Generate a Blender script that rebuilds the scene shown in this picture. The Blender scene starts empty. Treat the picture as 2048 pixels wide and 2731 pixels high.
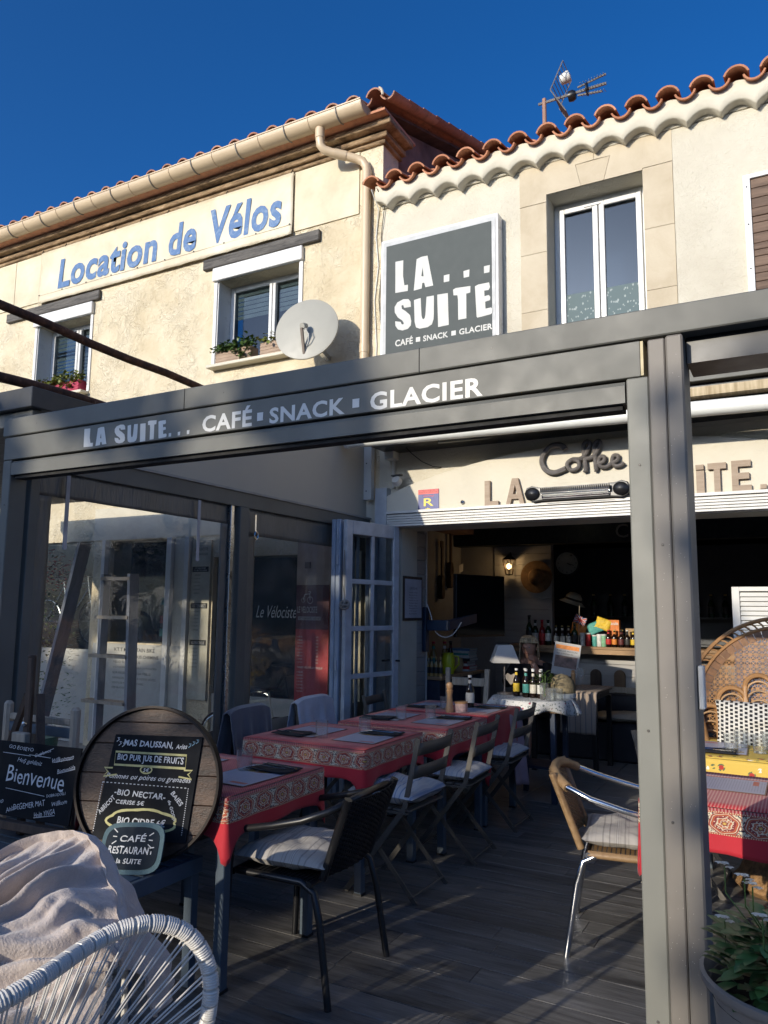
import bpy, bmesh, math, random
import numpy as np
from mathutils import Vector, Matrix, noise
random.seed(7)
RAD = math.radians
SATV, HUEV, VALV, DUST = 1.13, .502, 1.0, 3.5
S = bpy.context.scene
COL = S.collection

# ---------------------------------------------------------------- camera, light, exposure
cam = bpy.data.cameras.new('camera'); co = bpy.data.objects.new('camera', cam); COL.objects.link(co)
yaw, pit, rol = RAD(28.81), RAD(7.28), RAD(.60)
fw = Vector((-math.sin(yaw)*math.cos(pit), math.cos(yaw)*math.cos(pit), math.sin(pit)))
rt = Vector((math.cos(yaw), math.sin(yaw), 0)); up = rt.cross(fw)
r2 = rt*math.cos(rol)+up*math.sin(rol); u2 = -rt*math.sin(rol)+up*math.cos(rol)
M = Matrix((r2, u2, -fw)).transposed().to_4x4(); M.translation = (0, 0, 1.5)
co.matrix_world = M
cam.sensor_fit = 'VERTICAL'; cam.sensor_height = 36; cam.lens = 36*2022/2731
cam.clip_start = .05; cam.clip_end = 3000
S.camera = co
W = bpy.data.worlds.new('World'); S.world = W; W.use_nodes = True
wn = W.node_tree.nodes; wn.clear()
sky = wn.new('ShaderNodeTexSky'); sky.sky_type = 'NISHITA'; sky.sun_disc = False
SUN = Vector((.27, 1, -.275)).normalized()          # the way the light travels
sky.sun_elevation = math.asin(-SUN.z)
sky.sun_rotation = math.atan2(-SUN.x, -SUN.y)
sky.air_density = .75; sky.dust_density = DUST; sky.ozone_density = 6.5; sky.altitude = 0
bg = wn.new('ShaderNodeBackground'); bg.inputs[1].default_value = .15
wo = wn.new('ShaderNodeOutputWorld')
hs = wn.new('ShaderNodeHueSaturation'); hs.inputs['Saturation'].default_value = SATV; hs.inputs['Hue'].default_value = HUEV; hs.inputs['Value'].default_value = VALV
W.node_tree.links.new(sky.outputs[0], hs.inputs['Color']); W.node_tree.links.new(hs.outputs[0], bg.inputs[0]); W.node_tree.links.new(bg.outputs[0], wo.inputs[0])
sl = bpy.data.lights.new('sun', 'SUN'); sl.energy = 3.2; sl.angle = RAD(.5); sl.color = (1, .90, .74)
so = bpy.data.objects.new('sun', sl); COL.objects.link(so)
so.rotation_euler = SUN.to_track_quat('-Z', 'Y').to_euler(); so.location = (-4, -20, 12)
S.view_settings.view_transform = 'Standard'; S.view_settings.look = 'None'
S.view_settings.exposure = 0.44; S.view_settings.gamma = 1
S.view_settings.use_curve_mapping = False
S.render.engine = 'CYCLES'
S.cycles.use_denoising = True
S.cycles.max_bounces = 7; S.cycles.diffuse_bounces = 4; S.cycles.glossy_bounces = 4
S.cycles.transmission_bounces = 6; S.cycles.transparent_max_bounces = 16
S.cycles.sample_clamp_indirect = 6; S.cycles.caustics_reflective = False; S.cycles.caustics_refractive = False

# ---------------------------------------------------------------- object helpers
WM = {}
def reg(o, Mw, parent):
    COL.objects.link(o)
    if parent is not None:
        o.parent = parent
        o.matrix_basis = WM[parent].inverted() @ Mw
    else:
        o.matrix_basis = Mw
    WM[o] = Mw
    return o
def tag(o, label=None, cat=None, group=None, kind=None):
    if label: o['label'] = label
    if cat: o['category'] = cat
    if group: o['group'] = group
    if kind: o['kind'] = kind
    return o
def E(name, loc=(0, 0, 0), label=None, cat=None, group=None, kind=None, rz=0, parent=None):
    o = bpy.data.objects.new(name, None); o.empty_display_size = .1
    reg(o, Matrix.Translation(loc) @ Matrix.Rotation(rz, 4, 'Z'), parent)
    if parent is not None: KIDS.setdefault(parent, []).append(o)
    return tag(o, label, cat, group, kind)
def copy_tree(o, Mw, parent=None):
    c = o.copy(); reg(c, Mw, parent)
    for ch in KIDS.get(o, ()):
        copy_tree2(ch, c, WM[o].inverted() @ WM[ch])
    return c
KIDS = {}
def copy_tree2(ch, par, rel):
    c = ch.copy(); COL.objects.link(c); c.parent = par; c.matrix_basis = rel
    WM[c] = WM[par] @ rel
    KIDS.setdefault(par, []).append(c)
    for g in KIDS.get(ch, ()):
        copy_tree2(g, c, WM[ch].inverted() @ WM[g])
def place(proto, x, y, z=0, rz=0, label=None, group=None):
    """a copy of a thing with its parts; the first call moves the thing itself"""
    Mw = Matrix.Translation((x, y, z)) @ Matrix.Rotation(rz, 4, 'Z')
    if proto not in USED:
        USED.add(proto); proto.matrix_basis = Mw
        o = proto; old = WM[proto].copy()
        def fix(p, oldp):
            for k in KIDS.get(p, ()):
                ok = WM[k]; WM[k] = WM[p] @ (oldp.inverted() @ ok); fix(k, ok)
        WM[proto] = Mw; fix(proto, old)
    else:
        o = copy_tree(proto, Mw)
    if label: o['label'] = label
    if group: o['group'] = group
    return o
USED = set()
def link_mesh(name, me, Mw, parent=None, m=None):
    o = bpy.data.objects.new(name, me)
    if m is not None and not me.materials: me.materials.append(m)
    reg(o, Mw, parent)
    if parent is not None: KIDS.setdefault(parent, []).append(o)
    return o

class MB:
    """collects faces in world (or proto-local) coordinates and links them as ONE mesh"""
    def __init__(s): s.v = []; s.f = []; s.uv = []; s.anyuv = False
    def add(s, vs, fs, uvs=None):
        b = len(s.v); s.v += [tuple(p) for p in vs]
        for i, f in enumerate(fs):
            s.f.append([b+k for k in f])
            if uvs is not None: s.anyuv = True; s.uv.append([uvs[k] for k in f])
            else: s.uv.append(None)
        return s
    def box(s, x0, x1, y0, y1, z0, z1, T=None):
        vs = [Vector((x, y, z)) for x in (x0, x1) for y in (y0, y1) for z in (z0, z1)]
        if T is not None: vs = [T @ v for v in vs]
        return s.add(vs, [(0, 1, 3, 2), (4, 6, 7, 5), (0, 4, 5, 1), (2, 3, 7, 6), (0, 2, 6, 4), (1, 5, 7, 3)])
    def bar(s, a, b, w, h, up=(0, 0, 1)):
        a = Vector(a); b = Vector(b); d = (b-a); L = d.length; d.normalize()
        u = Vector(up); x = u.cross(d)
        if x.length < 1e-4: x = Vector((1, 0, 0)).cross(d)
        x.normalize(); y = d.cross(x)
        vs = [p + x*w/2*i + y*h/2*j for p in (a, b) for i, j in ((-1, -1), (1, -1), (1, 1), (-1, 1))]
        return s.add(vs, [(0, 3, 2, 1), (4, 5, 6, 7), (0, 1, 5, 4), (1, 2, 6, 5), (2, 3, 7, 6), (3, 0, 4, 7)])
    def tube(s, pts, r, n=8, closed=False, rs=None, sq=None):
        pts = [Vector(p) for p in pts]; N = len(pts); rings = []; prev = None
        for i, p in enumerate(pts):
            if closed: t = pts[(i+1) % N]-pts[i-1]
            else: t = pts[min(i+1, N-1)]-pts[max(i-1, 0)]
            t.normalize()
            if prev is None:
                x = t.cross(Vector((0, 0, 1)))
                if x.length < .1: x = t.cross(Vector((0, 1, 0)))
            else: x = prev - t*prev.dot(t)
            x.normalize(); prev = x; y = t.cross(x)
            rr = rs[i] if rs else r
            rings.append([p + (x*math.cos(2*math.pi*k/n)+y*math.sin(2*math.pi*k/n)*(sq or 1))*rr for k in range(n)])
        vs = [v for rg in rings for v in rg]; fs = []
        for i in range(N if closed else N-1):
            j = (i+1) % N
            for k in range(n):
                l = (k+1) % n
                fs.append((i*n+k, i*n+l, j*n+l, j*n+k))
        if not closed:
            fs.append(tuple(range(n-1, -1, -1))); fs.append(tuple((N-1)*n+k for k in range(n)))
        return s.add(vs, fs)
    def lathe(s, prof, n=20, c=(0, 0, 0), T=None):
        vs = []; fs = []
        for r, z in prof:
            for k in range(n):
                a = 2*math.pi*k/n
                v = Vector((c[0]+r*math.cos(a), c[1]+r*math.sin(a), c[2]+z))
                vs.append(T @ v if T is not None else v)
        for i in range(len(prof)-1):
            for k in range(n):
                l = (k+1) % n
                fs.append((i*n+k, i*n+l, (i+1)*n+l, (i+1)*n+k))
        if prof[0][0] > 1e-5: fs.append(tuple(range(n-1, -1, -1)))
        if prof[-1][0] > 1e-5: fs.append(tuple((len(prof)-1)*n+k for k in range(n)))
        return s.add(vs, fs)
    def prism(s, poly, T, d):
        """poly: (u, v) outline; T maps (u, v, w) to the world; thickness d along w"""
        n = len(poly)
        vs = [T @ Vector((u, v, 0)) for u, v in poly] + [T @ Vector((u, v, d)) for u, v in poly]
        fs = [tuple(range(n-1, -1, -1)), tuple(range(n, 2*n))]
        fs += [(i, (i+1) % n, n+(i+1) % n, n+i) for i in range(n)]
        return s.add(vs, fs)
    def grid(s, fn, nu, nv, uvfn=None):
        vs = []; uvs = []
        for j in range(nv+1):
            for i in range(nu+1):
                u, v = i/nu, j/nv
                vs.append(fn(u, v)); uvs.append(uvfn(u, v) if uvfn else (u, v))
        fs = [(j*(nu+1)+i, j*(nu+1)+i+1, (j+1)*(nu+1)+i+1, (j+1)*(nu+1)+i) for j in range(nv) for i in range(nu)]
        return s.add(vs, fs, uvs)
    def build(s, name, m, parent=None, smooth=False, bevel=0, origin=None, solid=0, bseg=1):
        P = np.array([tuple(v) for v in s.v])
        if origin is None:
            lo, hi = P.min(0), P.max(0); origin = ((lo[0]+hi[0])/2, (lo[1]+hi[1])/2, lo[2])
        o3 = np.array(origin)
        me = bpy.data.meshes.new(name); me.from_pydata((P-o3).tolist(), [], s.f)
        if s.anyuv:
            ul = me.uv_layers.new(name='UVMap'); i = 0
            for f, u in zip(s.f, s.uv):
                for k in range(len(f)):
                    if u: ul.data[i].uv = u[k]
                    i += 1
        if bevel:
            bm = bmesh.new(); bm.from_mesh(me)
            bmesh.ops.recalc_face_normals(bm, faces=bm.faces)
            es = [e for e in bm.edges if len(e.link_faces) == 2 and e.calc_face_angle(0) > .6]
            bmesh.ops.bevel(bm, geom=es, offset=bevel, segments=bseg, affect='EDGES', clamp_overlap=True, profile=.7)
            bm.to_mesh(me); bm.free()
        elif not solid:
            bm = bmesh.new(); bm.from_mesh(me); bmesh.ops.recalc_face_normals(bm, faces=bm.faces); bm.to_mesh(me); bm.free()
        if smooth:
            for p in me.polygons: p.use_smooth = True
            try: me.set_sharp_from_angle(angle=RAD(45 if smooth is True else smooth))
            except Exception: pass
        me.materials.append(m)
        o = link_mesh(name, me, Matrix.Translation(origin), parent)
        if solid:
            md = o.modifiers.new('thick', 'SOLIDIFY'); md.thickness = solid; md.offset = 0
        return o

def frame(o, u, v):
    """4x4 matrix with columns u, v, u x v at o"""
    u = Vector(u).normalized(); v = Vector(v); v = (v-u*u.dot(v)).normalized(); w = u.cross(v)
    Mx = Matrix((u, v, w)).transposed().to_4x4(); Mx.translation = Vector(o); return Mx
WALLF = lambda y: Matrix(((1, 0, 0, 0), (0, 0, -1, y), (0, 1, 0, 0), (0, 0, 0, 1)))   # (u,v,w) -> (x=u, y=y-w, z=v)

def splines_mesh(polys, extrude=0, bevel=0, smoothpoly=False):
    cu = bpy.data.curves.new('c', 'CURVE'); cu.dimensions = '2D'; cu.fill_mode = 'BOTH'; cu.extrude = extrude
    cu.bevel_depth = bevel; cu.bevel_resolution = 1
    for pl in polys:
        sp = cu.splines.new('POLY'); sp.points.add(len(pl)-1); sp.use_cyclic_u = True
        for k, q in enumerate(pl): sp.points[k].co = (q[0], q[1], 0, 1)
    ob = bpy.data.objects.new('c', cu); COL.objects.link(ob)
    me = bpy.data.meshes.new_from_object(ob); bpy.data.objects.remove(ob); bpy.data.curves.remove(cu)
    return me
def text_mesh(body, bold=0, shear=0, extrude=0, space=1.0, line=1.0, align='LEFT'):
    cu = bpy.data.curves.new('t', 'FONT'); cu.body = body; cu.offset = bold; cu.shear = shear; cu.extrude = extrude
    cu.space_character = space; cu.space_line = line; cu.resolution_u = 3; cu.align_x = align
    ob = bpy.data.objects.new('t', cu); COL.objects.link(ob)
    bpy.context.view_layer.update()
    me = bpy.data.meshes.new_from_object(ob); bpy.data.objects.remove(ob); bpy.data.curves.remove(cu)
    return me
def put_flat(name, me, T, box, m, parent=None, depth=None, rot=0):
    """scale a flat mesh so that it fills box=(u0,u1,v0,v1) in the frame T"""
    n = len(me.vertices); a = np.empty(n*3); me.vertices.foreach_get('co', a); a = a.reshape(-1, 3)
    lo, hi = a.min(0), a.max(0); u0, u1, v0, v1 = box
    sx = (u1-u0)/max(hi[0]-lo[0], 1e-6); sy = (v1-v0)/max(hi[1]-lo[1], 1e-6)
    a[:, 0] = (a[:, 0]-(lo[0]+hi[0])/2)*sx; a[:, 1] = (a[:, 1]-(lo[1]+hi[1])/2)*sy
    if depth is not None:
        zr = hi[2]-lo[2]; a[:, 2] = (a[:, 2]-lo[2])*(depth/zr if zr > 1e-6 else 0)
    c, s_ = math.cos(rot), math.sin(rot)
    x = a[:, 0]*c-a[:, 1]*s_; y = a[:, 0]*s_+a[:, 1]*c; a[:, 0] = x; a[:, 1] = y
    me.vertices.foreach_set('co', a.ravel()); me.materials.clear(); me.materials.append(m)
    Mw = T @ Matrix.Translation(((u0+u1)/2, (v0+v1)/2, 0))
    return link_mesh(name, me, Mw, parent)
def words(name, body, T, box, m, parent=None, bold=0.0, shear=0, depth=None, rot=0, space=1.0, line=1.0, align='LEFT', wob=0):
    if wob:
        me = text_mesh(body, bold, shear, 0, space, line, align)
        for v in me.vertices:
            x, y = v.co.x, v.co.y; k = math.floor(x/.62)
            v.co.x += wob*.5*noise.noise(Vector((x*1.3, y*1.5, wob*9))); v.co.y += wob*(noise.noise(Vector((x*1.1, y*.8, 3)))*1.0+.5*noise.noise(Vector((x*3.1, y*2.5, 7))))
        return put_flat(name, me, T, box, m, parent, depth, rot)
    return put_flat(name, text_mesh(body, bold, shear, .01 if depth else 0, space, line, align), T, box, m, parent, depth, rot)

# ---------------------------------------------------------------- node expression helper
class X:
    def __init__(s, nt, sock): s.nt = nt; s.s = sock
    def _m(s, op, o=None, o2=None):
        n = s.nt.nodes.new('ShaderNodeMath'); n.operation = op
        for i, q in enumerate((s, o, o2)):
            if q is None: continue
            if isinstance(q, X): s.nt.links.new(q.s, n.inputs[i])
            else: n.inputs[i].default_value = q
        return X(s.nt, n.outputs[0])
    def __add__(s, o): return s._m('ADD', o)
    def __sub__(s, o): return s._m('SUBTRACT', o)
    def __mul__(s, o): return s._m('MULTIPLY', o)
    def __truediv__(s, o): return s._m('DIVIDE', o)
    def lt(s, o): return s._m('LESS_THAN', o)
    def gt(s, o): return s._m('GREATER_THAN', o)
    def frac(s): return s._m('FRACT')
    def floor(s): return s._m('FLOOR')
    def abs(s): return s._m('ABSOLUTE')
    def sin(s): return s._m('SINE')
    def sqrt(s): return s._m('SQRT')
    def pw(s, e): return s._m('POWER', e)
    def mx(s, o): return s._m('MAXIMUM', o)
    def mn(s, o): return s._m('MINIMUM', o)
    def atan2(s, o): return s._m('ARCTAN2', o)
    def clamp(s): n = s._m('ADD', 0.0); n.s.node.use_clamp = True; return n
class Mt:
    """a small material builder"""
    def __init__(s, name, rough=.6, metal=0, spec=.5):
        s.m = bpy.data.materials.new(name); s.m.use_nodes = True; s.nt = s.m.node_tree
        s.b = s.nt.nodes['Principled BSDF']; s.out = s.nt.nodes['Material Output']
        s.b.inputs['Roughness'].default_value = rough; s.b.inputs['Metallic'].default_value = metal
        s.b.inputs['Specular IOR Level'].default_value = spec; s._bump = None
    def coord(s, kind='Object', scale=(1, 1, 1), rand=0, rot=(0, 0, 0)):
        tc = s.nt.nodes.new('ShaderNodeTexCoord'); mp = s.nt.nodes.new('ShaderNodeMapping')
        mp.inputs['Scale'].default_value = scale; mp.inputs['Rotation'].default_value = rot
        src = tc.outputs[kind]
        if kind == 'World':
            pass
        if rand:
            oi = s.nt.nodes.new('ShaderNodeObjectInfo'); ad = s.nt.nodes.new('ShaderNodeVectorMath'); ad.operation = 'MULTIPLY_ADD'
            ad.inputs[1].default_value = (rand*17.3, rand*31.7, rand*11.1)
            s.nt.links.new(oi.outputs['Random'], ad.inputs[0]); s.nt.links.new(src, ad.inputs[2]); src = ad.outputs[0]
        s.nt.links.new(src, mp.inputs[0]); return mp.outputs[0]
    def xyz(s, vec):
        n = s.nt.nodes.new('ShaderNodeSeparateXYZ'); s.nt.links.new(vec, n.inputs[0])
        return [X(s.nt, o) for o in n.outputs]
    def comb(s, a, b, c=None):
        n = s.nt.nodes.new('ShaderNodeCombineXYZ')
        for i, q in enumerate((a, b, c)):
            if isinstance(q, X): s.nt.links.new(q.s, n.inputs[i])
            elif q is not None: n.inputs[i].default_value = q
        return n.outputs[0]
    def rnd(s): return X(s.nt, s.nt.nodes.new('ShaderNodeObjectInfo').outputs['Random'])
    def noise(s, vec, scale=5, detail=3, rough=.55, dist=0):
        n = s.nt.nodes.new('ShaderNodeTexNoise'); s.nt.links.new(vec, n.inputs['Vector'])
        n.inputs['Scale'].default_value = scale; n.inputs['Detail'].default_value = detail
        n.inputs['Roughness'].default_value = rough; n.inputs['Distortion'].default_value = dist
        return X(s.nt, n.outputs['Fac'])
    def vor(s, vec, scale=5, feat='F1', rnd=1.0):
        n = s.nt.nodes.new('ShaderNodeTexVoronoi'); s.nt.links.new(vec, n.inputs['Vector']); n.feature = feat
        n.inputs['Scale'].default_value = scale; n.inputs['Randomness'].default_value = rnd
        return X(s.nt, n.outputs['Distance'])
    def ramp(s, x, stops, interp='LINEAR'):
        n = s.nt.nodes.new('ShaderNodeValToRGB'); s.nt.links.new(x.s, n.inputs[0]); r = n.color_ramp; r.interpolation = interp
        while len(r.elements) < len(stops): r.elements.new(.5)
        for e, (p, c) in zip(r.elements, stops): e.position = p; e.color = (*c, 1) if len(c) == 3 else c
        return n.outputs[0]
    def mix(s, f, a, b, mode='MIX'):
        n = s.nt.nodes.new('ShaderNodeMix'); n.data_type = 'RGBA'; n.blend_type = mode
        if isinstance(f, X): s.nt.links.new(f.s, n.inputs[0])
        else: n.inputs[0].default_value = f
        for i, q in ((6, a), (7, b)):
            if isinstance(q, tuple): n.inputs[i].default_value = (*q, 1)
            elif isinstance(q, X): s.nt.links.new(q.s, n.inputs[i])
            else: s.nt.links.new(q, n.inputs[i])
        return n.outputs[2]
    def set(s, inp, v):
        i = s.b.inputs[inp]
        if isinstance(v, X): s.nt.links.new(v.s, i)
        elif isinstance(v, tuple): i.default_value = (*v, 1) if len(v) == 3 else v
        elif isinstance(v, (int, float)): i.default_value = v
        else: s.nt.links.new(v, i)
        return s
    def color(s, c): return s.set('Base Color', c)
    def bump(s, h, strength=.3, dist=.01):
        n = s.nt.nodes.new('ShaderNodeBump'); n.inputs['Strength'].default_value = strength; n.inputs['Distance'].default_value = dist
        s.nt.links.new(h.s, n.inputs['Height'])
        if s._bump is not None: s.nt.links.new(s._bump, n.inputs['Normal'])
        s._bump = n.outputs[0]; s.nt.links.new(n.outputs[0], s.b.inputs['Normal']); return s
def sc(c, k): return tuple(min(1, q*k) for q in c)
def simple(name, c, rough=.6, metal=0, var=.18, vs=6, bump=0, bs=60, bd=.002, rand=1, spec=.5):
    """painted or plain surface with mottling, fine relief and wear"""
    m = Mt(name, rough, metal, spec); v = m.coord(rand=rand)
    n = m.noise(v, vs, 4); m.color(m.ramp(n, [(.3, sc(c, 1-var)), (.7, sc(c, 1+var))]))
    m.set('Roughness', m.ramp(m.noise(v, vs*2.3, 3), [(.3, (rough*.85,)*3), (.7, (min(1, rough*1.15),)*3)]))
    if bump: m.bump(m.noise(v, bs, 3), bump, bd)
    return m.m
def uvsphere(c, r, n=12, k=8):
    """profile for a lathe ball"""
    return [(r*math.sin(math.pi*i/k), r-r*math.cos(math.pi*i/k)) for i in range(k+1)]
# ---------------------------------------------------------------- materials
WHITE = simple('white_paint', (.62, .61, .57), .45, var=.07)
OLDWHITE = simple('weathered_white_paint', (.50, .52, .54), .55, var=.16, vs=9, bump=.25, bs=30)
PVC = simple('white_pvc', (.68, .68, .66), .3, var=.04)
POSTM = simple('pale_grey_post_coat', (.20, .20, .175), .5, var=.08, vs=3, bump=.08, bs=300, spec=.3)
GREYM = simple('grey_powder_coat', (.135, .135, .120), .5, var=.14, vs=3, bump=.08, bs=300, spec=.3)
def speck_grey():
    m = Mt('speckled_bronze_aluminium', .5, .0, .3); v = m.coord()
    sp = m.vor(v, 85).lt(.07)
    base = m.ramp(m.noise(v, 2.5, 4), [(.3, (.165, .150, .130)), (.7, (.22, .20, .175))])
    m.color(m.mix(sp * m.noise(v, 9, 2).gt(.5), base, (.6, .57, .5))); m.bump(m.noise(v, 400, 2), .1, .001); return m.m
BRONZE = speck_grey()
DARKM = simple('dark_anthracite', (.035, .038, .042), .5, var=.15)
RUBBER = simple('black_rubber', (.012, .012, .013), .5)
ALU = simple('brushed_aluminium', (.62, .62, .62), .28, 1, var=.08)
STEEL = simple('polished_steel', (.7, .7, .7), .14, 1, var=.04)
BLUEGREY = simple('blue_grey_painted_steel', (.075, .10, .125), .45, var=.15, vs=5, bump=.1, bs=80)
TAUPE = simple('taupe_lacquered_steel', (.085, .078, .068), .4, var=.12)
NAVY = simple('navy_painted_wood', (.012, .024, .05), .6, var=.3)
def stucco_old():
    m = Mt('old_trowelled_render', .9); v = m.coord()
    big = m.noise(v, .8, 5, .62); mid = m.noise(v, 4, 5, .6)
    c = m.ramp(big * .6 + mid * .4, [(.30, (.43, .345, .22)), (.42, (.58, .49, .33)), (.55, (.66, .58, .42)), (.72, (.69, .625, .48))])
    r1 = (m.noise(v, 6.5, 2.2, .55, 1.7) - .5).abs(); r2_ = (m.noise(v, 12, 2, .6, 1.8) - .47).abs(); msk = ((m.noise(v, 3.2, 3, .6) - .40) * 5).clamp()
    rid = (r1 * 16).clamp() * .6 + (r2_ * 12).clamp() * .4
    line = ((r1 * -40 + 1).clamp() * .6 + (r2_ * -30 + 1).clamp() * .35) * msk
    c = m.mix(line.clamp() * .34, c, (.34, .25, .14))
    st = ((m.noise(m.coord(scale=(1, 1, .35)), 1.7, 5, .7) - .60) * 7).clamp() * .45
    m.color(m.mix(st, c, (.40, .32, .20)))
    m.bump(rid * msk, .7, .018); m.bump(m.noise(v, 22, 4, .7), .55, .010); return m.m
STUCCO_OLD = stucco_old()
def stucco_new():
    m = Mt('cream_roughcast_render', .9); v = m.coord()
    m.color(m.ramp(m.noise(v, 1.3, 5, .6), [(.3, (.51, .465, .37)), (.6, (.60, .56, .455)), (.8, (.65, .61, .505))]))
    m.bump((m.noise(v, 24, 3, .6, 1.0) - .5).abs() * 2 * (m.noise(v, 2.5, 2) * 1.6), .7, .012); m.bump(m.noise(v, 90, 2), .3, .003); return m.m
STUCCO = stucco_new()
SMOOTHR = simple('smooth_cream_render', (.62, .575, .465), .85, var=.06, vs=2, bump=.5, bs=14, bd=.012, rand=0)
def stone():
    m = Mt('pale_dressed_stone', .85); v = m.coord(rand=1)
    m.color(m.ramp(m.noise(v, 2.6, 6, .65, .4), [(.25, (.43, .355, .245)), (.5, (.51, .435, .315)), (.75, (.57, .50, .375))]))
    m.bump(m.noise(v, 40, 4, .7), .4, .004); return m.m
STONE = stone()
def clay(name, a, b, dirt_haze):
    m = Mt(name, .82); v = m.coord(rand=1)
    r = m.rnd(); base = m.mix(r, a, b)
    c = m.mix(((m.noise(v, 9, 5, .7) - .45) * 4).clamp() * .7, base, dirt_haze)
    m.color(m.mix(((m.noise(v, 45, 3) - .62) * 8).clamp() * .7, c, (.42, .36, .26)))
    m.bump(m.noise(v, 40, 4), .35, .004); return m.m
CLAY = clay('orange_clay', (.43, .17, .085), (.58, .27, .15), (.26, .11, .065))
CLAYOLD = clay('weathered_clay', (.36, .15, .09), (.50, .26, .17), (.18, .11, .075))
def old_cornice():
    m = Mt('sooty_moulded_cornice', .9); v = m.coord(scale=(1, 1, 5))
    m.color(m.ramp(m.noise(v, 3.6, 6, .75, .9), [(.25, (.045, .030, .018)), (.42, (.17, .11, .06)), (.55, (.34, .23, .13)), (.72, (.52, .41, .27))]))
    m.bump(m.noise(v, 18, 5, .7), .7, .012); return m.m
OLDCORN = old_cornice()
def wood(name, dark, light, scale=1.0, axis='X', rough=.7, ring=26, bump=.4):
    m = Mt(name, rough); k = {'X': (.6, 7, 7), 'Y': (7, .6, 7), 'Z': (7, 7, .6)}[axis]
    v = m.coord(scale=tuple(q*scale for q in k), rand=1)
    n = m.noise(v, 3, 5, .6, .8); f = m.noise(v, ring, 3, .6)
    t = n * .65 + f * .35 + (m.rnd() - .5) * .12
    m.color(m.ramp(t, [(.3, dark), (.7, light)])); m.bump(f, bump, .002); return m.m
WEATHERED = wood('weathered_grey_wood', (.012, .011, .010), (.17, .155, .135), scale=1.6, axis='X', bump=1.0)
SHUTTERW = wood('brown_stained_boards', (.06, .035, .022), (.21, .135, .09), axis='X', bump=.8)
PALEWOOD = wood('pale_worn_wood', (.25, .20, .145), (.48, .41, .32), axis='Z')
OAK = wood('oak_wood', (.22, .125, .06), (.42, .27, .145), axis='X')
LETTERW = wood('bleached_wood_letters', (.27, .20, .14), (.42, .33, .245), axis='X', bump=.5)
DARKWOOD = wood('dark_wood', (.03, .018, .012), (.10, .062, .04), axis='Z')
BARREL = wood('barrel_wood', (.015, .008, .005), (.115, .062, .036), axis='X', rough=.5, bump=1.0)
DECKM = wood('grey_deck_board', (.030, .029, .027), (.215, .205, .188), scale=1.0, axis='X', rough=.42, ring=18, bump=.6)
TILEF = simple('grey_stone_floor_tile', (.20, .19, .175), .45, var=.12, vs=3, bump=.15, bs=25)
CLAPB = wood('white_painted_clapboard', (.30, .29, .275), (.40, .39, .37), axis='X', rough=.6, bump=.25)
CLAPY = wood('white_painted_panelling', (.30, .29, .275), (.40, .39, .37), axis='Y', rough=.6, bump=.25)
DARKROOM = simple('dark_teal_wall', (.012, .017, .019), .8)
PLASTER = simple('grey_plaster', (.30, .29, .27), .85, var=.1)
PAVING = simple('grey_paving', (.36, .32, .265), .9, var=.25, vs=2, bump=.4, bs=30, rand=0)
CREAMPVC = simple('sand_coloured_pvc', (.60, .47, .315), .38, var=.07, vs=2.5)
SIGNGREY = simple('sign_grey', (.095, .106, .103), .7, var=.03, spec=.15)
LETTER = simple('sign_letter_white', (.50, .50, .47), .5, var=.03)
LETTERD = simple('beam_lettering_silver', (.50, .50, .48), .45, var=.05)
BLACK = simple('satin_black', (.010, .010, .011), .35)
BLACKM = simple('matt_black', (.012, .012, .012), .8)
def glass(name, tint=(1, 1, 1), rough=.02, refl=1.0, dirt_haze=0.0, wav=0):
    m = Mt(name); nt = m.nt
    tr = nt.nodes.new('ShaderNodeBsdfTransparent'); tr.inputs[0].default_value = (*tint, 1)
    gl = nt.nodes.new('ShaderNodeBsdfGlossy'); gl.inputs['Roughness'].default_value = rough
    fr = nt.nodes.new('ShaderNodeFresnel'); geo = nt.nodes.new('ShaderNodeNewGeometry')
    ior = X(nt, geo.outputs['Backfacing']) * -.83333 + 1.5; nt.links.new(ior.s, fr.inputs[0])
    mx = nt.nodes.new('ShaderNodeMixShader'); f = (X(nt, fr.outputs[0]) * refl).clamp()
    nt.links.new(f.s, mx.inputs[0]); nt.links.new(tr.outputs[0], mx.inputs[1]); nt.links.new(gl.outputs[0], mx.inputs[2])
    last = mx
    if wav:
        v = m.coord(); bp = nt.nodes.new('ShaderNodeBump'); bp.inputs['Strength'].default_value = wav; bp.inputs['Distance'].default_value = .02
        h = m.noise(v, 5, 2, .5, 1.5) + m.noise(m.coord(scale=(1, 1, 3)), 14, 2, .5, 1) * .15
        nt.links.new(h.s, bp.inputs['Height']); nt.links.new(bp.outputs[0], gl.inputs['Normal'])
    if dirt_haze:
        df = nt.nodes.new('ShaderNodeBsdfDiffuse'); df.inputs[0].default_value = (.6, .6, .58, 1)
        m2 = nt.nodes.new('ShaderNodeMixShader'); v = m.coord()
        d = ((m.noise(v, 4, 5, .65, 1.5) - .42) * 2.2).clamp() * dirt_haze + dirt_haze*.35  # pale diffuse haze mixed in so glass and film read lighter
        nt.links.new(d.s, m2.inputs[0]); nt.links.new(last.outputs[0], m2.inputs[1]); nt.links.new(df.outputs[0], m2.inputs[2]); last = m2
    nt.links.new(last.outputs[0], m.out.inputs[0]); return m.m
PANE = glass('window_glass', (.55, .6, .62), .01, 1.5)
SHOPGLASS = glass('shop_glass', (.78, .80, .80), .01, .8)
TUMBLER = glass('drinking_glass', (.96, .97, .97), .03, 1.5, dirt_haze=.10)
CRYSTAL = glass('clear_pvc_film', (.90, .90, .87), .02, 1.5, dirt_haze=.11, wav=.09)
def leafm(name, a, b, rough=.5):
    m = Mt(name, rough); m.color(m.mix(m.noise(m.coord(rand=1), 9, 2), a, b)); m.set('Subsurface Weight', 0.0)
    return m.m
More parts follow.
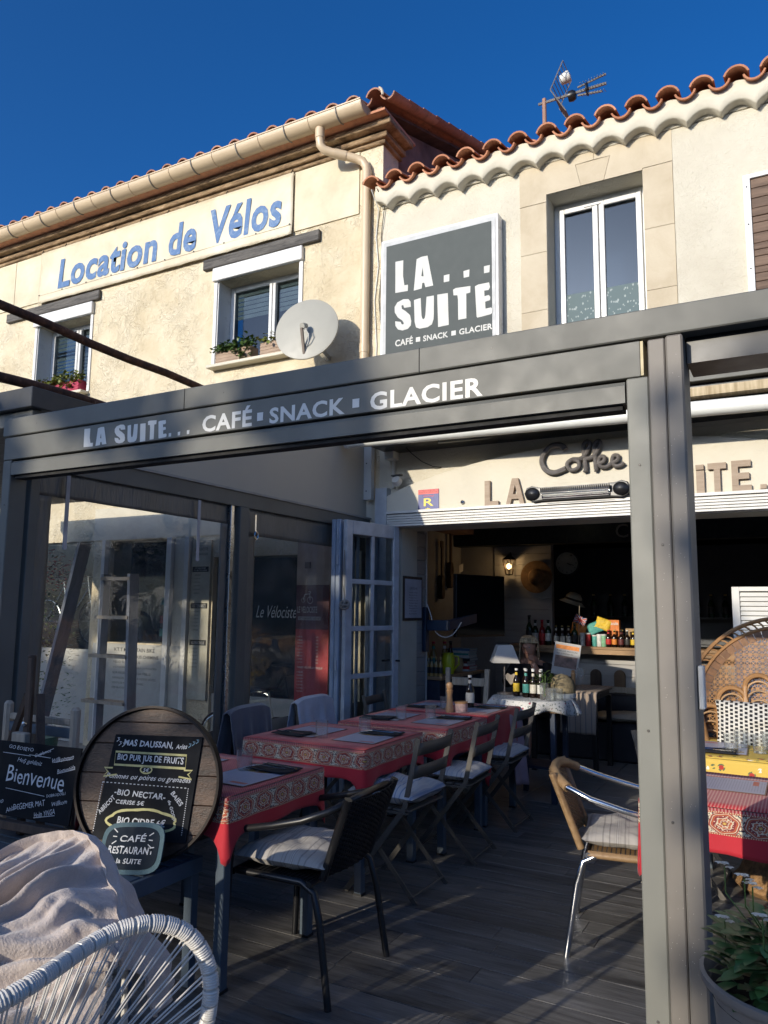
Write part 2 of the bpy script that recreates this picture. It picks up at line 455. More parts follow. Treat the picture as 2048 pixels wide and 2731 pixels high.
LEAF = leafm('green_leaf', (.03, .075, .015), (.09, .15, .03))
LEAFY = leafm('yellow_green_leaf', (.07, .11, .015), (.22, .22, .03))
LEAFD = leafm('dark_glossy_leaf', (.03, .085, .03), (.08, .17, .045), .35)
LEAFT = leafm('tree_leaf', (.03, .06, .015), (.08, .12, .03))
BARK = simple('grey_bark', (.16, .13, .10), .9, var=.35, vs=8, bump=.8, bs=20, bd=.01)
SOIL = simple('potting_soil', (.02, .014, .01), .95, bump=.8, bs=60, bd=.01)

# ---------------------------------------------------------------- ground and setting
g = MB(); g.box(-400, 400, -400, 400, -.3, -.06).build('ground', PAVING)['kind'] = 'structure'
DECK = E('deck', (0, 2, 0), kind='structure')
rng = random.Random(3)
mb = MB(); mb.box(-3.9, 3.2, 1.62, 6.06, -.055, -.022).build('deck_base', BLACKM, DECK)
row = 0; y = 1.63
plank_me = {}
while y < 6.04:
    y1 = min(y+.1425, 6.057); x = -3.9 - rng.random()*1.1
    while x < 3.2:
        L = 1.2; a, b = max(x, -3.9), min(x+L, 3.2)
        if b-a > .05:
            key = (round(b-a, 3), round(y1-y, 3))
            if key not in plank_me:
                o = MB().box(-(b-a)/2+.001, (b-a)/2-.001, 0.0015, y1-y-.0015, -.022, 0).build('plank', DECKM, DECK, bevel=.0012, origin=(0, 0, 0))
                plank_me[key] = o.data; Mw = Matrix.Translation(((a+b)/2, y, rng.uniform(-.0006, .0006)))
                o.matrix_basis = WM[DECK].inverted() @ Mw; WM[o] = Mw
            else:
                link_mesh('plank', plank_me[key], Matrix.Translation(((a+b)/2, y, rng.uniform(-.0006, .0006))), DECK)
        x += L
    y += .1435; row += 1
TF = E('tiled_floor', (0, 7, 0), kind='structure')
MB().box(-3.5, 3.2, 6.06, 12, -.06, -.02).build('floor_base', PLASTER, TF)
tm = None
for j in range(8):
    for i in range(9):
        yy = 6.065+j*.46; xx = -3.45+i*.46
        Mw = Matrix.Translation((xx, yy, 0))
        if tm is None:
            o = MB().box(0.003, .457, 0.003, .457, -.02, 0).build('floor_tile', TILEF, TF, bevel=.002, origin=(0, 0, 0)); tm = o.data
            o.matrix_basis = WM[TF].inverted() @ Mw; WM[o] = Mw
        else: link_mesh('floor_tile', tm, Mw, TF)

def wall_cells(x0, x1, z0, z1, holes, y0, y1):
    """wall boxes round rectangular openings"""
    mb = MB(); xs = sorted({x0, x1, *[h[0] for h in holes], *[h[1] for h in holes]}); zs = sorted({z0, z1, *[h[2] for h in holes], *[h[3] for h in holes]})
    for i in range(len(xs)-1):
        a, b = xs[i], xs[i+1]; run = None
        for j in range(len(zs)-1):
            c, d = zs[j], zs[j+1]; mx_, mz = (a+b)/2, (c+d)/2
            solid = not any(h[0] < mx_ < h[1] and h[2] < mz < h[3] for h in holes)
            if solid: run = [c, d] if run is None else [run[0], d]
            if (not solid or j == len(zs)-2) and run: mb.box(a, b, y0, y1, *run); run = None
    return mb
YW = 6.10
# ---------------------------------------------------------------- café building
CB = E('cafe_building', (-1, YW, 0), 'cream rendered café building with wavy tiled eave and one tall upstairs window', 'building')
wall_cells(-3.405, 3.2, 0, 5.56, [(-3.17, 1.6, -1, 2.23), (-1.77, -.97, 3.2, 5.085)], YW, 6.42).build('wall', STUCCO, CB)
# arched board across the top of the opening
pts = [(-3.28, 2.376), (-3.28, 2.52)] + [(-3.28+3.9*t, 2.52+.335*math.sin(math.pi*min(1, t*1.0+.0))**.8) for t in [k/24 for k in range(1, 25)]] + [(1.6, 2.52), (1.6, 2.376)]
MB().prism(pts, WALLF(YW), .09).build('arched_fascia', SMOOTHR, CB, bevel=.004)
tr = MB(); tr.box(-3.26, 1.6, YW-.092, YW-.001, 2.232, 2.374)
for k in range(5): tr.box(-3.26, 1.6, YW-.118+.0*k, YW-.0925, 2.236+k*.0225, 2.252+k*.0225)
tr.box(-3.26, 1.6, YW-.135, YW-.0925, 2.350, 2.372)
tr.build('grooved_trim', WHITE, CB)
MB().box(-3.405, -3.285, 6.02, YW-.001, .0, 2.6).build('corner_post', OLDWHITE, CB)
# the wavy rendered corbel course under the eave
def hump(x): return abs(math.cos(math.pi*(x+.97)/.245))**.75
mbc = MB(); N = 440; x0, x1 = -3.42, 3.2
def cw(x, row): return (5.325+.078*hump(x) if row == 0 else 5.50+.055*hump(x))
vs = []; fs = []
for i in range(N+1):
    x = x0+(x1-x0)*i/N; nz = noise.noise(Vector((x*4, 0, 0)))*.006
    zb, zt = cw(x, 0)+nz, cw(x, 1)+nz
    vs += [(x, YW, zb), (x, 5.995, zb), (x, 5.982, zb+.012), (x, 5.972, (zb+zt)/2), (x, 5.98, zt), (x, YW, zt)]
for i in range(N):
    for k in range(5): fs.append((i*6+k, i*6+6+k, i*6+7+k, i*6+1+k))
fs += [tuple(range(6)), tuple(N*6+k for k in range(5, -1, -1))]
mbc.add(vs, fs).build('wavy_corbel', SMOOTHR, CB, smooth=50)
MB().box(-3.405, 3.2, 6.075, YW-.001, 5.372, 5.47).build('band_course', SMOOTHR, CB, bevel=.006)
# stone surround, block by block
def blocks(lst, parent, yf, m=STONE):
    for x0, x1, z0, z1, *p in lst:
        d = p[0] if p else 0
        MB().box(x0+.0015, x1-.0015, yf-d, YW-.001, z0+.0015, z1-.0015).build('stone_block', m, parent, bevel=.0015)
lt = [(-2.01, -1.772, 3.2, 3.53), (-2.01, -1.772, 3.53, 4.05), (-2.01, -1.772, 4.05, 4.57), (-2.01, -1.772, 4.57, 5.02),
      (-.968, -.735, 3.2, 3.53), (-.968, -.735, 3.53, 4.05), (-.968, -.735, 4.05, 4.57), (-.968, -.735, 4.57, 5.10)]
blocks(lt, CB, 6.088)
MB().prism([(-2.01, 5.023), (-1.772, 5.023), (-1.772, 5.088), (-1.473, 5.088), (-1.515, 5.29), (-1.36, 5.295), (-1.36, 5.37), (-2.01, 5.37)], WALLF(YW-.001), .012).build('stone_block', STONE, CB)
MB().prism([(-.735, 5.103), (-.968, 5.103), (-.968, 5.088), (-1.277, 5.088), (-1.222, 5.29), (-1.357, 5.295), (-1.357, 5.37), (-.735, 5.37)], WALLF(YW-.001), .012).build('stone_block', STONE, CB)
MB().prism([(-1.470, 5.088), (-1.280, 5.088), (-1.226, 5.286), (-1.511, 5.286)], WALLF(YW-.001), .013).build('keystone', STONE, CB)
# panel seam with its dark gap right of the stone
MB().box(-.732, 3.2, 6.079, YW-.001, 2.9, 5.36).build('raised_render_panel', STUCCO, CB)
# tiles
def tile_mesh(name, r, t, L, a0, a1, inv, m, taper=.9):
    vs = []; fs = []; n = 8
    for yy, kk in ((0, 1), (L, taper)):
        for rr in (r*kk, (r-t)*kk):
            for i in range(n+1):
                a = RAD(a0+(a1-a0)*i/n); vs.append((rr*math.cos(a), yy, (rr*math.sin(a) - (r*.55 if not inv else 0)) * (-1 if inv else 1)))
    q = n+1
    for i in range(n):
        fs += [(i, i+1, 2*q+i+1, 2*q+i), (q+i, 3*q+i, 3*q+i+1, q+i+1), (i, q+i, q+i+1, i+1), (2*q+i, 2*q+i+1, 3*q+i+1, 3*q+i)]
    for i in (0, n): fs.append((i, 2*q+i, 3*q+i, q+i))
    o = MB().add(vs, fs).build(name, m, None, smooth=35, origin=(0, 0, 0)); me = o.data; bpy.data.objects.remove(o); return me
def roof(parent, xs, yf, zf, pitch, m, courses, rnd):
    cov = tile_mesh('roof_tile', .098, .014, .42, 22, 158, False, m); chn = tile_mesh('channel_tile', .085, .014, .42, 20, 160, True, m)
    for k, x in enumerate(xs):
        n = courses(k)
        for c in range(n):
            d = c*.34; jit = rnd.uniform(-.006, .006); sl = math.atan(pitch)
            Mw = Matrix.Translation((x+jit, yf+d*math.cos(sl), zf+d*math.sin(sl)+.006*c*0)) @ Matrix.Rotation(sl-.055, 4, 'X') @ Matrix.Rotation(rnd.uniform(-.03, .03), 4, 'Y') @ Matrix.Rotation(rnd.uniform(-.015, .015), 4, 'Z')
            link_mesh('roof_tile', cov, Mw, parent)
            Mw = Matrix.Translation((x+.1225, yf+.03+d*math.cos(sl), zf+.005+d*math.sin(sl))) @ Matrix.Rotation(sl-.03, 4, 'X') @ Matrix.Rotation(rnd.uniform(-.03, .03), 4, 'Y')
            link_mesh('roof_tile', chn, Mw, parent)
rr_ = random.Random(5)
roof(CB, [-3.175+.245*k for k in range(-1, 19)], 5.875, 5.565, .33, CLAY, lambda k: 2, rr_)
Tm = Matrix.Translation((0, 6.0, 5.53)) @ Matrix.Rotation(math.atan(.33), 4, 'X')
MB().box(-3.41, 3.2, .08, 6, -.05, .0, Tm).build('roof_slab', CLAYOLD, CB)
# upstairs window
win = MB().box(-1.772, -1.72, 6.33, 6.40, 3.2, 5.085).box(-1.02, -.968, 6.33, 6.40, 3.2, 5.085).box(-1.72, -1.02, 6.33, 6.40, 5.035, 5.085).build('window', PVC, CB, bevel=.004)
for xa, xb, nm in ((-1.72, -1.385, 'sash'), (-1.375, -1.02, 'sash')):
    s_ = MB().box(xa, xa+.045, 6.30, 6.35, 3.2, 5.03).box(xb-.045, xb, 6.30, 6.35, 3.2, 5.03).box(xa+.045, xb-.045, 6.30, 6.35, 4.985, 5.03)
    s_.build('sash', PVC, win, bevel=.005)
    MB().box(xa+.045, xb-.045, 6.322, 6.328, 3.2, 4.985).build('pane', PANE, win)
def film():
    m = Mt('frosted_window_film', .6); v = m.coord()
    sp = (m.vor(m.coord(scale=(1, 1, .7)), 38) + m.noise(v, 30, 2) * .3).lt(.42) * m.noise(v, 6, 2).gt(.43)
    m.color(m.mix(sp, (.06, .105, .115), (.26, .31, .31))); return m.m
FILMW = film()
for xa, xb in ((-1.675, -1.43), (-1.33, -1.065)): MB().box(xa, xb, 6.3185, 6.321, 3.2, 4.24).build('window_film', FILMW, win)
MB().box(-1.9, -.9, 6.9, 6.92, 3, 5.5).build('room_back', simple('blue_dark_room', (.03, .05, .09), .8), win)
MB().box(-1.5, -1.36, 6.29, 6.31, 5.0, 5.02).build('vent', PVC, win)

# ---------------------------------------------------------------- neighbour building on the left
NB = E('bike_shop_building', (-7, YW, 0), 'old yellow rendered building with gutter, banner and bicycle shop below', 'building')
wall_cells(-14, -3.405, 0, 6.17, [(-5.47, -4.375, 4.08, 5.055), (-8.48, -7.49, 4.08, 5.055), (-10.2, -7.2, -1, 2.25), (-6.93, -6.02, 1.1, 2.24), (-5.38, -4.30, -1, 2.02)], YW, 6.42).build('wall', STUCCO_OLD, NB)
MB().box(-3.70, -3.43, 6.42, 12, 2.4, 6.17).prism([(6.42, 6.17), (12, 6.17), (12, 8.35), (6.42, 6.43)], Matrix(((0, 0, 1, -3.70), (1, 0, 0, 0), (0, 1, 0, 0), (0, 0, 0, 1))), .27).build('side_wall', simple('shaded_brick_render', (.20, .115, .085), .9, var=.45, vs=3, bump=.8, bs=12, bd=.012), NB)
cm = MB()
for k, (d, za, zb) in enumerate(((.035, 6.06, 6.10), (.075, 6.10, 6.155), (.16, 6.165, 6.225))):
    cm.box(-14, -3.405+d, YW-d, 6.45, za, zb)
cm.build('moulded_cornice', OLDCORN, NB, bevel=.008)
MB().box(-14, -3.25, 5.84, 6.5, 6.2255, 6.25).build('eave_board', CLAY, NB)
MB().box(-14, -3.33, .06, 5.5, -.03, 0, Matrix.Translation((0, 5.87, 6.315)) @ Matrix.Rotation(math.atan(.35), 4, 'X')).build('roof_slab', simple('shaded_roof_boards', (.10, .055, .035), .9, var=.4), NB)  # slab colour darkened to look like shaded brick under the verge
roof(NB, [-3.345-.245*k for k in range(0, 27)], 5.80, 6.405, .35, CLAYOLD, lambda k: 12 if k < 2 else 2, rr_)
MORT = simple('pale_mortar', (.55, .47, .36), .9, bump=.6, bs=40)
for k in range(12):
    d_ = k*.34; sl_ = math.atan(.35); y_, z_ = 5.80+d_*math.cos(sl_), 6.405+d_*math.sin(sl_)
    MB().tube([(-3.345+.094*math.cos(a), y_-.004, z_-.046+.094*math.sin(a)) for a in [RAD(-8+60*q/6) for q in range(7)]], .013, 6).build('mortar_bead', MORT, NB, smooth=True)
# pale fibre boards under the cornice, banner, lintels
def panelm():
    m = Mt('painted_fibre_board', .75); v = m.coord(rand=1)
    m.color(m.ramp(m.noise(v, 2.2, 5, .65), [(.3, (.52, .45, .31)), (.7, (.70, .63, .47))])); m.bump(m.noise(v, 5, 3), .3, .01); return m.m
PB = panelm()
for a, b, z0, z1 in ((-4.46, -3.665, 5.395, 6.055), (-9.0, -8.45, 5.40, 6.055), (-9.62, -9.005, 5.40, 6.055)):
    MB().box(a, b-.004, 6.085, YW-.001, z0, z1).build('fibre_board', PB, NB, bevel=.002)
for a, b in ((-5.67, -4.12), (-9.1, -7.33)):
    MB().box(a, b, 6.055, YW-.001, 5.215, 5.335).build('lintel', WEATHERED, NB, bevel=.008)
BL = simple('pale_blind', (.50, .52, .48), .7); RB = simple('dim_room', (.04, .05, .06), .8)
def win_left(x0, x1, parent):
    z0, z1 = 4.08, 5.055
    w_ = MB().box(x0-.05, x1+.05, 6.05, YW-.001, z1+.001, 5.205).build('window', PVC, parent, bevel=.006)
    for a, b in ((x0-.045, x0-.001), (x1+.001, x1+.045)): MB().box(a, b, 6.085, YW-.001, z0, z1).build('side_trim', PVC, w_, bevel=.003)
    for a, b in ((x0, x0+.012), (x1-.012, x1)): MB().box(a, b, YW, 6.30, z0, z1).build('reveal', PVC, w_)
    mid = (x0+x1)/2+.06
    f = MB().box(x0+.012, x0+.075, 6.30, 6.37, z0, z1).box(x1-.075, x1-.012, 6.30, 6.37, z0, z1).box(x0+.075, x1-.075, 6.30, 6.37, z1-.06, z1)
    f.build('frame', PVC, w_, bevel=.003)
    MB().box(mid-.03, mid+.005, 6.265, 6.33, z0, z1-.065).build('meeting_stile', PVC, w_, bevel=.004); MB().box(mid+.01, mid+.045, 6.275, 6.33, z0, z1-.065).build('meeting_stile', PVC, w_, bevel=.004)
    for a, b in ((x0+.075, mid-.03), (mid+.045, x1-.075)):
        MB().box(a, b, 6.315, 6.32, z0, z1-.06).build('pane', PANE, w_)
        for k in range(6): MB().box(a, b, 6.345, 6.349, z1-.11-k*.052, z1-.068-k*.052).build('blind_slat', BL, w_)
    MB().box(x0-.03, x1+.03, 5.98, 6.3, z0-.035, z0-.001).build('sill', SMOOTHR, w_, bevel=.005)
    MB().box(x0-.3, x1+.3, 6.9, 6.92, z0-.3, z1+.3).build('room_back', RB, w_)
    return w_
W2 = win_left(-5.47, -4.375, NB); W1 = win_left(-8.48, -7.49, NB)
for k in range(14):   # lowered blind slats of the far left window
    MB().box(-8.4, -7.57, 6.345, 6.349, 4.16+k*.045, 4.19+k*.045).build('blind_slat', BL, W1)
# gutter and downpipe
GU = E('roof_gutter', (-8, 5.8, 6.3), 'beige half round gutter with elbow and downpipe under the left roof', 'gutter')
gp = [(5.80+.098*math.cos(a), 6.315+.098*math.sin(a)) for a in [math.pi+math.pi*k/10 for k in range(11)]]
gi = [(5.80+.092*math.cos(a), 6.315+.092*math.sin(a)) for a in [2*math.pi-math.pi*k/10 for k in range(11)]]
MB().prism(gp+gi, Matrix(((0, 0, 1, -14), (1, 0, 0, 0), (0, 1, 0, 0), (0, 0, 0, 1))), 14-3.44).build('trough', CREAMPVC, GU, smooth=40)
MB().prism(gp, Matrix(((0, 0, 1, -3.446), (1, 0, 0, 0), (0, 1, 0, 0), (0, 0, 0, 1))), .008).build('end_cap', CREAMPVC, GU)
MB().tube([(-14, 5.702, 6.318), (-3.44, 5.702, 6.318)], .009, 8).build('lip', CREAMPVC, GU, smooth=True)
GREYB = simple('grey_bracket', (.25, .23, .20), .5)
for k in range(14):
    x = -3.72-.62*k
    MB().tube([(x, 5.80+.103*math.cos(a), 6.315+.103*math.sin(a)) for a in [math.pi*.98+math.pi*1.0*q/12 for q in range(13)]], .0075, 6).build('bracket', GREYB, GU, smooth=True)
    if k < 9: MB().tube([(x-.33, 5.80+.101*math.cos(a), 6.315+.101*math.sin(a)) for a in [math.pi*.98+math.pi*q/12 for q in range(13)]], .004, 6).build('joint_ring', CREAMPVC, GU, smooth=True)
dp = [(-3.96, 5.80, 6.27), (-3.96, 5.80, 6.12), (-3.955, 5.805, 6.05), (-3.93, 5.83, 6.01), (-3.87, 5.87, 5.985), (-3.66, 6.0, 5.93), (-3.60, 6.03, 5.90), (-3.565, 6.045, 5.84), (-3.56, 6.045, 5.76), (-3.56, 6.045, 2.9)]
MB().tube(dp, .043, 14).build('downpipe', CREAMPVC, GU, smooth=True)
for a, b in (((-3.96, 5.80, 6.22), (-3.96, 5.80, 6.12)), ((-3.56, 6.045, 5.80), (-3.56, 6.045, 5.66)), ((-3.56, 6.045, 4.02), (-3.56, 6.045, 3.93)), ((-3.84, 5.888, 5.977), (-3.74, 5.95, 5.952))):
    MB().tube([a, b], .048, 14).build('collar', CREAMPVC, GU, smooth=True)
# banner
BN = E('shop_banner', (-6.5, 6.06, 5.4), 'wide cream banner lettered Location de Vélos in blue', 'banner')
def banner_pt(u, v):
    x = -8.47+4.01*u; z = 5.355+(6.05-5.355)*v
    w = .006*noise.noise(Vector((x*1.3, z*3, 1)))+.01*noise.noise(Vector((x*.7+z*1.5, z, 5)))
    if v < .17: w += .012*abs(math.sin(x*9+z*6))*(1-v/.17)
    return (x, 6.062-abs(w), z)
def bannerm():
    m = Mt('banner_fabric', .6); v = m.coord()
    m.color(m.ramp(m.noise(v, 1.6, 5, .6, .6), [(.3, (.53, .45, .31)), (.6, (.67, .60, .45)), (.8, (.72, .67, .53))]))
    m.bump(m.noise(v, 3, 3, .5, 1), .5, .03); return m.m
MB().grid(banner_pt, 80, 14).build('fabric', bannerm(), BN, smooth=True, solid=.003)
MB().box(-8.46, -4.47, 6.050, 6.053, 5.462, 5.465).build('seam', simple('seam_thread', (.45, .38, .26), .8), BN)
def bluem():
    m = Mt('faded_blue_print', .6); v = m.coord()
    m.color(m.mix(((m.noise(v, 7, 5, .7, 2) - .5) * 5).clamp() * .55, (.065, .15, .32), (.30, .38, .46))); return m.m
BLUEP = bluem()
TB = WALLF(6.050)
for t, bx in (('Location', (-8.10, -6.38, 5.485, 5.875)), ('de', (-6.20, -5.78, 5.485, 5.875)), ('Vélos', (-5.58, -4.60, 5.485, 5.90))):
    words('lettering', t, TB, bx, BLUEP, BN, bold=.03, shear=.10, space=1.06)
for x in [-8.45+.44*k for k in range(10)]:
    MB().lathe([(.009, 0), (.009, .004), (0, .004)], 8, T=WALLF(6.052) @ Matrix.Translation((x, 5.47, 0))).build('eyelet', BLACK, BN)
    MB().tube([(x, 6.055, 6.045), (x+.02, 6.06, 6.08)], .004, 5).build('tie', BLACK, BN)
# signs
SGN = E('wall_sign', (-2.76, 6.0, 3.6), 'grey square sign box lettered LA SUITE in white on the cream wall', 'sign')
fr_ = MB().box(-3.35, -2.175, 5.98, YW-.012, 3.6, 4.975)
fr_.build('sign_box', PVC, SGN, bevel=.006)
MB().box(-3.325, -2.20, 5.973, 5.9785, 3.6, 4.95).build('sign_face_edge', simple('light_grey_sign_edge', (.42, .43, .43), .5), SGN)
MB().box(-3.285, -2.235, 5.968, 5.9725, 3.6, 4.905).build('sign_face', SIGNGREY, SGN)
SG={
'L': [[(-3.187, 4.733), (-3.104, 4.73), (-3.105, 4.574), (-3.091, 4.483), (-3.053, 4.481), (-3.055, 4.421), (-3.185, 4.427)]] ,
'A': [[(-2.965, 4.71), (-2.916, 4.722), (-2.854, 4.72), (-2.796, 4.421), (-2.874, 4.42), (-2.886, 4.467), (-2.906, 4.467), (-2.912, 4.416), (-2.993, 4.411), (-2.981, 4.531)], [(-2.903, 4.617), (-2.916, 4.535), (-2.893, 4.528)]] ,
'S': [[(-3.021, 4.261), (-3.026, 4.312), (-3.049, 4.341), (-3.101, 4.349), (-3.163, 4.33), (-3.191, 4.291), (-3.189, 4.238), (-3.157, 4.184), (-3.109, 4.145), (-3.092, 4.116), (-3.101, 4.104), (-3.118, 4.113), (-3.126, 4.135), (-3.185, 4.151), (-3.18, 4.105), (-3.154, 4.067), (-3.108, 4.049), (-3.052, 4.055), (-3.022, 4.082), (-3.017, 4.124), (-3.03, 4.183), (-3.077, 4.23), (-3.115, 4.259), (-3.12, 4.291), (-3.101, 4.294), (-3.091, 4.264)]] ,
'U': [[(-2.99, 4.319), (-2.922, 4.327), (-2.913, 4.16), (-2.905, 4.128), (-2.893, 4.118), (-2.880, 4.128), (-2.873, 4.16), (-2.862, 4.326), (-2.789, 4.324), (-2.789, 4.165), (-2.792, 4.10), (-2.808, 4.055), (-2.85, 4.036), (-2.93, 4.036), (-2.968, 4.055), (-2.982, 4.11)]] ,
'I': [[(-2.755, 4.325), (-2.651, 4.32), (-2.642, 4.021), (-2.746, 4.019)]] ,
'T': [[(-2.6, 4.341), (-2.573, 4.351), (-2.433, 4.342), (-2.435, 4.282), (-2.473, 4.28), (-2.472, 4.051), (-2.55, 4.051), (-2.552, 4.238), (-2.558, 4.281), (-2.595, 4.287)]] ,
'E': [[(-2.39, 4.33), (-2.357, 4.34), (-2.258, 4.34), (-2.25, 4.295), (-2.263, 4.271), (-2.303, 4.273), (-2.301, 4.221), (-2.261, 4.225), (-2.247, 4.204), (-2.251, 4.176), (-2.295, 4.17), (-2.293, 4.105), (-2.241, 4.108), (-2.23, 4.093), (-2.231, 4.057), (-2.246, 4.047), (-2.368, 4.038), (-2.376, 4.05)]] ,
'd1': [[(-2.69, 4.494), (-2.635, 4.495), (-2.637, 4.429), (-2.691, 4.429)]] ,
'd2': [[(-2.499, 4.494), (-2.441, 4.498), (-2.445, 4.432), (-2.496, 4.431)]] ,
'd3': [[(-2.305, 4.497), (-2.249, 4.498), (-2.254, 4.432), (-2.304, 4.433)]] ,
}
def bbox(k):
    P = np.array(SG[k][0]); return P[:, 0].min(), P[:, 0].max(), P[:, 1].min(), P[:, 1].max()
for k in SG: put_flat('lettering', splines_mesh(SG[k]), WALLF(5.9665), bbox(k), LETTER, SGN)
for t, bx in (('CAFÉ', (-3.182, -3.0, 3.905, 3.983)), ('SNACK', (-2.895, -2.648, 3.908, 3.963)), ('GLACIER', (-2.542, -2.23, 3.91, 3.965))):
    words('lettering', t, WALLF(5.9665), bx, LETTER, SGN, bold=.025, space=1.05)
for a in (-2.968, -2.616): MB().box(a, a+.043, 5.9655, 5.967, 3.915, 3.958).build('lettering', LETTER, SGN)
# shutter of brown boards at the right edge
SH = E('board_shutter', (.3, 6.06, 3.4), 'brown horizontal board shutter with white metal edge on the cream wall', 'shutter')
MB().box(-.235, -.185, 6.03, 6.078, 3.42, 4.80).box(-.185, .9, 6.03, 6.078, 4.765, 4.80).build('edge_strip', PVC, SH, bevel=.003)
zz = 3.42
while zz < 4.74:
    h = rng.choice((.052, .066, .08)); MB().box(-.184, .9, 6.045+rng.uniform(0, .006), 6.078, zz+.002, min(zz+h, 4.763)-.002).build('board', SHUTTERW, SH, bevel=.003); zz += h
for zc in (3.7, 4.05, 4.4, 4.7): MB().lathe([(.006, 0), (.006, .004), (0, .005)], 8, T=WALLF(6.03) @ Matrix.Translation((-.21, zc, 0))).build('screw', BLACK, SH)
# ---------------------------------------------------------------- pergola over the terrace
PG = E('terrace_pergola', (-2, 2.4, 0), 'grey metal pergola frame lettered LA SUITE CAFÉ SNACK GLACIER', 'pergola')
MB().box(-3.56, 3.2, 2.40, 2.54, 2.354, 2.447).build('top_beam', GREYM, PG, bevel=.004)
MB().box(-3.545, -.408, 2.403, 2.50, 2.232, 2.347).build('sign_fascia', GREYM, PG, bevel=.002)
MB().box(-.4075, -.399, 2.4035, 2.50, 2.234, 2.345).build('brass_strip', simple('cream_edge_strip', (.45, .37, .2), .5), PG)
rail = [(2.402, 2.152), (2.402, 2.208), (2.412, 2.222), (2.43, 2.227), (2.49, 2.227), (2.49, 2.152)]
MB().prism(rail, Matrix(((0, 0, 1, -3.478), (1, 0, 0, 0), (0, 1, 0, 0), (0, 0, 0, 1))), 3.02).build('screen_rail', GREYM, PG, smooth=30)
MB().box(-3.47, -.47, 2.42, 2.48, 2.135, 2.151).build('brush_seal', BLACKM, PG)
MB().box(-3.545, -3.481, 2.402, 2.50, -.06, 2.229).build('corner_post', GREYM, PG, bevel=.004)
MB().box(-.453, -.386, 2.402, 2.54, -.06, 2.229).build('post', POSTM, PG, bevel=.004)
MB().box(-.384, -.334, 2.395, 2.545, -.06, 2.343).build('post', BRONZE, PG, bevel=.004)
MB().box(-.332, -.281, 2.393, 2.545, -.06, 2.348).build('post', BRONZE, PG, bevel=.006)
MB().box(-.278, 3.2, 2.46, 2.62, 2.27, 2.353).build('inner_track', BLACK, PG)  # solid black stands in for the shaded cavity under the beam
MB().box(-.24, 3.2, 2.625, 2.64, 2.32, 2.335).build('inner_track', GREYM, PG)
MB().box(-3.55, -3.478, 2.545, 6.06, 2.212, 2.335).build('side_beam', GREYM, PG, bevel=.003)
MB().box(-3.478, -3.465, 2.545, 6.06, 2.318, 2.333).build('gutter_ledge', simple('pale_ledge', (.3, .29, .27), .5), PG)
MB().box(-3.53, -3.462, 4.185, 4.285, -.02, 2.21).build('middle_post', GREYM, PG, bevel=.004)
MB().box(-3.525, -3.475, 4.10, 4.135, -.02, 2.21).build('screen_track', ALU, PG, bevel=.003)
MB().box(-3.535, -3.475, 2.52, 2.575, -.02, 2.21).build('screen_track', GREYM, PG, bevel=.003)
MB().prism([(2.545, 2.337), (6.06, 2.337), (6.06, 3.5), (4.0, 3.04), (3.2, 2.73), (2.545, 2.44)], Matrix(((0, 0, 1, -3.54), (1, 0, 0, 0), (0, 1, 0, 0), (0, 0, 0, 1))), .02).build('side_panel', simple('grey_beige_panel', (.46, .42, .345), .6, var=.05, vs=1), PG)
MB().box(-3.519, -3.44, 6.0, 6.06, 2.50, 3.2).build('corner_flashing', WHITE, PG)
for z in (2.58, 2.84, 3.05): MB().lathe([(.006, 0), (.006, .004), (0, .005)], 8, T=WALLF(6.0) @ Matrix.Translation((-3.49, z, 0))).build('screw', BLACK, PG)
for x, z in [(-3.51, z) for z in (.4, 1.2, 2.0)]+[(-.42, z) for z in (.35, 1.15, 1.95)]+[(-.36, z) for z in (.9, 1.7)]+[(x, 2.40) for x in (-3.3, -2.1, -.9, .4)]:
    MB().lathe([(.0042, 0), (.0042, .0012), (.003, .002), (0, .002)], 10, T=WALLF(2.4015 if x != -.36 else 2.3945) @ Matrix.Translation((x, z, 0))).build('screw', TAUPE, PG)
for x in (-2.32, -1.18): MB().box(x-.0015, x+.0015, 2.3985, 2.4005, 2.355, 2.446).build('beam_joint', BLACKM, PG)
# lettering on the beam
TBM = WALLF(2.4018)
row_ = [('L', -2.95, -2.885, 2.243, 2.333), ('A', -2.868, -2.795, 2.243, 2.330), ('S', -2.745, -2.675, 2.240, 2.328), ('U', -2.662, -2.598, 2.238, 2.320), ('I', -2.582, -2.546, 2.234, 2.318), ('T', -2.535, -2.482, 2.238, 2.326), ('E', -2.470, -2.418, 2.238, 2.318),
        ('d1', -2.405, -2.390, 2.240, 2.256), ('d2', -2.352, -2.337, 2.240, 2.257), ('d3', -2.299, -2.284, 2.240, 2.258)]
SCL = simple('beam_letter_face', (.58, .58, .55), .4, var=.06)
for k, a, b, c, d in row_: put_flat('lettering', splines_mesh(SG[k]), TBM, (a, b, c, d), SCL, PG)
for t, bx in (('CAFÉ', (-2.212, -1.945, 2.238, 2.328)), ('SNACK', (-1.855, -1.497, 2.237, 2.303)), ('GLACIER', (-1.385, -.935, 2.236, 2.305))):
    words('lettering', t, TBM, bx, SCL, PG, bold=.028, space=1.08)
for a in (-1.917, -1.462): MB().box(a, a+.030, 2.4005, 2.4018, 2.256, 2.290).build('lettering', SCL, PG)

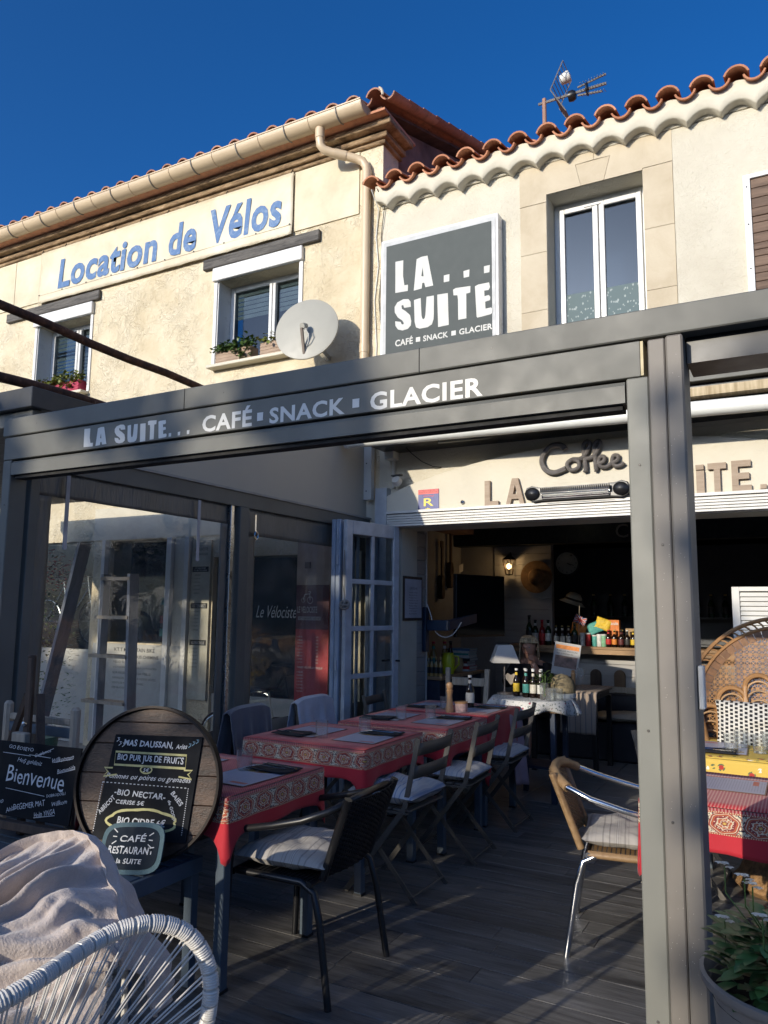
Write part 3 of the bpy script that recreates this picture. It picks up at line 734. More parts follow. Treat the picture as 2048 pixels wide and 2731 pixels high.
# clear screens on the left side: header, borders, film, straps
def canvas():
    m = Mt('grey_pvc_canvas', .45); v = m.coord(); m.color(m.ramp(m.noise(v, 3, 4), [(.3, (.115, .110, .095)), (.7, (.175, .168, .148))]))
    m.bump(m.noise(m.coord(scale=(1, 6, 1)), 6, 2, .5, .6), .5, .015); return m.m
CANV = canvas()
def screen(y0, y1, yf0, yf1, zt, label):
    sc_ = E('clear_screen', (-3.5, (y0+y1)/2, 0), label, 'screen', 'clear plastic screens along the left side')
    xx = -3.50
    def wv(y, z): return .006*noise.noise(Vector((y*2, z*1.5, 2)))+.010*noise.noise(Vector((y*5, z*4, 7)))
    MB().grid(lambda u, v: (xx+wv(y0+(y1-y0)*u, 9), y0+(y1-y0)*u, zt+(2.212-zt)*v), 40, 6).build('header', CANV, sc_, smooth=True, solid=.003)
    for a, b in ((y0, yf0), (yf1, y1)):
        if b-a > .01: MB().grid(lambda u, v: (xx+.5*wv(3, (.0+(zt)*v)*5), a+(b-a)*u, .0+(zt)*v), 4, 60).build('border', CANV, sc_, smooth=True, solid=.003)
    MB().grid(lambda u, v: (xx+wv(1, 1)*0, yf0+(yf1-yf0)*u, .0+.68*v), 4, 4).build('skirt', CANV, sc_, smooth=True, solid=.003)
    MB().grid(lambda u, v: (xx+.35*wv(yf0+(yf1-yf0)*u, .68+(zt-.68)*v), yf0+(yf1-yf0)*u, .68+(zt-.68)*v), 60, 50).build('film', CRYSTAL, sc_, smooth=True)
    return sc_
sa = screen(2.56, 4.10, 2.665, 4.02, 2.078, 'long clear plastic screen between corner post and middle post')
sb = screen(4.287, 6.02, 4.40, 5.95, 2.02, 'short clear plastic screen beside the white glazed door')
STRAP = simple('white_strap', (.42, .42, .44), .6)
for y in (2.735, 3.762): MB().box(-3.462, -3.458, y-.012, y+.012, 1.80, 2.20).lathe([(.014, -.004), (.014, .004)], 10, T=Matrix.Translation((-3.46, y, 1.81)) @ Matrix.Rotation(math.pi/2, 4, 'Y')).build('strap', STRAP, sa)
MB().box(-3.468, -3.464, 4.355, 4.37, 2.03, 2.17).tube([(-3.455, 4.36+.02*math.cos(a), 2.02+.03*math.sin(a)) for a in [k*math.pi/6 for k in range(12)]], .005, 6, closed=True).build('ring', STEEL, sb)

# neighbour's low canopy and rusty pipes on the left
NC = E('neighbour_canopy', (-5, 4, 2.5), 'dark grey flat canopy of the shop left of the pergola', 'canopy')
MB().box(-8, -3.66, 2.62, 5.4, 2.585, 2.70).build('roof_panel', DARKM, NC, bevel=.004)
MB().box(-8, -3.70, 2.66, 2.72, 2.50, 2.584).build('front_rail', GREYM, NC, bevel=.004)
MB().box(-6.5, -6.42, 2.66, 2.74, -.06, 2.499).build('post', GREYM, NC, bevel=.004)
def rust():
    m = Mt('rusty_pipe', .85); v = m.coord()
    m.color(m.ramp(m.noise(v, 14, 6, .7), [(.3, (.022, .012, .010)), (.5, (.075, .030, .018)), (.62, (.13, .055, .03)), (.72, (.30, .22, .16))])); m.bump(m.noise(v, 60, 4), .8, .004); return m.m
RUST = rust()
for i, (a, b, l) in enumerate((((-4.6, 1.4, 3.53), (-4.6, 6.09, 3.40), 'upper rusty pipe running from the street to the yellow wall'), ((-4.2, 1.4, 2.86), (-4.2, 6.09, 2.905), 'lower rusty pipe close above the dark canopy'))):
    tag(MB().tube([Vector(a).lerp(Vector(b), k/12)+Vector((0, 0, .01*math.sin(k*1.7))) for k in range(13)], .032, 10).build('rusty_pipe', RUST, None, smooth=True), l, 'pipe', 'rusty pipes above the canopy')

# awning rolled up under the eave
AW = E('awning', (-.5, 5.6, 2.9), 'rolled up awning with silver front bar above the opening', 'awning')
MB().tube([(-3.44+.0*k, 5.60, 2.958) for k in (0,)]+[(3.0, 5.60, 2.86)], .056, 14).build('front_bar', simple('silver_awning_bar', (.78, .79, .74), .45, .0, var=.08, vs=4), AW, smooth=50)
MB().tube([(-3.47, 5.60, 2.958), (-3.44, 5.60, 2.958)], .060, 14).build('end_cap', PVC, AW, smooth=50)
def rollm():
    m = Mt('beige_awning_roll', .8); v = m.coord(scale=(1, .1, .1)); m.color(m.ramp(m.noise(v, 45, 3), [(.3, (.33, .25, .14)), (.7, (.56, .46, .30))])); return m.m
MB().box(-3.3, 3.0, 5.62, 5.74, 3.012, 3.082).build('fabric_roll', rollm(), AW, bevel=.02, bseg=2)
MB().box(-3.3, 3.0, 5.68, YW-.002, 3.14, 3.235).box(-3.3, 3.0, 5.66, YW-.002, 3.236, 3.262).build('cassette', GREYM, AW, bevel=.004)
MB().box(-3.3, 3.0, 5.75, YW-.002, 2.93, 3.138).build('dark_gap_fill', BLACK, AW)  # black box stands in for the shaded gap between roll and bar
for x in (-2.6, -.9, .9):
    MB().bar((x, 5.65, 2.90), (x+.55, 6.0, 2.98), .04, .05).build('folding_arm', GREYM, AW)

# things on the arched board
WLM = LETTERW
def letter3(name, poly, x0, x1, z0, z1, yb, d, m, label, grp='bleached wooden letters on the arched board'):
    o = put_flat(name, splines_mesh(poly, extrude=.1) if not isinstance(poly, str) else text_mesh(poly, .03, 0, .1), WALLF(yb), (x0, x1, z0, z1), m, None, d)
    return tag(o, label, 'letter', grp)
YF = 6.009
Lp = [[(0, 0), (1, 0), (1, .2), (.38, .2), (.38, 1), (0, 1)]]
letter3('wooden_letter', Lp, -2.315, -2.195, 2.365, 2.585, YF, .035, WLM, 'bleached wooden letter L left of the heater')
letter3('wooden_letter', [[(0, 0), (.22, 0), (.32, .25), (.68, .25), (.78, 0), (1, 0), (.65, 1), (.35, 1)], [(.39, .42), (.5, .76), (.61, .42)]], -2.13, -1.965, 2.36, 2.59, YF, .035, WLM, 'bleached wooden letter A touching the heater')
letter3('wooden_letter', 'S', -1.08, -.93, 2.36, 2.585, YF, .035, WLM, 'bleached wooden letter S hidden behind the thick post')
letter3('wooden_letter', [[(0, 1), (0, .3), (.12, .06), (.35, 0), (.65, 0), (.88, .06), (1, .3), (1, 1), (.68, 1), (.68, .32), (.58, .2), (.42, .2), (.32, .32), (.32, 1)]], -.85, -.675, 2.355, 2.58, YF, .035, WLM, 'bleached wooden letter U cut by the post edge')
letter3('wooden_letter', [[(0, 0), (1, 0), (1, .78), (0, .78)]], -.645, -.59, 2.362, 2.54, YF, .035, WLM, 'bleached wooden letter i stem between U and T')
letter3('wooden_letter', [[(0, 0), (1, 0), (1, 1), (0, 1)]], -.647, -.592, 2.548, 2.585, YF, .035, WLM, 'small square dot block above the letter i')
letter3('wooden_letter', [[(.33, 0), (.67, 0), (.67, .8), (1, .8), (1, 1), (0, 1), (0, .8), (.33, .8)]], -.565, -.44, 2.365, 2.59, YF, .035, WLM, 'bleached wooden letter T between i and E')
letter3('wooden_letter', [[(0, 0), (1, 0), (1, .2), (.34, .2), (.34, .4), (.9, .4), (.9, .6), (.34, .6), (.34, .8), (1, .8), (1, 1), (0, 1)]], -.405, -.277, 2.367, 2.595, YF, .035, WLM, 'bleached wooden letter E last of the word')
for k in range(3): letter3('wooden_letter', [[(0, 0), (1, 0), (1, 1), (0, 1)]], -.222+k*.1, -.182+k*.1, 2.378, 2.41, YF, .035, WLM, 'square wooden full stop %s' % ('right after the E', 'second after the E', 'third after the E')[k])
def cursive():
    """script word: thick tube strokes, extruded as one piece"""
    st = []
    st.append([(.30, .78), (.24, .95), (.12, .95), (.03, .7), (.0, .42), (.05, .12), (.16, .0), (.30, .12)])
    st.append([(.38, .42), (.32, .3), (.33, .12), (.39, .04), (.46, .14), (.45, .34), (.38, .42), (.47, .40)])
    st.append([(.47, .40), (.53, .5), (.60, .86), (.56, .99), (.52, .82), (.535, .4), (.545, -.0), (.53, .02)])
    st.append([(.54, .40), (.64, .46), (.72, .84), (.70, .97), (.655, .85), (.66, .4), (.67, .02), (.66, .0)])
    st.append([(.68, .18), (.76, .26), (.77, .4), (.72, .42), (.70, .24), (.73, .08), (.80, .07), (.85, .18)])
    st.append([(.85, .18), (.92, .26), (.93, .4), (.88, .42), (.86, .24), (.89, .08), (.95, .07), (1.0, .16)])
    mb = MB()
    for i, s_ in enumerate(st):
        P = [Vector((-1.815+.655*u, YF-.03, 2.61+.235*v)) for u, v in s_]
        Q = []
        for k in range(len(P)-1):
            p0, p1, p2, p3 = P[max(k-1, 0)], P[k], P[k+1], P[min(k+2, len(P)-1)]
            for t in (0, .2, .4, .6, .8):
                Q.append(.5*((2*p1)+(p2-p0)*t+(2*p0-5*p1+4*p2-p3)*t*t+(3*p1-p0-3*p2+p3)*t**3))
        Q.append(P[-1]); mb.tube(Q, .0, 8, rs=[.023 if i < 1 else (.019 if i in (2, 3) else .017) for q in Q])
    return mb
tag(cursive().build('cursive_sign', wood('charred_wood_letters', (.05, .045, .045), (.17, .155, .145), axis='X'), None, smooth=True), 'dark wooden script word Coffee above the heater', 'sign')
HT = E('patio_heater', (-1.53, 5.9, 2.42), 'black wall mounted infrared heater with glowing-tube reflector', 'heater')
body = [(-.42, .01), (-.40, .055), (-.355, .07), (-.30, .055), (.30, .055), (.355, .07), (.40, .055), (.42, .01), (.40, -.04), (.35, -.062), (.28, -.055), (-.28, -.055), (-.35, -.062), (-.40, -.04)]
TH = Matrix.Translation((-1.53, 5.97, 2.435)) @ Matrix(((1, 0, 0, 0), (0, 0, -1, 0), (0, 1, 0, 0), (0, 0, 0, 1)))
MB().prism(body, TH, .05).build('body', BLACK, HT, bevel=.008, bseg=2)
for sx in (-1, 1): MB().lathe([(.0, 0), (.045, .0), (.052, .012), (.03, .03), (0, .034)], 18, T=Matrix.Translation((-1.53+sx*.35, 5.919, 2.438)) @ Matrix.Rotation(math.pi/2, 4, 'X') @ Matrix.Diagonal((1.15, 1, 1, 1))).build('end_housing', BLACK, HT, smooth=True)
MB().grid(lambda u, v: (-1.53-.27+.54*u, 5.915-.012*math.cos((v-.5)*3), 2.388+.08*v), 2, 8).build('reflector', STEEL, HT, smooth=True)
MB().tube([(-1.79, 5.895, 2.42), (-1.27, 5.895, 2.42)], .010, 8).build('tube', simple('heater_tube', (.55, .55, .52), .3), HT, smooth=True)
gr = MB()
for k in range(34): gr.box(-1.80+.0163*k, -1.798+.0163*k, 5.86, 5.905, 2.43, 2.475)
for z in (2.385, 2.43, 2.475): gr.box(-1.80, -1.26, 5.862, 5.868, z, z+.004)
gr.build('grille', BLACK, HT)
MB().tube([(-1.13, 5.95, 2.40), (-1.11, 5.97, 2.36), (-1.09, 6.0, 2.35)], .006, 6).build('cable', BLACK, HT, smooth=True)
RS = E('small_poster', (-2.85, 6.0, 2.34), 'small blue poster with red top and yellow letter R', 'poster')
MB().box(-2.955, -2.755, 6.003, 6.0085, 2.335, 2.555).build('sheet', simple('blue_print', (.03, .045, .21), .4, var=.03), RS)
MB().box(-2.954, -2.756, 6.001, 6.0025, 2.512, 2.554).build('red_band', simple('red_print', (.60, .035, .04), .4, var=.03), RS)
YEL = simple('yellow_print', (.72, .58, .04), .4, var=.03)
words('lettering', 'R', WALLF(6.0015), (-2.90, -2.805, 2.405, 2.475), YEL, RS, bold=.01)
put_flat('emblem', splines_mesh([[(0, .9), (.3, .8), (.5, 1), (.7, .8), (1, .9), (.75, .5), (.85, .05), (.6, .2), (.5, 0), (.4, .2), (.15, .05), (.25, .5)]]), WALLF(6.0015), (-2.885, -2.835, 2.345, 2.39), YEL, RS)
words('lettering', 'TRAITEUR\nRESTAURANT', WALLF(6.0005), (-2.945, -2.765, 2.522, 2.548), simple('dark_red_print', (.16, .01, .01), .5), RS, align='CENTER')
words('lettering', 'RECOMMANDÉ', WALLF(6.0015), (-2.90, -2.80, 2.488, 2.503), simple('pink_print', (.8, .12, .12), .5), RS)
tag(MB().lathe([(0, 0), (.016, .0), (.018, .012), (.012, .02), (0, .024)], 14, T=WALLF(YF)@Matrix.Translation((-2.53, 2.42, 0))).build('door_bell', STEEL, None, smooth=True), 'round steel button on the arched board beside the poster', 'button')
JB = tag(MB().box(-3.30, -3.20, 5.99, 6.098, 2.86, 2.96).box(-3.262, -3.232, 6.07, 6.098, 2.60, 2.86).build('junction_box', WHITE, None, bevel=.006), 'white junction box with conduit under the awning', 'junction box')
FL = E('floodlight', (-3.15, 6.0, 2.62), 'small floodlight standing on the arched board', 'light')
MB().lathe([(0, 0), (.045, .0), (.038, .05), (0, .055)], 12, T=Matrix.Translation((-3.17, 6.02, 2.64)) @ Matrix.Rotation(RAD(60), 4, 'X')).build('lamp_body', WHITE, FL, smooth=40)
MB().bar((-3.22, 6.0, 2.70), (-3.12, 6.0, 2.705), .05, .01).build('shade', DARKM, FL)
tag(MB().tube([(-3.05, 5.9, 2.95), (-2.98, 5.93, 2.87), (-2.9, 5.97, 2.80), (-2.83, 6.05, 2.765), (-2.77, 6.09, 2.76)], .004, 6).build('loose_cable', BLACK, None, smooth=True), 'thin black cable hanging from the awning to the wall', 'cable')
wire = [(-3.45, 5.95, 5.52), (-3.44, 6.08, 5.38), (-3.47, 6.09, 5.1), (-3.44, 6.09, 4.8), (-3.48, 6.09, 4.45), (-3.45, 6.09, 4.0), (-3.47, 6.09, 3.5)]
tag(MB().tube(wire, .006, 6).build('wall_cable', WHITE, None, smooth=True), 'white cable running down beside the downpipe', 'cable')
tag(MB().tube([(x+.055+.012*math.sin(z*5), y-.003, z) for x, y, z in wire], .004, 6).build('wall_cable', BLACK, None, smooth=True), 'thin black cable winding down beside the white one', 'cable')
# satellite dish
SD = E('satellite_dish', (-3.95, 5.7, 4.0), 'round pale satellite dish with feed arm on the yellow wall', 'satellite dish')
TD = Matrix.Translation((-4.0, 5.74, 4.115)) @ Matrix.Rotation(RAD(12), 4, 'Z') @ Matrix.Rotation(RAD(80), 4, 'X')
DISHM = simple('pale_dish_paint', (.36, .35, .30), .5, var=.04)
MB().lathe([(.305, -.055), (.318, -.05), (.318, -.035), (.305, -.035), (.25, -.022), (.18, -.010), (.1, -.003), (0, 0)], 40, T=TD @ Matrix.Rotation(math.pi, 4, 'X') @ Matrix.Scale(1, 4)).build('reflector', DISHM, SD, smooth=50, origin=(-4.0, 5.72, 4.115))
MB().bar(TD @ Vector((0, -.30, .02)), TD @ Vector((.0, -.05, .16)), .022, .03).build('feed_arm', simple('arm_grey', (.2, .16, .13), .6), SD)
MB().lathe([(0, 0), (.028, 0), (.032, .03), (.024, .07), (0, .075)], 12, T=Matrix.Translation(TD @ Vector((.0, -.03, .155))) @ Matrix.Rotation(RAD(-70), 4, 'X')).build('feed_horn', DISHM, SD, smooth=50)
MB().tube([TD @ Vector(q) for q in ((.03, -.05, .15), (.06, -.10, .12), (.05, -.16, .09), (.02, -.2, .06), (-.03, -.29, .03))], .005, 6).build('cable', WHITE, SD, smooth=True)
MB().bar((-4.0, 5.76, 4.05), (-4.0, 6.10, 3.95), .05, .05).build('wall_arm', ALU, SD)
# roof aerial
AN = E('roof_aerial', (-2.04, 7, 5.8), 'television aerial with reflector grid on the right roof', 'aerial')
AG = simple('aerial_metal', (.20, .19, .18), .45, .3)
MB().tube([(-2.04, 7, 5.7), (-2.04, 7, 6.66)], .022, 8).build('mast', simple('brown_mast', (.28, .15, .10), .6), AN, smooth=True)
MB().tube([(-2.1, 7, 6.62), (-1.42, 7, 6.62)], .014, 6).build('boom', AG, AN)
for dz, xe, xs_ in ((.10, -1.42, -1.70), (-.07, -1.46, -1.70)): MB().tube([(xs_, 7, 6.62+dz*.5), (xe, 7, 6.62+dz)], .010, 6).build('boom', AG, AN)
di = MB()
for k in range(9):
    x = -1.66+.028*k
    for dz in (.075+.0032*k, 0, -.052-.0022*k): di.tube([(x, 6.94, 6.62+dz-.025), (x, 7.06, 6.62+dz+.025)], .003, 4)
di.build('director_element', AG, AN)['kind'] = 'stuff'
gd = MB()
for sgn in (1, -1):
    base = Vector((-1.93, 7, 6.62)); tip = Vector((-1.80, 7, 6.62+sgn*.27)) if sgn > 0 else Vector((-1.78, 7, 6.62-.27))
    for w_ in (-.16, .16): gd.tube([base+Vector((0, w_, 0)), tip+Vector((0, w_, 0))], .006, 5)
    for k in range(1, 8): p = base.lerp(tip, k/7); gd.tube([p+Vector((0, -.16, 0)), p+Vector((0, .16, 0))], .004, 4)
gd.build('reflector_grid', AG, AN)
MB().lathe([(0, 0), (.05, .01), (.055, .05), (.04, .08), (0, .09)], 10, T=Matrix.Translation((-1.80, 7, 6.60)) @ Matrix.Rotation(RAD(90), 4, 'Y')).build('amplifier_box', BLACK, AN, smooth=40)
MB().lathe([(0, 0), (.06, .005), (.065, .02), (0, .03)], 10, T=Matrix.Translation((-1.62, 7, 6.62)) @ Matrix.Rotation(RAD(90), 4, 'Y')).build('dipole', BLACK, AN, smooth=40)
MB().lathe([(0, 0), (.045, .01), (.06, .09), (.05, .11), (0, .12)], 12, T=Matrix.Translation((-1.88, 7, 6.80)) @ Matrix.Rotation(RAD(75), 4, 'Y')).build('feed_head', WHITE, AN, smooth=40)
# ---------------------------------------------------------------- glazed door folded back
DR = E('glazed_door', (-3.17, 6.03, 0), 'white glazed door folded open with two columns of panes', 'door')
A_, B_ = Vector((-3.172, 6.03, 0)), Vector((-3.305, 5.34, 0)); dv = (B_-A_).normalized(); Ld = (B_-A_).length; nv = Vector((dv.y, -dv.x, 0))
TDr = Matrix((dv, Vector((0, 0, 1)), dv.cross(Vector((0, 0, 1))))).transposed().to_4x4(); TDr.translation = A_
def dbox(u0, u1, z0, z1, w0, w1, mb=None):
    mb = mb or MB(); return mb.box(u0, u1, z0, z1, w0, w1, TDr)
dbox(0, .075, .02, 2.235, -.02, .02).build('stile', OLDWHITE, DR, bevel=.004)
dbox(Ld-.08, Ld, .02, 2.235, -.02, .02).build('stile', OLDWHITE, DR, bevel=.004)
dbox(.075, Ld-.08, 2.12, 2.235, -.019, .019).build('top_rail', OLDWHITE, DR, bevel=.004)
dbox(.075, Ld-.08, .02, .22, -.019, .019).build('bottom_rail', OLDWHITE, DR, bevel=.004)
hz_ = [.22, .555, .945, 1.335, 1.725, 2.12]; mid = Ld/2
for z in hz_[1:-1]: dbox(.075, Ld-.08, z-.02, z+.02, -.015, .015).build('glazing_bar', OLDWHITE, DR, bevel=.003)
for a, b in zip(hz_[:-1], hz_[1:]):
    lo = a+(.02 if a > .3 else 0); hi = b-(.02 if b < 2 else 0)
    dbox(mid-.018, mid+.018, lo, hi, -.0145, .0145).build('glazing_bar', OLDWHITE, DR, bevel=.003)
    dbox(.075, mid-.018, lo, hi, -.002, .002).build('pane', SHOPGLASS, DR); dbox(mid+.018, Ld-.08, lo, hi, -.002, .002).build('pane', SHOPGLASS, DR)
h_ = dbox(.02, .055, .92, 1.14, .02, .028); h_.tube([TDr @ Vector(q) for q in ((.037, 1.05, .028), (.037, 1.05, .06), (.13, 1.05, .06))], .009, 8).tube([TDr @ Vector((.037, 1.05, -.02)), TDr @ Vector((.037, 1.05, -.06))], .009, 8)
h_.build('handle', BLACK, DR)
BW = simple('blue_white_paint', (.36, .41, .48), .5, var=.14, vs=10, bump=.3, bs=25)
for xq in (-3.385, -3.43):
    lf = MB().box(xq, xq+.04, 5.33, 5.41, .02, 2.24).build('folded_leaf', BW, DR, bevel=.005)
    MB().box(xq, xq+.04, 5.90, 5.98, .02, 2.24).build('stile', BW, lf, bevel=.005); MB().box(xq, xq+.04, 5.41, 5.90, 2.13, 2.24).build('top_rail', BW, lf); MB().box(xq, xq+.04, 5.41, 5.90, .02, .24).build('bottom_rail', BW, lf)
    MB().box(xq+.012, xq+.028, 5.64, 5.67, .24, 2.13).build('glazing_bar', BW, lf)
for z in (2.08, 1.86, 1.0, .3): MB().tube([(-3.362, 5.322, z), (-3.362, 5.322, z+.08)], .008, 8).build('hinge', OLDWHITE, DR, smooth=True)
RK = E('rope_knot', (-3.30, 5.30, 1.5), 'knotted rope ball hanging on the edge of the glazed door', 'rope')
ROPE = simple('grey_rope', (.26, .24, .21), .9, bump=.6, bs=90)
MB().tube([(-3.29, 5.315, 1.98), (-3.285, 5.31, 1.7), (-3.275, 5.305, 1.56)], .004, 6).tube([(-3.29, 5.315, 1.98), (-3.30, 5.31, 1.7), (-3.27, 5.305, 1.56)], .004, 6).build('cord', ROPE, RK)
kb = MB()
for k in range(5):
    q = Matrix.Rotation(k*1.3, 3, Vector((1, .4*k, .7)).normalized()); kb.tube([Vector((-3.272, 5.30, 1.53))+q @ Vector((.036*math.cos(a), .036*math.sin(a), .005*math.sin(3*a))) for a in [i*math.pi/8 for i in range(16)]], .009, 6, closed=True)
kb.build('ball', ROPE, RK, smooth=True)

# ---------------------------------------------------------------- inside the café
def boards(name, fixed, a0, a1, z0, z1, h, axis, parent, m, t=.018):
    z = z0
    while z < z1-.01:
        zt = min(z+h, z1)
        if axis == 'Y': MB().box(fixed-t, fixed, a0, a1, z+.0015, zt-.0015).build(name, m, parent, bevel=.003)
        else: MB().box(a0, a1, fixed, fixed+t, z+.0015, zt-.0015).build(name, m, parent, bevel=.003)
        z = zt
IL = E('interior_left_wall', (-3.4, 7.5, 0), kind='structure')
MB().box(-3.5, -3.219, 6.43, 6.68, 0, 2.6).build('wall_core', PLASTER, IL); boards('board', -3.20, 6.10, 6.68, 0, 2.23, .131, 'Y', IL, CLAPY)
MB().box(-3.22, -3.195, 6.681, 6.70, 0, 2.6).build('corner_strip', WHITE, IL)
MB().box(-3.72, -3.70, 6.68, 8.9, 0, 2.6).build('recess_wall', PLASTER, IL)
IB = E('interior_back_wall', (-2, 8.7, 0), kind='structure')
MB().box(-3.72, -2.55, 8.72, 8.8, 0, 2.6).box(-2.55, 3.0, 8.72, 8.8, 0, 1.08).build('wall_core', PLASTER, IB)
boards('board', 8.70, -3.25, -2.55, 1.12, 2.26, .131, 'X', IB, CLAPB)
boards('board', 8.70, -3.25, 3.0, .0, 1.06, .131, 'X', IB, CLAPB)
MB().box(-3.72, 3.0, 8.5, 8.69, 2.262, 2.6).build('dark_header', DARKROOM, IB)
IR = E('interior_shell', (0, 9, 0), kind='structure')
MB().box(-3.72, 3.0, 6.42, 12, 2.6, 2.65).build('ceiling', PLASTER, IR)
MB().box(3.0, 3.1, 6.42, 12, 0, 2.6).build('right_wall', PLASTER, IR)
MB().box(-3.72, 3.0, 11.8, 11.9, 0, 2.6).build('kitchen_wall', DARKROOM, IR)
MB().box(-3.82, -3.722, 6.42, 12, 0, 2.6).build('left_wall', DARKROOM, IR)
SF = E('bar_shelf', (-.9, 8.55, 1.08), 'long wooden bar shelf on the white boarded half wall', 'shelf')
MB().box(-2.98, 2.9, 8.43, 8.80, 1.085, 1.115).build('board', OAK, SF, bevel=.004)
MB().box(-2.98, 2.9, 8.435, 8.455, 1.035, 1.083).build('front_edge', OAK, SF)
# ---------------------------------------------------------------- cloths and tables
RED = (.46, .012, .024); 
def provencal(name, base=RED, plain=False):
    m = Mt(name, .75); uv = m.xyz(m.coord('UV')); u, d = uv[0], uv[1]; ob = m.xyz(m.coord())
    tt = (d-.0545)*(1/.0415); ss = ((u*(1/.125)).frac()-.5)*2
    ang = (tt*.9).atan2(ss)
    r = (ss*ss*.92+tt*tt*.8).sqrt() + (ang*6).sin()*.035
    sn = m.noise(m.coord('UV'), 130, 2, .5); sn2 = m.noise(m.coord('UV'), 95, 2, .6)
    CRE = (.62, .54, .39); NAV = (.018, .022, .04); OR = (.40, .085, .035); DR = (.20, .02, .025)
    bgc = m.mix(sn.gt(.54), CRE, NAV); bgc = m.mix(sn2.gt(.62), bgc, OR)
    rings = m.ramp(r, [(0, (.55, .36, .08)), (.10, DR), (.20, CRE), (.25, OR), (.40, CRE), (.45, DR), (.62, OR), (.74, CRE), (.785, DR), (.83, OR)], 'CONSTANT')
    tex = m.mix(sn.gt(.57) * r.gt(.2) * r.lt(.62), rings, CRE)
    band = m.mix(r.lt(.87), bgc, tex)
    dots = ((u*(1/.0085)).frac()-.5).abs().lt(.25) * (tt.abs().gt(.93))
    band = m.mix(tt.abs().gt(.88), band, (.33, .05, .03)); band = m.mix(dots, band, (.55, .43, .25))
    fx = ((ob[0]*(1/.0125)).frac()-.5).abs(); fy = ((ob[1]*(1/.0125)).frac()-.5).abs()
    dot = fx.lt(.22)*fy.lt(.36)
    topc = m.mix(dot, (.42, .020, .028), (.60, .24, .20))
    row = m.mix(((u*(1/.0125)).frac()-.5).abs().lt(.25), (.30, .012, .02), (.45, .20, .17))
    c = m.mix(d.gt(0.0), topc, row); c = m.mix(d.gt(.012), c, band); c = m.mix(d.gt(.097), c, base)
    if plain: c = m.mix(d.gt(0.0), topc, base)
    m.color(m.mix(((m.noise(m.coord(), 6, 4)-.45)*3).clamp()*.18, c, (.12, .01, .015), 'MIX'))
    m.bump(m.noise(m.coord('UV'), 500, 1), .15, .001); m.set('Sheen Weight', .15); return m.m
CLOTH = provencal('red_provencal_cloth'); CLOTHP = provencal('plain_edged_red_cloth', plain=True)
def cherry():
    m = Mt('yellow_cherry_cloth', .75); uv = m.coord('UV'); v = m.vor(uv, 16, rnd=.8); w = m.noise(uv, 60, 1)
    c = m.mix(v.lt(.30)*w.gt(.47), (.64, .44, .08), (.10, .14, .06)); c = m.mix(v.lt(.20), c, (.42, .03, .02))
    v2 = m.vor(m.comb(X(m.nt, m.xyz(uv)[0].s)+.31, X(m.nt, m.xyz(uv)[1].s)+.17, 0), 13, rnd=.9)
    c = m.mix(v2.lt(.24)*w.gt(.47), c, (.72, .70, .60)); m.color(c); return m.m
CHERRY = cherry()
def cloth(name, x0, x1, y0, y1, zt, D0, m, label, cat='tablecloth', seed=0, corner=.75, group=None):
    mb = MB(); n = 26
    mb.grid(lambda u, v: (x0+(x1-x0)*u, y0+(y1-y0)*v, zt+.0015*noise.noise(Vector((u*4+seed, v*4, 0)))), 10, 8, lambda u, v: (x0+(x1-x0)*u, -40+(y1-y0)*v))
    per = []
    cs = [(x0, y0), (x1, y0), (x1, y1), (x0, y1)]; nm = [(0, -1), (1, 0), (0, 1), (-1, 0)]; s0 = 0
    for k in range(4):
        a = Vector(cs[k]); b = Vector(cs[(k+1) % 4]); L = (b-a).length
        for i in range(n):
            t = i/n; w = (1-math.cos(math.pi*t))/2; p = a.lerp(b, w); dc = min(w, 1-w)*L
            nn = Vector(nm[k])
            if i == 0: nn = (Vector(nm[k])+Vector(nm[k-1])).normalized()
            per.append((p, nn, s0+w*L, dc))
        s0 += L
    NP = len(per); R_ = 9; vs = []; uvs = []
    for i in range(NP+1):
        p, nn, s_, dc = per[i % NP]
        if i == NP: s_ = s0
        D = D0*(1+corner*math.exp(-(dc/.030)))
        q = noise.noise(Vector((s_*3+seed*5, seed, 0))); D *= 1+.07*noise.noise(Vector((s_*5, seed*3, 1)))
        for j in range(R_+1):
            t = j/R_; d = D*t
            out = .006+(.010+.012*q)*t + .004*t*t*math.exp(-(dc/.05)**2) + .006*t*math.sin(s_*22+seed)
            z = zt-.002 - d*(1-.02*(j == R_))
            vs.append((p.x+nn.x*out, p.y+nn.y*out, z)); uvs.append((s_, .0005+min(d, D0*.97 if dc > .1 else d)))
    fs = [(i*(R_+1)+j, (i+1)*(R_+1)+j, (i+1)*(R_+1)+j+1, i*(R_+1)+j+1) for i in range(NP) for j in range(R_)]
    mb.add(vs, fs, uvs)
    o = mb.build(name, m, None, smooth=60, solid=.002)
    return tag(o, label, cat, group)
def table(x0, x1, y0, y1, zt, label, group='tables under red cloths', m=BLUEGREY):
    t = E('dining_table', ((x0+x1)/2, (y0+y1)/2, 0), label, 'table', group)
    MB().box(x0+.005, x1-.005, y0+.005, y1-.005, zt-.025, zt-.004).build('tabletop', m, t, bevel=.003)
    MB().box(x0+.03, x1-.03, y0+.03, y1-.03, zt-.075, zt-.0255).build('apron', m, t)
    for x in (x0+.035, x1-.035):
        for y in (y0+.035, y1-.035):
            l = MB().box(x-.022, x+.022, y-.022, y+.022, .006, zt-.076).build('leg', m, t, bevel=.003)
            MB().box(x-.024, x+.024, y-.024, y+.024, 0, .012).build('foot', BLACK, l)
    return t
ZT = .75
table(-2.86, -2.055, 2.46, 3.13, ZT-.004, 'table nearest the camera under a red cloth')
table(-2.88, -2.10, 3.62, 4.30, ZT-.004, 'middle left table under a red cloth')
table(-2.75, -2.00, 4.45, 5.13, ZT-.004, 'third left table under a red cloth')
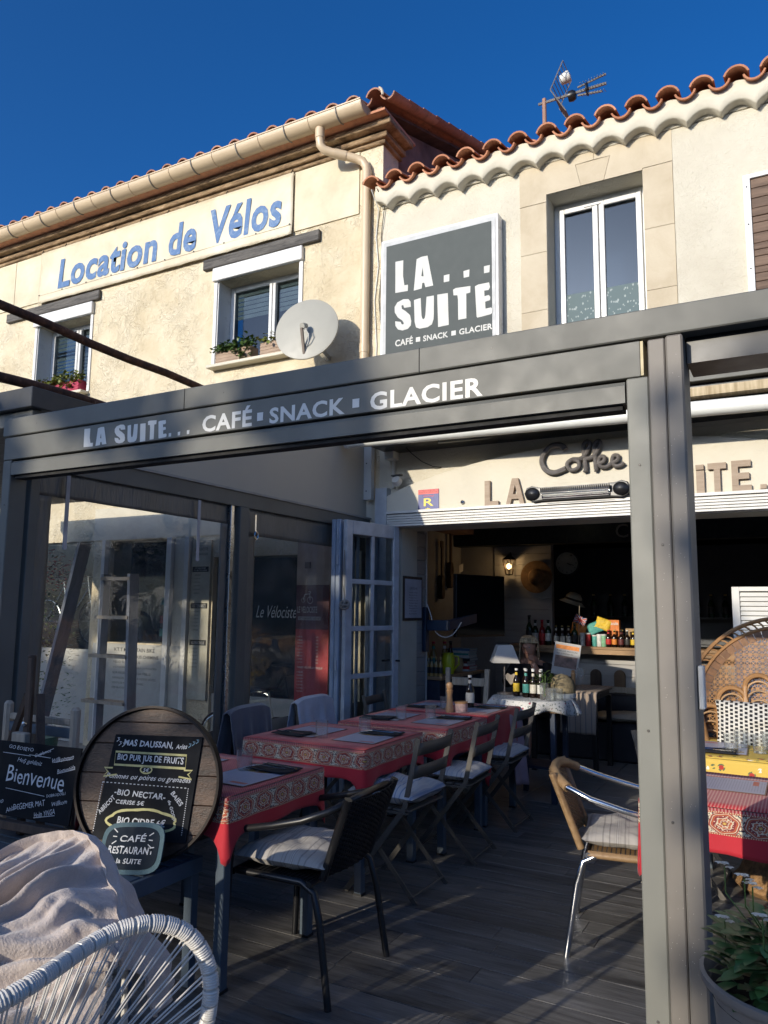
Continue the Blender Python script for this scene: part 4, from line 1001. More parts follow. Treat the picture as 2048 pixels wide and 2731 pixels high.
table(-2.75, -2.00, 5.16, 5.84, ZT-.004, 'fourth left table near the café opening')
table(-.60, .35, 3.32, 3.99, ZT-.004, 'right table under the sunlit red cloth')
table(-.60, .35, 4.40, 5.08, ZT-.004, 'right table under the yellow cherry cloth')
cl = 'patterned tablecloths'
cloth('tablecloth', -2.88, -2.045, 2.45, 3.14, ZT, .150, CLOTH, 'red patterned tablecloth on the nearest left table', seed=1, group=cl)
cloth('tablecloth', -2.90, -2.09, 3.61, 4.31, ZT, .160, CLOTH, 'red patterned tablecloth on the middle left table', seed=2, group=cl)
cloth('tablecloth', -2.77, -1.99, 4.44, 5.135, ZT, .165, CLOTH, 'red patterned tablecloth on the third left table', seed=3, group=cl)
cloth('tablecloth', -2.77, -1.99, 5.15, 5.85, ZT+.003, .24, CLOTHP, 'plain edged red tablecloth nearest the café opening', seed=4, group=cl, corner=1.0)
cloth('tablecloth', -.62, .37, 3.31, 4.0, ZT, .175, CLOTH, 'sunlit red patterned tablecloth right of the thick post', seed=5, group=cl)
cloth('tablecloth', -.62, .37, 4.39, 5.09, ZT, .17, CHERRY, 'yellow tablecloth printed with red cherries and white flowers', seed=6, group=cl)
def pinkcloth():
    vs = lambda u, v: (-1.985+.05*v+.02*math.sin(u*9)*v, 5.60+.28*u, .735-.52*v-.05*u*v)
    return MB().grid(vs, 12, 12).build('cloth_corner', simple('pale_pink_cloth', (.33, .24, .28), .8), None, smooth=True, solid=.002)
tag(pinkcloth(), 'pale pinkish cloth hanging from the last left table', 'tablecloth')

# menus, napkins, cutlery, glasses
def matm():
    m = Mt('printed_menu_mat', .35); o = m.xyz(m.coord()); x, y = o[0], o[1]
    edge = (x.abs().gt(.131)+y.abs().gt(.181)).clamp()
    lines = ((y*(1/.011)).frac().lt(.35)) * (m.noise(m.coord(scale=(60, 1, 1)), 3, 1).gt(.45)) * x.gt(-.10) * x.lt(.115)*y.lt(.05)
    pic = (((x+.02)*(1/.10)).pw(2)+((y-.11)*(1/.055)).pw(2)).lt(1)
    pc = m.ramp(m.noise(m.coord(), 30, 3), [(.35, (.30, .04, .02)), (.5, (.16, .12, .03)), (.62, (.55, .30, .08))])
    c = m.mix(lines*.6, (.42, .42, .50), (.16, .17, .22)); c = m.mix(pic*m.noise(m.coord(), 14, 2).gt(.42), c, pc)
    hd = ((x-.07).abs().lt(.045))*((y+.14).abs().lt(.012)); c = m.mix(hd, c, (.5, .12, .08))
    m.color(m.mix(edge, c, (.16, .085, .05))); return m.m
MATM = matm(); NAPK = simple('black_napkin', (.010, .011, .015), .8, bump=.4, bs=60)
pm = MB().box(-.136, .136, -.186, .186, 0, .0018).build('placemat', MATM, None, origin=(0, 0, 0)); tag(pm, 'printed menu placemat', 'placemat', 'menu placemats')
nk = MB().grid(lambda u, v: (-.11+.22*u+.01*math.sin(v*3), -.075+.15*v, .003+.0035*noise.noise(Vector((u*4, v*4, 3)))+.002), 10, 8).build('napkin', NAPK, None, smooth=True, solid=.004, origin=(0, 0, 0)); tag(nk, 'folded black napkin', 'napkin', 'black napkins')
fk = E('fork', (0, 0, 0), 'steel fork', 'fork', 'forks')
MB().tube([(-.10, 0, .004), (-.02, 0, .006), (.035, 0, .010)], .003, 6, rs=[.005, .0028, .0025], sq=.6).box(.033, .062, -.010, .010, .008, .0095).build('handle', STEEL, fk, smooth=True)
for k in range(4): MB().box(.062, .092, -.0095+k*.0055, -.007+k*.0055, .0085, .010).build('tine', STEEL, fk)
kn = E('knife', (0, 0, 0), 'steel knife', 'knife', 'knives')
MB().tube([(-.11, 0, .005), (.0, 0, .005)], .004, 6, rs=[.0055, .004], sq=.6).build('handle', STEEL, kn, smooth=True)
MB().prism([(0, -.006), (.09, -.007), (.11, 0), (.1, .005), (0, .004)], Matrix.Translation((0, 0, .004)), .0015).build('blade', STEEL, kn)
tb = MB().lathe([(.0, .004), (.030, .004), (.033, .012), (.036, .095), (.0375, .095), (.0350, .0), (0, 0)], 20).build('tumbler', TUMBLER, None, smooth=50, origin=(0, 0, 0)); tag(tb, 'clear glass tumbler', 'glass', 'glass tumblers')
def setting(x, y, side, who, z=ZT+.004, rz0=0):
    """one place setting: the mat lies along Y; side=+1 seats the guest at +X"""
    r = RAD(rng.uniform(-3, 3)) + (0 if side > 0 else math.pi) + rz0
    c, s_ = math.cos(r), math.sin(r)
    P_ = lambda a, b: (x+a*c-b*s_, y+a*s_+b*c)
    place(pm, x, y, z, r, 'printed menu placemat '+who)
    a, b = P_(.02, .155); place(nk, a, b, z+.003, r+RAD(rng.uniform(-4, 4)), 'folded black napkin with cutlery '+who)
    a, b = P_(.0, .13); place(fk, a, b, z+.011, r+math.pi+RAD(6), 'steel fork on the napkin '+who)
    a, b = P_(.03, .175); place(kn, a, b, z+.011, r+math.pi-RAD(5), 'steel knife on the napkin '+who)
for i, (x, y, s_, w_) in enumerate(((-2.22, 2.80, 1, 'at the right side of the nearest left table'), (-2.66, 2.84, -1, 'at the far side of the nearest left table'),
        (-2.27, 3.96, 1, 'at the right side of the middle left table'), (-2.67, 3.97, -1, 'at the far side of the middle left table'),
        (-2.18, 4.80, 1, 'at the right side of the third left table'), (-2.57, 4.82, -1, 'at the far side of the third left table'),
        (-2.17, 5.48, 1, 'at the right side of the fourth left table'), (-2.58, 5.52, -1, 'at the far side of the fourth left table'))):
    setting(x, y, s_, w_)
for x, y, w_ in ((-.36, 3.74, 'at the left of the sunlit red table'), (.02, 3.74, 'at the right of the sunlit red table')):
    place(pm, x, y, ZT+.004, math.pi/2, 'printed menu placemat '+w_)
setting(-.44, 4.72, -1, 'at the left of the yellow table'); setting(-.02, 4.72, -1, 'at the right of the yellow table')
for x, y, w_ in ((-2.30, 2.87, 'on the nearest left table'), (-2.50, 3.82, 'front one on the middle left table'), (-2.36, 4.08, 'back one on the middle left table'),
        (-2.44, 4.71, 'front left one on the third left table'), (-2.28, 4.84, 'front right one on the third left table'), (-2.40, 5.35, 'left of the pepper mill'), (-2.31, 5.62, 'behind the beer bottle on the last left table'),
        (-.38, 4.62, 'left front one on the yellow table'), (-.34, 4.78, 'left back one on the yellow table'), (-.24, 4.66, 'middle one on the yellow table'), (-.20, 4.80, 'middle back one on the yellow table'), (-.08, 4.70, 'right one on the yellow table')):
    place(tb, x, y, ZT+.003, rng.random(), 'clear glass tumbler '+w_)
LWOOD = wood('turned_light_wood', (.38, .20, .085), (.55, .33, .16), axis='Z', rough=.4)
tag(MB().lathe([(0, 0), (.030, 0), (.031, .03), (.026, .045), (.022, .08), (.018, .125), (.024, .15), (.026, .158), (.018, .165), (.024, .178), (.026, .198), (.018, .214), (.0, .218)], 22, (-2.31, 5.23, ZT+.003)).build('pepper_mill', LWOOD, None, smooth=True), 'tall turned wooden pepper mill on the last left table', 'pepper mill')
JR = E('spice_jar', (-2.24, 5.26, ZT+.003), 'round jar with pale wooden lid and printed label beside the mill', 'jar')
MB().lathe([(0, 0), (.046, 0), (.047, .065), (0, .065)], 22, (-2.235, 5.27, ZT+.003)).build('jar_body', simple('jar_label', (.55, .38, .32), .4, var=.4, vs=40), JR, smooth=40)
MB().lathe([(0, 0), (.048, 0), (.049, .012), (0, .014)], 22, (-2.235, 5.27, ZT+.069)).build('lid', LWOOD, JR, smooth=40)
# bottles: one prototype per kind
GLB = simple('dark_bottle_glass', (.012, .006, .004), .12); GLG = simple('green_bottle_glass', (.01, .028, .012), .12); LAB = simple('paper_label', (.55, .53, .47), .7, var=.12, vs=30)
GLC = simple('pale_spirit', (.33, .22, .08), .12)
LABC = {k: simple(k+'_label', c, .6, var=.2, vs=30) for k, c in dict(yellow=(.62, .42, .03), teal=(.07, .30, .26), cream=(.58, .54, .45), red=(.42, .02, .02), white=(.55, .55, .52), black=(.02, .02, .02), orange=(.60, .20, .03), brown=(.10, .02, .02), green=(.20, .42, .25)).items()}
CAPM = {k: simple(k+'_cap', c, .35) for k, c in dict(white=(.6, .6, .58), red=(.45, .02, .05), gold=(.42, .30, .10), black=(.015, .015, .015), blue=(.03, .06, .18)).items()}
def bottle(kind, glassm, lab, cap, label, group, h=.24, r=.030):
    b = E(kind, (0, 0, 0), label, 'bottle', group)
    MB().lathe([(0, 0), (r, 0), (r, h*.55), (r*.86, h*.63), (r*.42, h*.74), (r*.38, h*.93), (r*.44, h*.94), (r*.44, h*.965), (0, h*.965)], 16).build('bottle_body', glassm, b, smooth=45, origin=(0, 0, 0))
    MB().lathe([(r*1.02, h*.16), (r*1.03, h*.17), (r*1.03, h*.46), (r*1.02, h*.47)], 16).build('label', lab, b, smooth=45)
    MB().lathe([(r*.48, h*.93), (r*.5, h*1.0), (0, h*1.0)], 12).build('cap', cap, b, smooth=45)
    MB().lathe([(r*.46, h*.76), (r*.42, h*.86)], 12).build('neck_label', lab, b, smooth=45)
    return b
bb_ = {}
def put_bottle(kind, g_, l_, c_, x, y, z, label, group, h=.24, r=.030):
    key = (id(g_), id(l_), id(c_), h, r)
    if key not in bb_: bb_[key] = bottle(kind, g_, l_, c_, label, group, h, r)
    return place(bb_[key], x, y, z, rng.uniform(-1, 1), label, group)
put_bottle('beer_bottle', GLB, LAB, CAPM['white'], -2.285, 5.56, ZT+.003, 'brown beer bottle with white label on the last left table', 'beer bottles', .245, .031)

# ---------------------------------------------------------------- chairs
def cushm(name, base, s1, s2):
    m = Mt(name, .85); o = m.xyz(m.coord()); t = m.noise(m.comb(o[1]*38, 0.0, 0.0), 1.0, 2, .8)
    t2 = m.noise(m.comb(o[0]*9, 0.0, 3.0), 1.0, 1)
    c = m.mix(((t-.5)*14).clamp(), base, s1); c = m.mix(((t-.62)*20).clamp(), c, s2)
    m.color(c); m.bump(m.noise(m.coord(), 300, 1), .2, .001); m.bump(m.noise(m.coord(), 9, 3, .5, .6), .6, .02); return m.m
CUSH = cushm('striped_cushion', (.46, .45, .43), (.24, .27, .33), (.53, .52, .49)); CUSHB = cushm('blue_striped_cushion', (.42, .43, .44), (.16, .22, .33), (.5, .5, .48)); CUSHW = cushm('taupe_striped_cushion', (.40, .375, .34), (.25, .235, .22), (.52, .50, .46))
def pillow(mb, w, d, h, c=(0, 0, 0), T=None, seed=0):
    def f(side):
        def g(u, v):
            a, b = 2*u-1, 2*v-1; e = max(0, (1-abs(a)**3.5))**.5*max(0, (1-abs(b)**3.5))**.5
            n = noise.noise(Vector((a*2.2+seed, b*2.2, seed)))*.75+noise.noise(Vector((a*5+seed, b*3.5+a*2, seed)))*.35+noise.noise(Vector((a*11+seed, b*9, seed)))*.10
            k = 1-.05*(1-abs(b))*(abs(a)**4)
            p = Vector((c[0]+a*w/2*(1-.04*(1-b*b)), c[1]+b*d/2*(1-.04*(1-a*a)), c[2]+side*h/2*e*(1+n*.55)))
            return T @ p if T is not None else p
        return g
    mb.grid(f(1), 22, 22); mb.grid(f(-1), 22, 22); return mb
def bistro(label):
    """folding chair facing +Y, local frame"""
    c = E('folding_chair', (0, 0, 0), label, 'chair', 'slatted folding chairs')
    for s_ in (-1, 1):
        x = s_*.195
        MB().bar((x, -.235, .83), (x, -.155, .47), .028, .008, (1, 0, 0)).bar((x, -.155, .47), (x, .205, .0), .028, .008, (1, 0, 0)).build('long_leg', TAUPE, c)
        x = s_*.178
        MB().bar((x, .19, .44), (x, -.215, .0), .025, .008, (1, 0, 0)).build('short_leg', TAUPE, c)
    for y, z in ((.19, .035), (-.19, .035)): MB().tube([(-.19, y, z), (.19, y, z)], .006, 6).build('foot_bar', TAUPE, c)
    for y0_, z in ((-.238, .775), (-.212, .655)):
        MB().grid(lambda u, v: (-.20+.40*u, y0_-.018*(1-(2*u-1)**2)-.01*v+.01, z-.032+.064*v), 8, 2).build('back_slat', TAUPE, c, smooth=True, solid=.006)
    for k in range(7):
        y = -.165+.058*k; MB().box(-.195, .195, y-.022, y+.022, .452, .462).build('seat_slat', TAUPE, c, bevel=.003)
    for x in (-.195, .195): MB().bar((x, -.17, .445), (x, .2, .445), .02, .01).build('seat_rail', TAUPE, c)
    return c
bp = bistro('slatted folding chair')
cs0 = pillow(MB(), .40, .40, .075, (0, 0, 0), None, 1).build('seat_cushion', CUSH, None, smooth=True, origin=(0, 0, -.037)); tag(cs0, 'striped seat cushion', 'cushion', 'striped seat cushions')
cs1 = pillow(MB(), .42, .41, .11, (0, 0, 0), None, 4).build('seat_cushion', CUSHB, None, smooth=True, origin=(0, 0, -.055)); tag(cs1, 'blue striped seat cushion', 'cushion', 'striped seat cushions')
for x, y, rz, l, cu, cl_ in ((-2.02, 3.86, RAD(88), 'taupe folding chair at the middle left table', cs1, 'puffy blue and white striped cushion on the chair at the middle left table'),
        (-1.99, 4.56, RAD(92), 'taupe folding chair at the third left table', cs0, 'grey striped cushion on the chair at the third left table'),
        (-2.00, 5.34, RAD(90), 'taupe folding chair at the fourth left table', cs0, 'grey striped cushion on the chair at the fourth left table'),
        (-2.83, 5.45, RAD(-85), 'taupe folding chair against the glazed door side', None, ''),
        (-.64, 4.76, RAD(-92), 'taupe folding chair tucked at the yellow table behind the post', None, ''),
        (-2.95, 4.72, RAD(-90), 'folding chair under the white blanket', None, '')):
    place(bp, x, y, 0, rz, l)
    if cu is not None: place(cu, x, y, .464, rz, cl_)
# blankets on the far chairs
def blanketm(name, c, k=.2):
    m = Mt(name, .95); m.color(m.ramp(m.noise(m.coord(), 5, 4, .6), [(.3, sc(c, 1-k)), (.7, sc(c, 1+k))]))
    m.set('Sheen Weight', .5); m.bump(m.noise(m.coord(), 160, 3), .6, .004); return m.m
def drape(cx, cy, w, zt, zb, m, label, seed, lean=.06):
    def f(u, v):
        y = cy-w/2+w*u; fold = .018*math.sin(u*17+seed)+.012*math.sin(u*31+2*seed)
        if v < .45: t = v/.45; z = zb+(zt-zb)*t; x = cx+.03+lean*(1-t)+fold*(1-t)
        elif v < .55: t = (v-.45)/.1; a = math.pi*t; z = zt+.025*math.sin(a); x = cx+.03*math.cos(a)
        else: t = (v-.55)/.45; z = zt-(zt-zb)*t; x = cx-.03-lean*t-fold*t
        edge = abs(2*u-1)**4*.03
        return (x, y, z-edge)
    return tag(MB().grid(f, 30, 30).build('blanket', m, None, smooth=True, solid=.006), label, 'blanket', 'blankets hung over chair backs')
drape(-3.14, 3.93, .40, .86, .45, blanketm('grey_fleece', (.085, .09, .115)), 'dark grey blanket over a chair behind the middle left table', 1)
drape(-3.19, 4.74, .46, .84, .50, blanketm('white_fleece', (.48, .49, .55)), 'white blanket over a chair behind the third left table', 3)
def armchair(name, tube_m, weave, cush, label, woven_frame=None):
    """stacking armchair facing +Y"""
    c = E(name, (0, 0, 0), label, 'armchair')
    arm = [(-.27, .21, .0), (-.27, .20, .30), (-.27, .19, .52), (-.272, .17, .60), (-.275, .12, .645), (-.28, -.02, .68), (-.275, -.15, .72), (-.25, -.25, .765), (-.19, -.30, .80), (-.10, -.325, .82), (0, -.33, .825)]
    arm += [(-x, y, z) for x, y, z in arm[-2::-1]]
    arm = [(x, y, z if z < .45 else .45+(z-.45)*.83) for x, y, z in arm]
    MB().tube(arm, .0145, 10).build('arm_tube', tube_m, c, smooth=True)
    for s_ in (-1, 1):
        MB().tube([(s_*.255, -.27, .0), (s_*.245, -.22, .30), (s_*.24, -.19, .40), (s_*.235, -.13, .43), (s_*.23, .18, .43)], .0145, 10).build('rear_leg', tube_m, c, smooth=True)
    for y in (.19, -.17): MB().tube([(-.25, y, .43), (.25, y, .43)], .0135, 8).build('seat_rail', tube_m, c, smooth=True)
    bk = MB(); ny, nz = 26, 34
    def bp_(u, z): 
        w = .195+.02*(z-.45)/.37; x = w*(2*u-1); y = -.205-.115*(z-.45)/.37-.035*(1-(2*u-1)**2); return Vector((x, y, .45+(z-.45)*.83))
    for k in range(nz):
        z = .455+.355*k/(nz-1); bk.tube([bp_(i/18, z)+Vector((0, .0035*(1 if (i+k) % 2 else -1), 0)) for i in range(19)], .0046, 5)
    for i in range(ny):
        u = i/(ny-1); bk.tube([bp_(u, .455+.355*k/8) for k in range(9)], .0035, 4)
    bk.build('woven_back', weave, c, smooth=True)
    MB().grid(lambda u, v: bp_(u, .455+.355*v), 10, 4).build('back_liner', weave, c, smooth=True, solid=.002)
    for s_ in (0, 1): MB().tube([bp_(s_, .44+.385*k/8) for k in range(9)], .017, 8).build('back_frame', woven_frame or tube_m, c, smooth=True)
    if woven_frame is not None:
        MB().tube([p for p in arm[7:14]], .0215, 10).build('wrapped_top', woven_frame, c, smooth=True)
        MB().tube([(-.235, -.17, .432), (-.24, .0, .432), (-.24, .2, .432), (.24, .2, .432), (.24, 0, .432), (.235, -.17, .432)], .016, 8).build('wrapped_seat_edge', woven_frame, c, smooth=True)
    st = MB()
    for k in range(18): st.box(-.22, .22, -.17+.02*k, -.155+.02*k, .432, .438)
    st.build('woven_seat', weave, c)
    return c
def wickerm(name, a, b):
    m = Mt(name, .5); o = m.xyz(m.coord()); w = m.noise(m.coord(scale=(1, 1, 1)), 60, 2)
    m.color(m.mix(w, a, b)); s_ = ((o[2]*(1/.006)).sin()*.5+.5); m.bump(s_*.5+w*.5, .7, .003); return m.m
ch = armchair('black_armchair', BLACK, simple('black_weave', (.010, .010, .011), .75, spec=.2), None, 'black metal armchair with woven back at the nearest left table')
place(ch, -1.925, 2.83, 0, RAD(93))
bc = pillow(MB(), .46, .44, .085, (0, 0, 0), None, 9).build('seat_cushion', CUSHW, None, smooth=True, origin=(0, 0, -.042)); 
place(bc, -1.93, 2.83, .445, RAD(95), None); tag(bc, 'pale striped cushion on the black armchair', 'cushion', 'striped seat cushions')
WICK = wickerm('tan_wicker', (.20, .115, .05), (.36, .235, .12))
ch2 = armchair('wicker_armchair', simple('polished_aluminium_tube', (.72, .72, .72), .16, 1), WICK, None, 'tan wicker armchair with shiny aluminium arms left of the post', WICK)
place(ch2, -.765, 3.79, 0, RAD(-80))
place(bc, -.745, 3.79, .445, RAD(-80), 'thin taupe striped cushion on the wicker armchair', 'striped seat cushions')

# ---------------------------------------------------------------- barrel lid sign, slates, bench, easel
CHALK = simple('chalk_white', (.56, .57, .58), .9, var=.12, vs=40); CHALKY = simple('chalk_pale_yellow', (.52, .48, .22), .9, var=.15, vs=40); CHALKB = simple('chalk_pale_blue', (.20, .33, .42), .9, var=.15, vs=40)
SLATE = simple('blackboard', (.009, .010, .012), .8, var=.5, vs=4, spec=.2)
BE = E('slatted_bench', (-2.7, 2.3, 0), 'dark blue grey slatted bench carrying the chalk signs', 'bench')
BZ = .49
for k in range(5): MB().box(-3.45, -2.235, 2.14+.068*k, 2.195+.068*k, BZ-.02, BZ).build('slat', BLUEGREY, BE, bevel=.003)
MB().box(-3.46, -2.225, 2.115, 2.135, BZ-.06, BZ).box(-3.46, -2.225, 2.485, 2.505, BZ-.06, BZ).box(-2.2245, -2.205, 2.115, 2.505, BZ-.06, BZ+.001).build('frame', BLUEGREY, BE, bevel=.002)
for x in (-3.42, -2.235):
    for y in (2.14, 2.475): MB().box(x-.02, x+.02, y-.02, y+.02, 0, BZ-.0605).build('leg', BLUEGREY, BE, bevel=.002)
yw, tl = RAD(22), RAD(9)
un = Vector((math.cos(yw), math.sin(yw), 0)); vn = Vector((-math.sin(yw)*math.sin(tl), math.cos(yw)*math.sin(tl), math.cos(tl)))
cD = Vector((-2.345, 2.315, .795)); RD = .302
TDs = frame(cD, un, vn)            # w = outward normal to the viewer side
BL_ = E('barrel_lid_sign', (-2.35, 2.35, BZ), 'round dark barrel lid with chalkboard price list on the bench', 'sign')
ws = [-.30, -.185, -.075, .035, .15, .235, .30]
for a, b in zip(ws[:-1], ws[1:]):
    n = 10; poly = []
    R1 = RD-.012; a_, b_ = max(a, -R1+.001)+.001, min(b, R1-.001)-.001
    for i in range(n+1): u = a_+(b_-a_)*i/n; poly.append((u, -math.sqrt(max(0, R1*R1-u*u))))
    for i in range(n+1): u = b_-(b_-a_)*i/n; poly.append((u, math.sqrt(max(0, R1*R1-u*u))))
    poly = [(v, u) for u, v in poly]
    MB().prism(poly, TDs @ Matrix.Translation((0, 0, -.028)), .026).build('stave', BARREL, BL_, bevel=.002)
hoop = MB(); hp = []
hoop.lathe([(RD-.010, -.034), (RD, -.034), (RD, .016), (RD-.010, .016), (RD-.010, -.034)], 64, T=TDs)
hoop.build('iron_hoop', simple('dark_iron_hoop', (.018, .014, .012), .5, .6), BL_, smooth=40)
def dquad(p, w0, w1): return [TDs @ Vector((a, b, w0)) for a, b in p]
bq = [(-.155, .185), (.215, .185), (.185, -.215), (-.205, -.215)]
MB().prism(bq[::-1], TDs, .006).build('chalkboard', SLATE, BL_, bevel=.001)
TCh = TDs @ Matrix.Translation((0, 0, .0068))
def chalk(body, u0, u1, v0, v1, m=CHALK, rot=0, shear=.15, bold=.012): words('lettering', body, TCh, (u0, u1, v0, v1), m, BL_, bold+.008, shear, None, rot, 1.05, wob=.12)
chalk('MAS DAUSSAN,', -.115, .095, .135, .166, CHALK, -.03, .1, .02); chalk('Arles', .105, .155, .135, .155, CHALK, .05, .4)
chalk('BIO PUR JUS DE FRUITS', -.135, .145, .072, .108, CHALK, -.03, .05, .018); chalk('5€', -.02, .005, .043, .058, CHALK)
chalk('Pommes ou poires ou grenades', -.175, .185, .005, .032, CHALK, -.025, .45, .0)
chalk('-BIO NECTAR-', -.13, .085, -.055, -.028, CHALK, -.06, .1); chalk('CERISE 5€', -.12, .0, -.082, -.065, CHALK, -.03, .1)
chalk('ABRICOT', -.20, -.115, -.095, -.075, CHALK, .85, .1); chalk('BAIES', .10, .165, -.062, -.042, CHALK, -.8, .1); chalk('de GODJI', .075, .155, -.105, -.088, CHALK, -1.15, .1)
chalk('BIO CIDRE 6€', -.105, .095, -.158, -.128, CHALK, -.04, .1, .015)
def stroke(pts, r, m, closed=False, parent=BL_, T=TCh):
    out = []; P = [Vector((*p, 0)) for p in pts]; n = len(P); vs = []; fs = []
    for i, p in enumerate(P):
        a = P[(i-1) % n] if closed or i else p; b = P[(i+1) % n] if closed or i < n-1 else p
        t = (b-a).normalized() if (b-a).length > 0 else Vector((1, 0, 0)); q = Vector((-t.y, t.x, 0))*r*(.85+.3*((i*7) % 3)/3)
        vs += [T @ (p+q), T @ (p-q)]
    for i in range(n if closed else n-1): j = (i+1) % n; fs.append((2*i, 2*i+1, 2*j+1, 2*j))
    return MB().add(vs, fs).build('lettering', m, parent)
stroke([(-.145, .118), (.155, .112), (.155, .062), (-.145, .068)], .0045, CHALKY, True)
for s_ in (-1, 1): stroke([(s_*.15, .055), (s_*.185, .055), (s_*.168, .04), (s_*.185, .022), (s_*.13, .030)], .0035, CHALKY)
stroke([(-.008+.024*math.cos(a), .052+.014*math.sin(a)) for a in [k*math.pi/8 for k in range(16)]], .003, CHALKY, True)
cloud = []
for k in range(40):
    a = 2*math.pi*k/40; rr = 1+.09*abs(math.sin(a*3.5)); cloud.append((.135*math.cos(a)*rr-.005, -.143+.043*math.sin(a)*rr))
stroke(cloud, .005, CHALKY, True)
for p0, p1 in (((-.185, .0), (.175, -.012)), ((.175, -.012), (.165, -.19)), ((-.185, 0), (-.20, -.19))):
    n = 22
    for k in range(n):
        a = Vector(p0).lerp(Vector(p1), k/n); b = Vector(p0).lerp(Vector(p1), (k+.5)/n)
        if k == 0: db = MB()
        q = Vector((-(b-a).y, (b-a).x)).normalized()*.0016
        db.add([TCh @ Vector((*v, 0)) for v in (a+q, a-q, b-q, b+q)], [(0, 1, 2, 3)])
    db.build('lettering', CHALK, BL_)
for i, (a, b) in enumerate(((-.14, .165), (-.13, .15), (-.115, .145), (.165, .15), (.18, .158), (.195, .166))): stroke([(a-.006, b-.008), (a+.004, b), (a-.003, b+.008), (a+.006, b+.006)], .0018, CHALKB if a > 0 else CHALK)
# small slate leaning on the lid
SM = E('small_slate', (-2.30, 2.2, BZ), 'small wavy edged slate lettered CAFÉ RESTAURANT on the bench', 'sign')
T2 = frame((-2.30, 2.205, BZ+.092), Vector((math.cos(RAD(12)), math.sin(RAD(12)), 0)), Vector((-.02, math.sin(RAD(14)), math.cos(RAD(14)))))
po = []
for k in range(48):
    a = 2*math.pi*k/48; ca, sa = math.cos(a), math.sin(a); q = (abs(ca)**4+abs(sa)**4)**-.25
    po.append((.135*q*ca*(1+.012*math.sin(a*24)), .092*q*sa*(1+.012*math.sin(a*24))+.012*ca))
MB().prism(po, T2 @ Matrix.Translation((0, 0, -.006)), .006).build('edge', simple('blue_grey_rope_edge', (.07, .12, .14), .9, bump=1, bs=60, bd=.004), SM)
MB().prism([(x*.86, y*.82) for x, y in po], T2 @ Matrix.Translation((0, 0, .0003)), .002).build('slate_face', simple('dark_blue_slate', (.009, .016, .026), .8, spec=.2), SM)
T2c = T2 @ Matrix.Translation((0, 0, .0028))
for t, bx, rt_ in (('CAFÉ', (-.055, .06, .022, .052), .1), ('RESTAURANT', (-.10, .10, -.022, .008), .06), ('la SUITE', (-.055, .055, -.055, -.035), .06)):
    words('lettering', t, T2c, bx, CHALK, SM, .014, .15, None, rt_, 1.05, wob=.12)
for s_ in (-1, 1):
    for dy in (.02, .035, .05): stroke([(s_*.07, dy), (s_*.088, dy+(dy-.035)*.8)], .002, CHALK, False, SM, T2c)
# welcome board on an easel at the left
WB = E('welcome_board', (-3.0, 2.2, .6), 'chalkboard lettered Bienvenue with greetings in many languages', 'sign')
TW = frame((-3.005, 2.235, .755), Vector((math.cos(RAD(8)), math.sin(RAD(8)), 0)), Vector((0, math.sin(RAD(8)), math.cos(RAD(8)))))
MB().prism([(-.29, -.15), (.29, -.165), (.30, .145), (-.29, .15)], TW @ Matrix.Translation((0, 0, -.006)), .008).build('board', SLATE, WB, bevel=.001)
MB().prism([(-.31, -.195), (.31, -.21), (.31, -.175), (-.31, -.16)], TW @ Matrix.Translation((0, 0, -.004)), .05).build('ledge', DARKWOOD, WB, bevel=.003)
TWc = TW @ Matrix.Translation((0, 0, .0026))
for t, bx, rt_, sh in (('Bienvenue', (-.085, .235, -.03, .045), -.04, .05), ('Hoş geldiniz', (-.04, .10, .058, .082), -.06, .3), ('Willkommen', (.15, .265, .085, .108), .22, .3), ('Bienvenida', (.185, .28, .045, .065), .3, .3),
        ('GO EOSEYO', (-.10, .04, .115, .132), -.05, .1), ('Gweltosoz', (.05, .14, .105, .12), .35, .3), ('DOBRODOŠLI', (.15, .25, -.055, -.04), .2, .1), ('Willkom', (.185, .265, -.088, -.068), .25, .3),
        ('DEGEMER MAT', (-.02, .15, -.115, -.088), .2, .1), ('Hoàn YINGA', (.10, .21, -.14, -.115), .25, .1), ('Vino', (-.13, -.08, -.11, -.09), .15, .3), ('Ahlan', (-.06, .0, -.135, -.115), .4, .2), ('me', (-.14, -.11, -.075, -.06), 0, .2)):
    words('lettering', t, TWc, bx, CHALK, WB, .0, sh, None, rt_, wob=.14)
for a, b in (((-.13, .10), (.03, .095)), ((.02, .10), (.14, .095)), ((-.08, -.045), (.14, -.06)), ((.06, .095), (.15, .135)), ((.16, .078), (.26, .10)), ((.19, .035), (.28, .06)), ((.10, -.15), (.21, -.13))): stroke([a, b], .0012, CHALK, False, WB, TWc)
EZ = E('wooden_easel', (-3.08, 2.33, BZ), 'dark wooden easel with clamp holding the welcome board', 'easel')
MB().box(-3.115, -3.075, 2.30, 2.325, BZ, 1.27).tube([(-3.095, 2.3125, 1.262), (-3.095, 2.3125, 1.275)], .02, 10).build('mast', DARKWOOD, EZ, bevel=.006)
MB().box(-3.14, -3.05, 2.265, 2.299, .87, .935).build('clamp', PALEWOOD, EZ, bevel=.004)
MB().lathe([(.012, 0), (.012, .01), (0, .014)], 10, T=WALLF(2.299) @ Matrix.Translation((-3.095, .97, 0))).build('bolt', STEEL, EZ)
for x in (-3.3, -2.88): MB().bar((x, 2.25, BZ), (-3.095+(x+3.095)*.2, 2.335, 1.1), .035, .02).build('strut', DARKWOOD, EZ)
PC = E('wooden_chair', (-3.05, 2.5, 0), 'weathered wooden chair standing behind the welcome board', 'chair')
for x in (-3.40, -2.925): MB().box(x-.022, x+.022, 2.41, 2.45, .0, 1.04).build('back_post', PALEWOOD, PC, bevel=.012)
MB().box(-3.378, -2.947, 2.42, 2.44, .955, .985).build('top_rail', PALEWOOD, PC, bevel=.004)
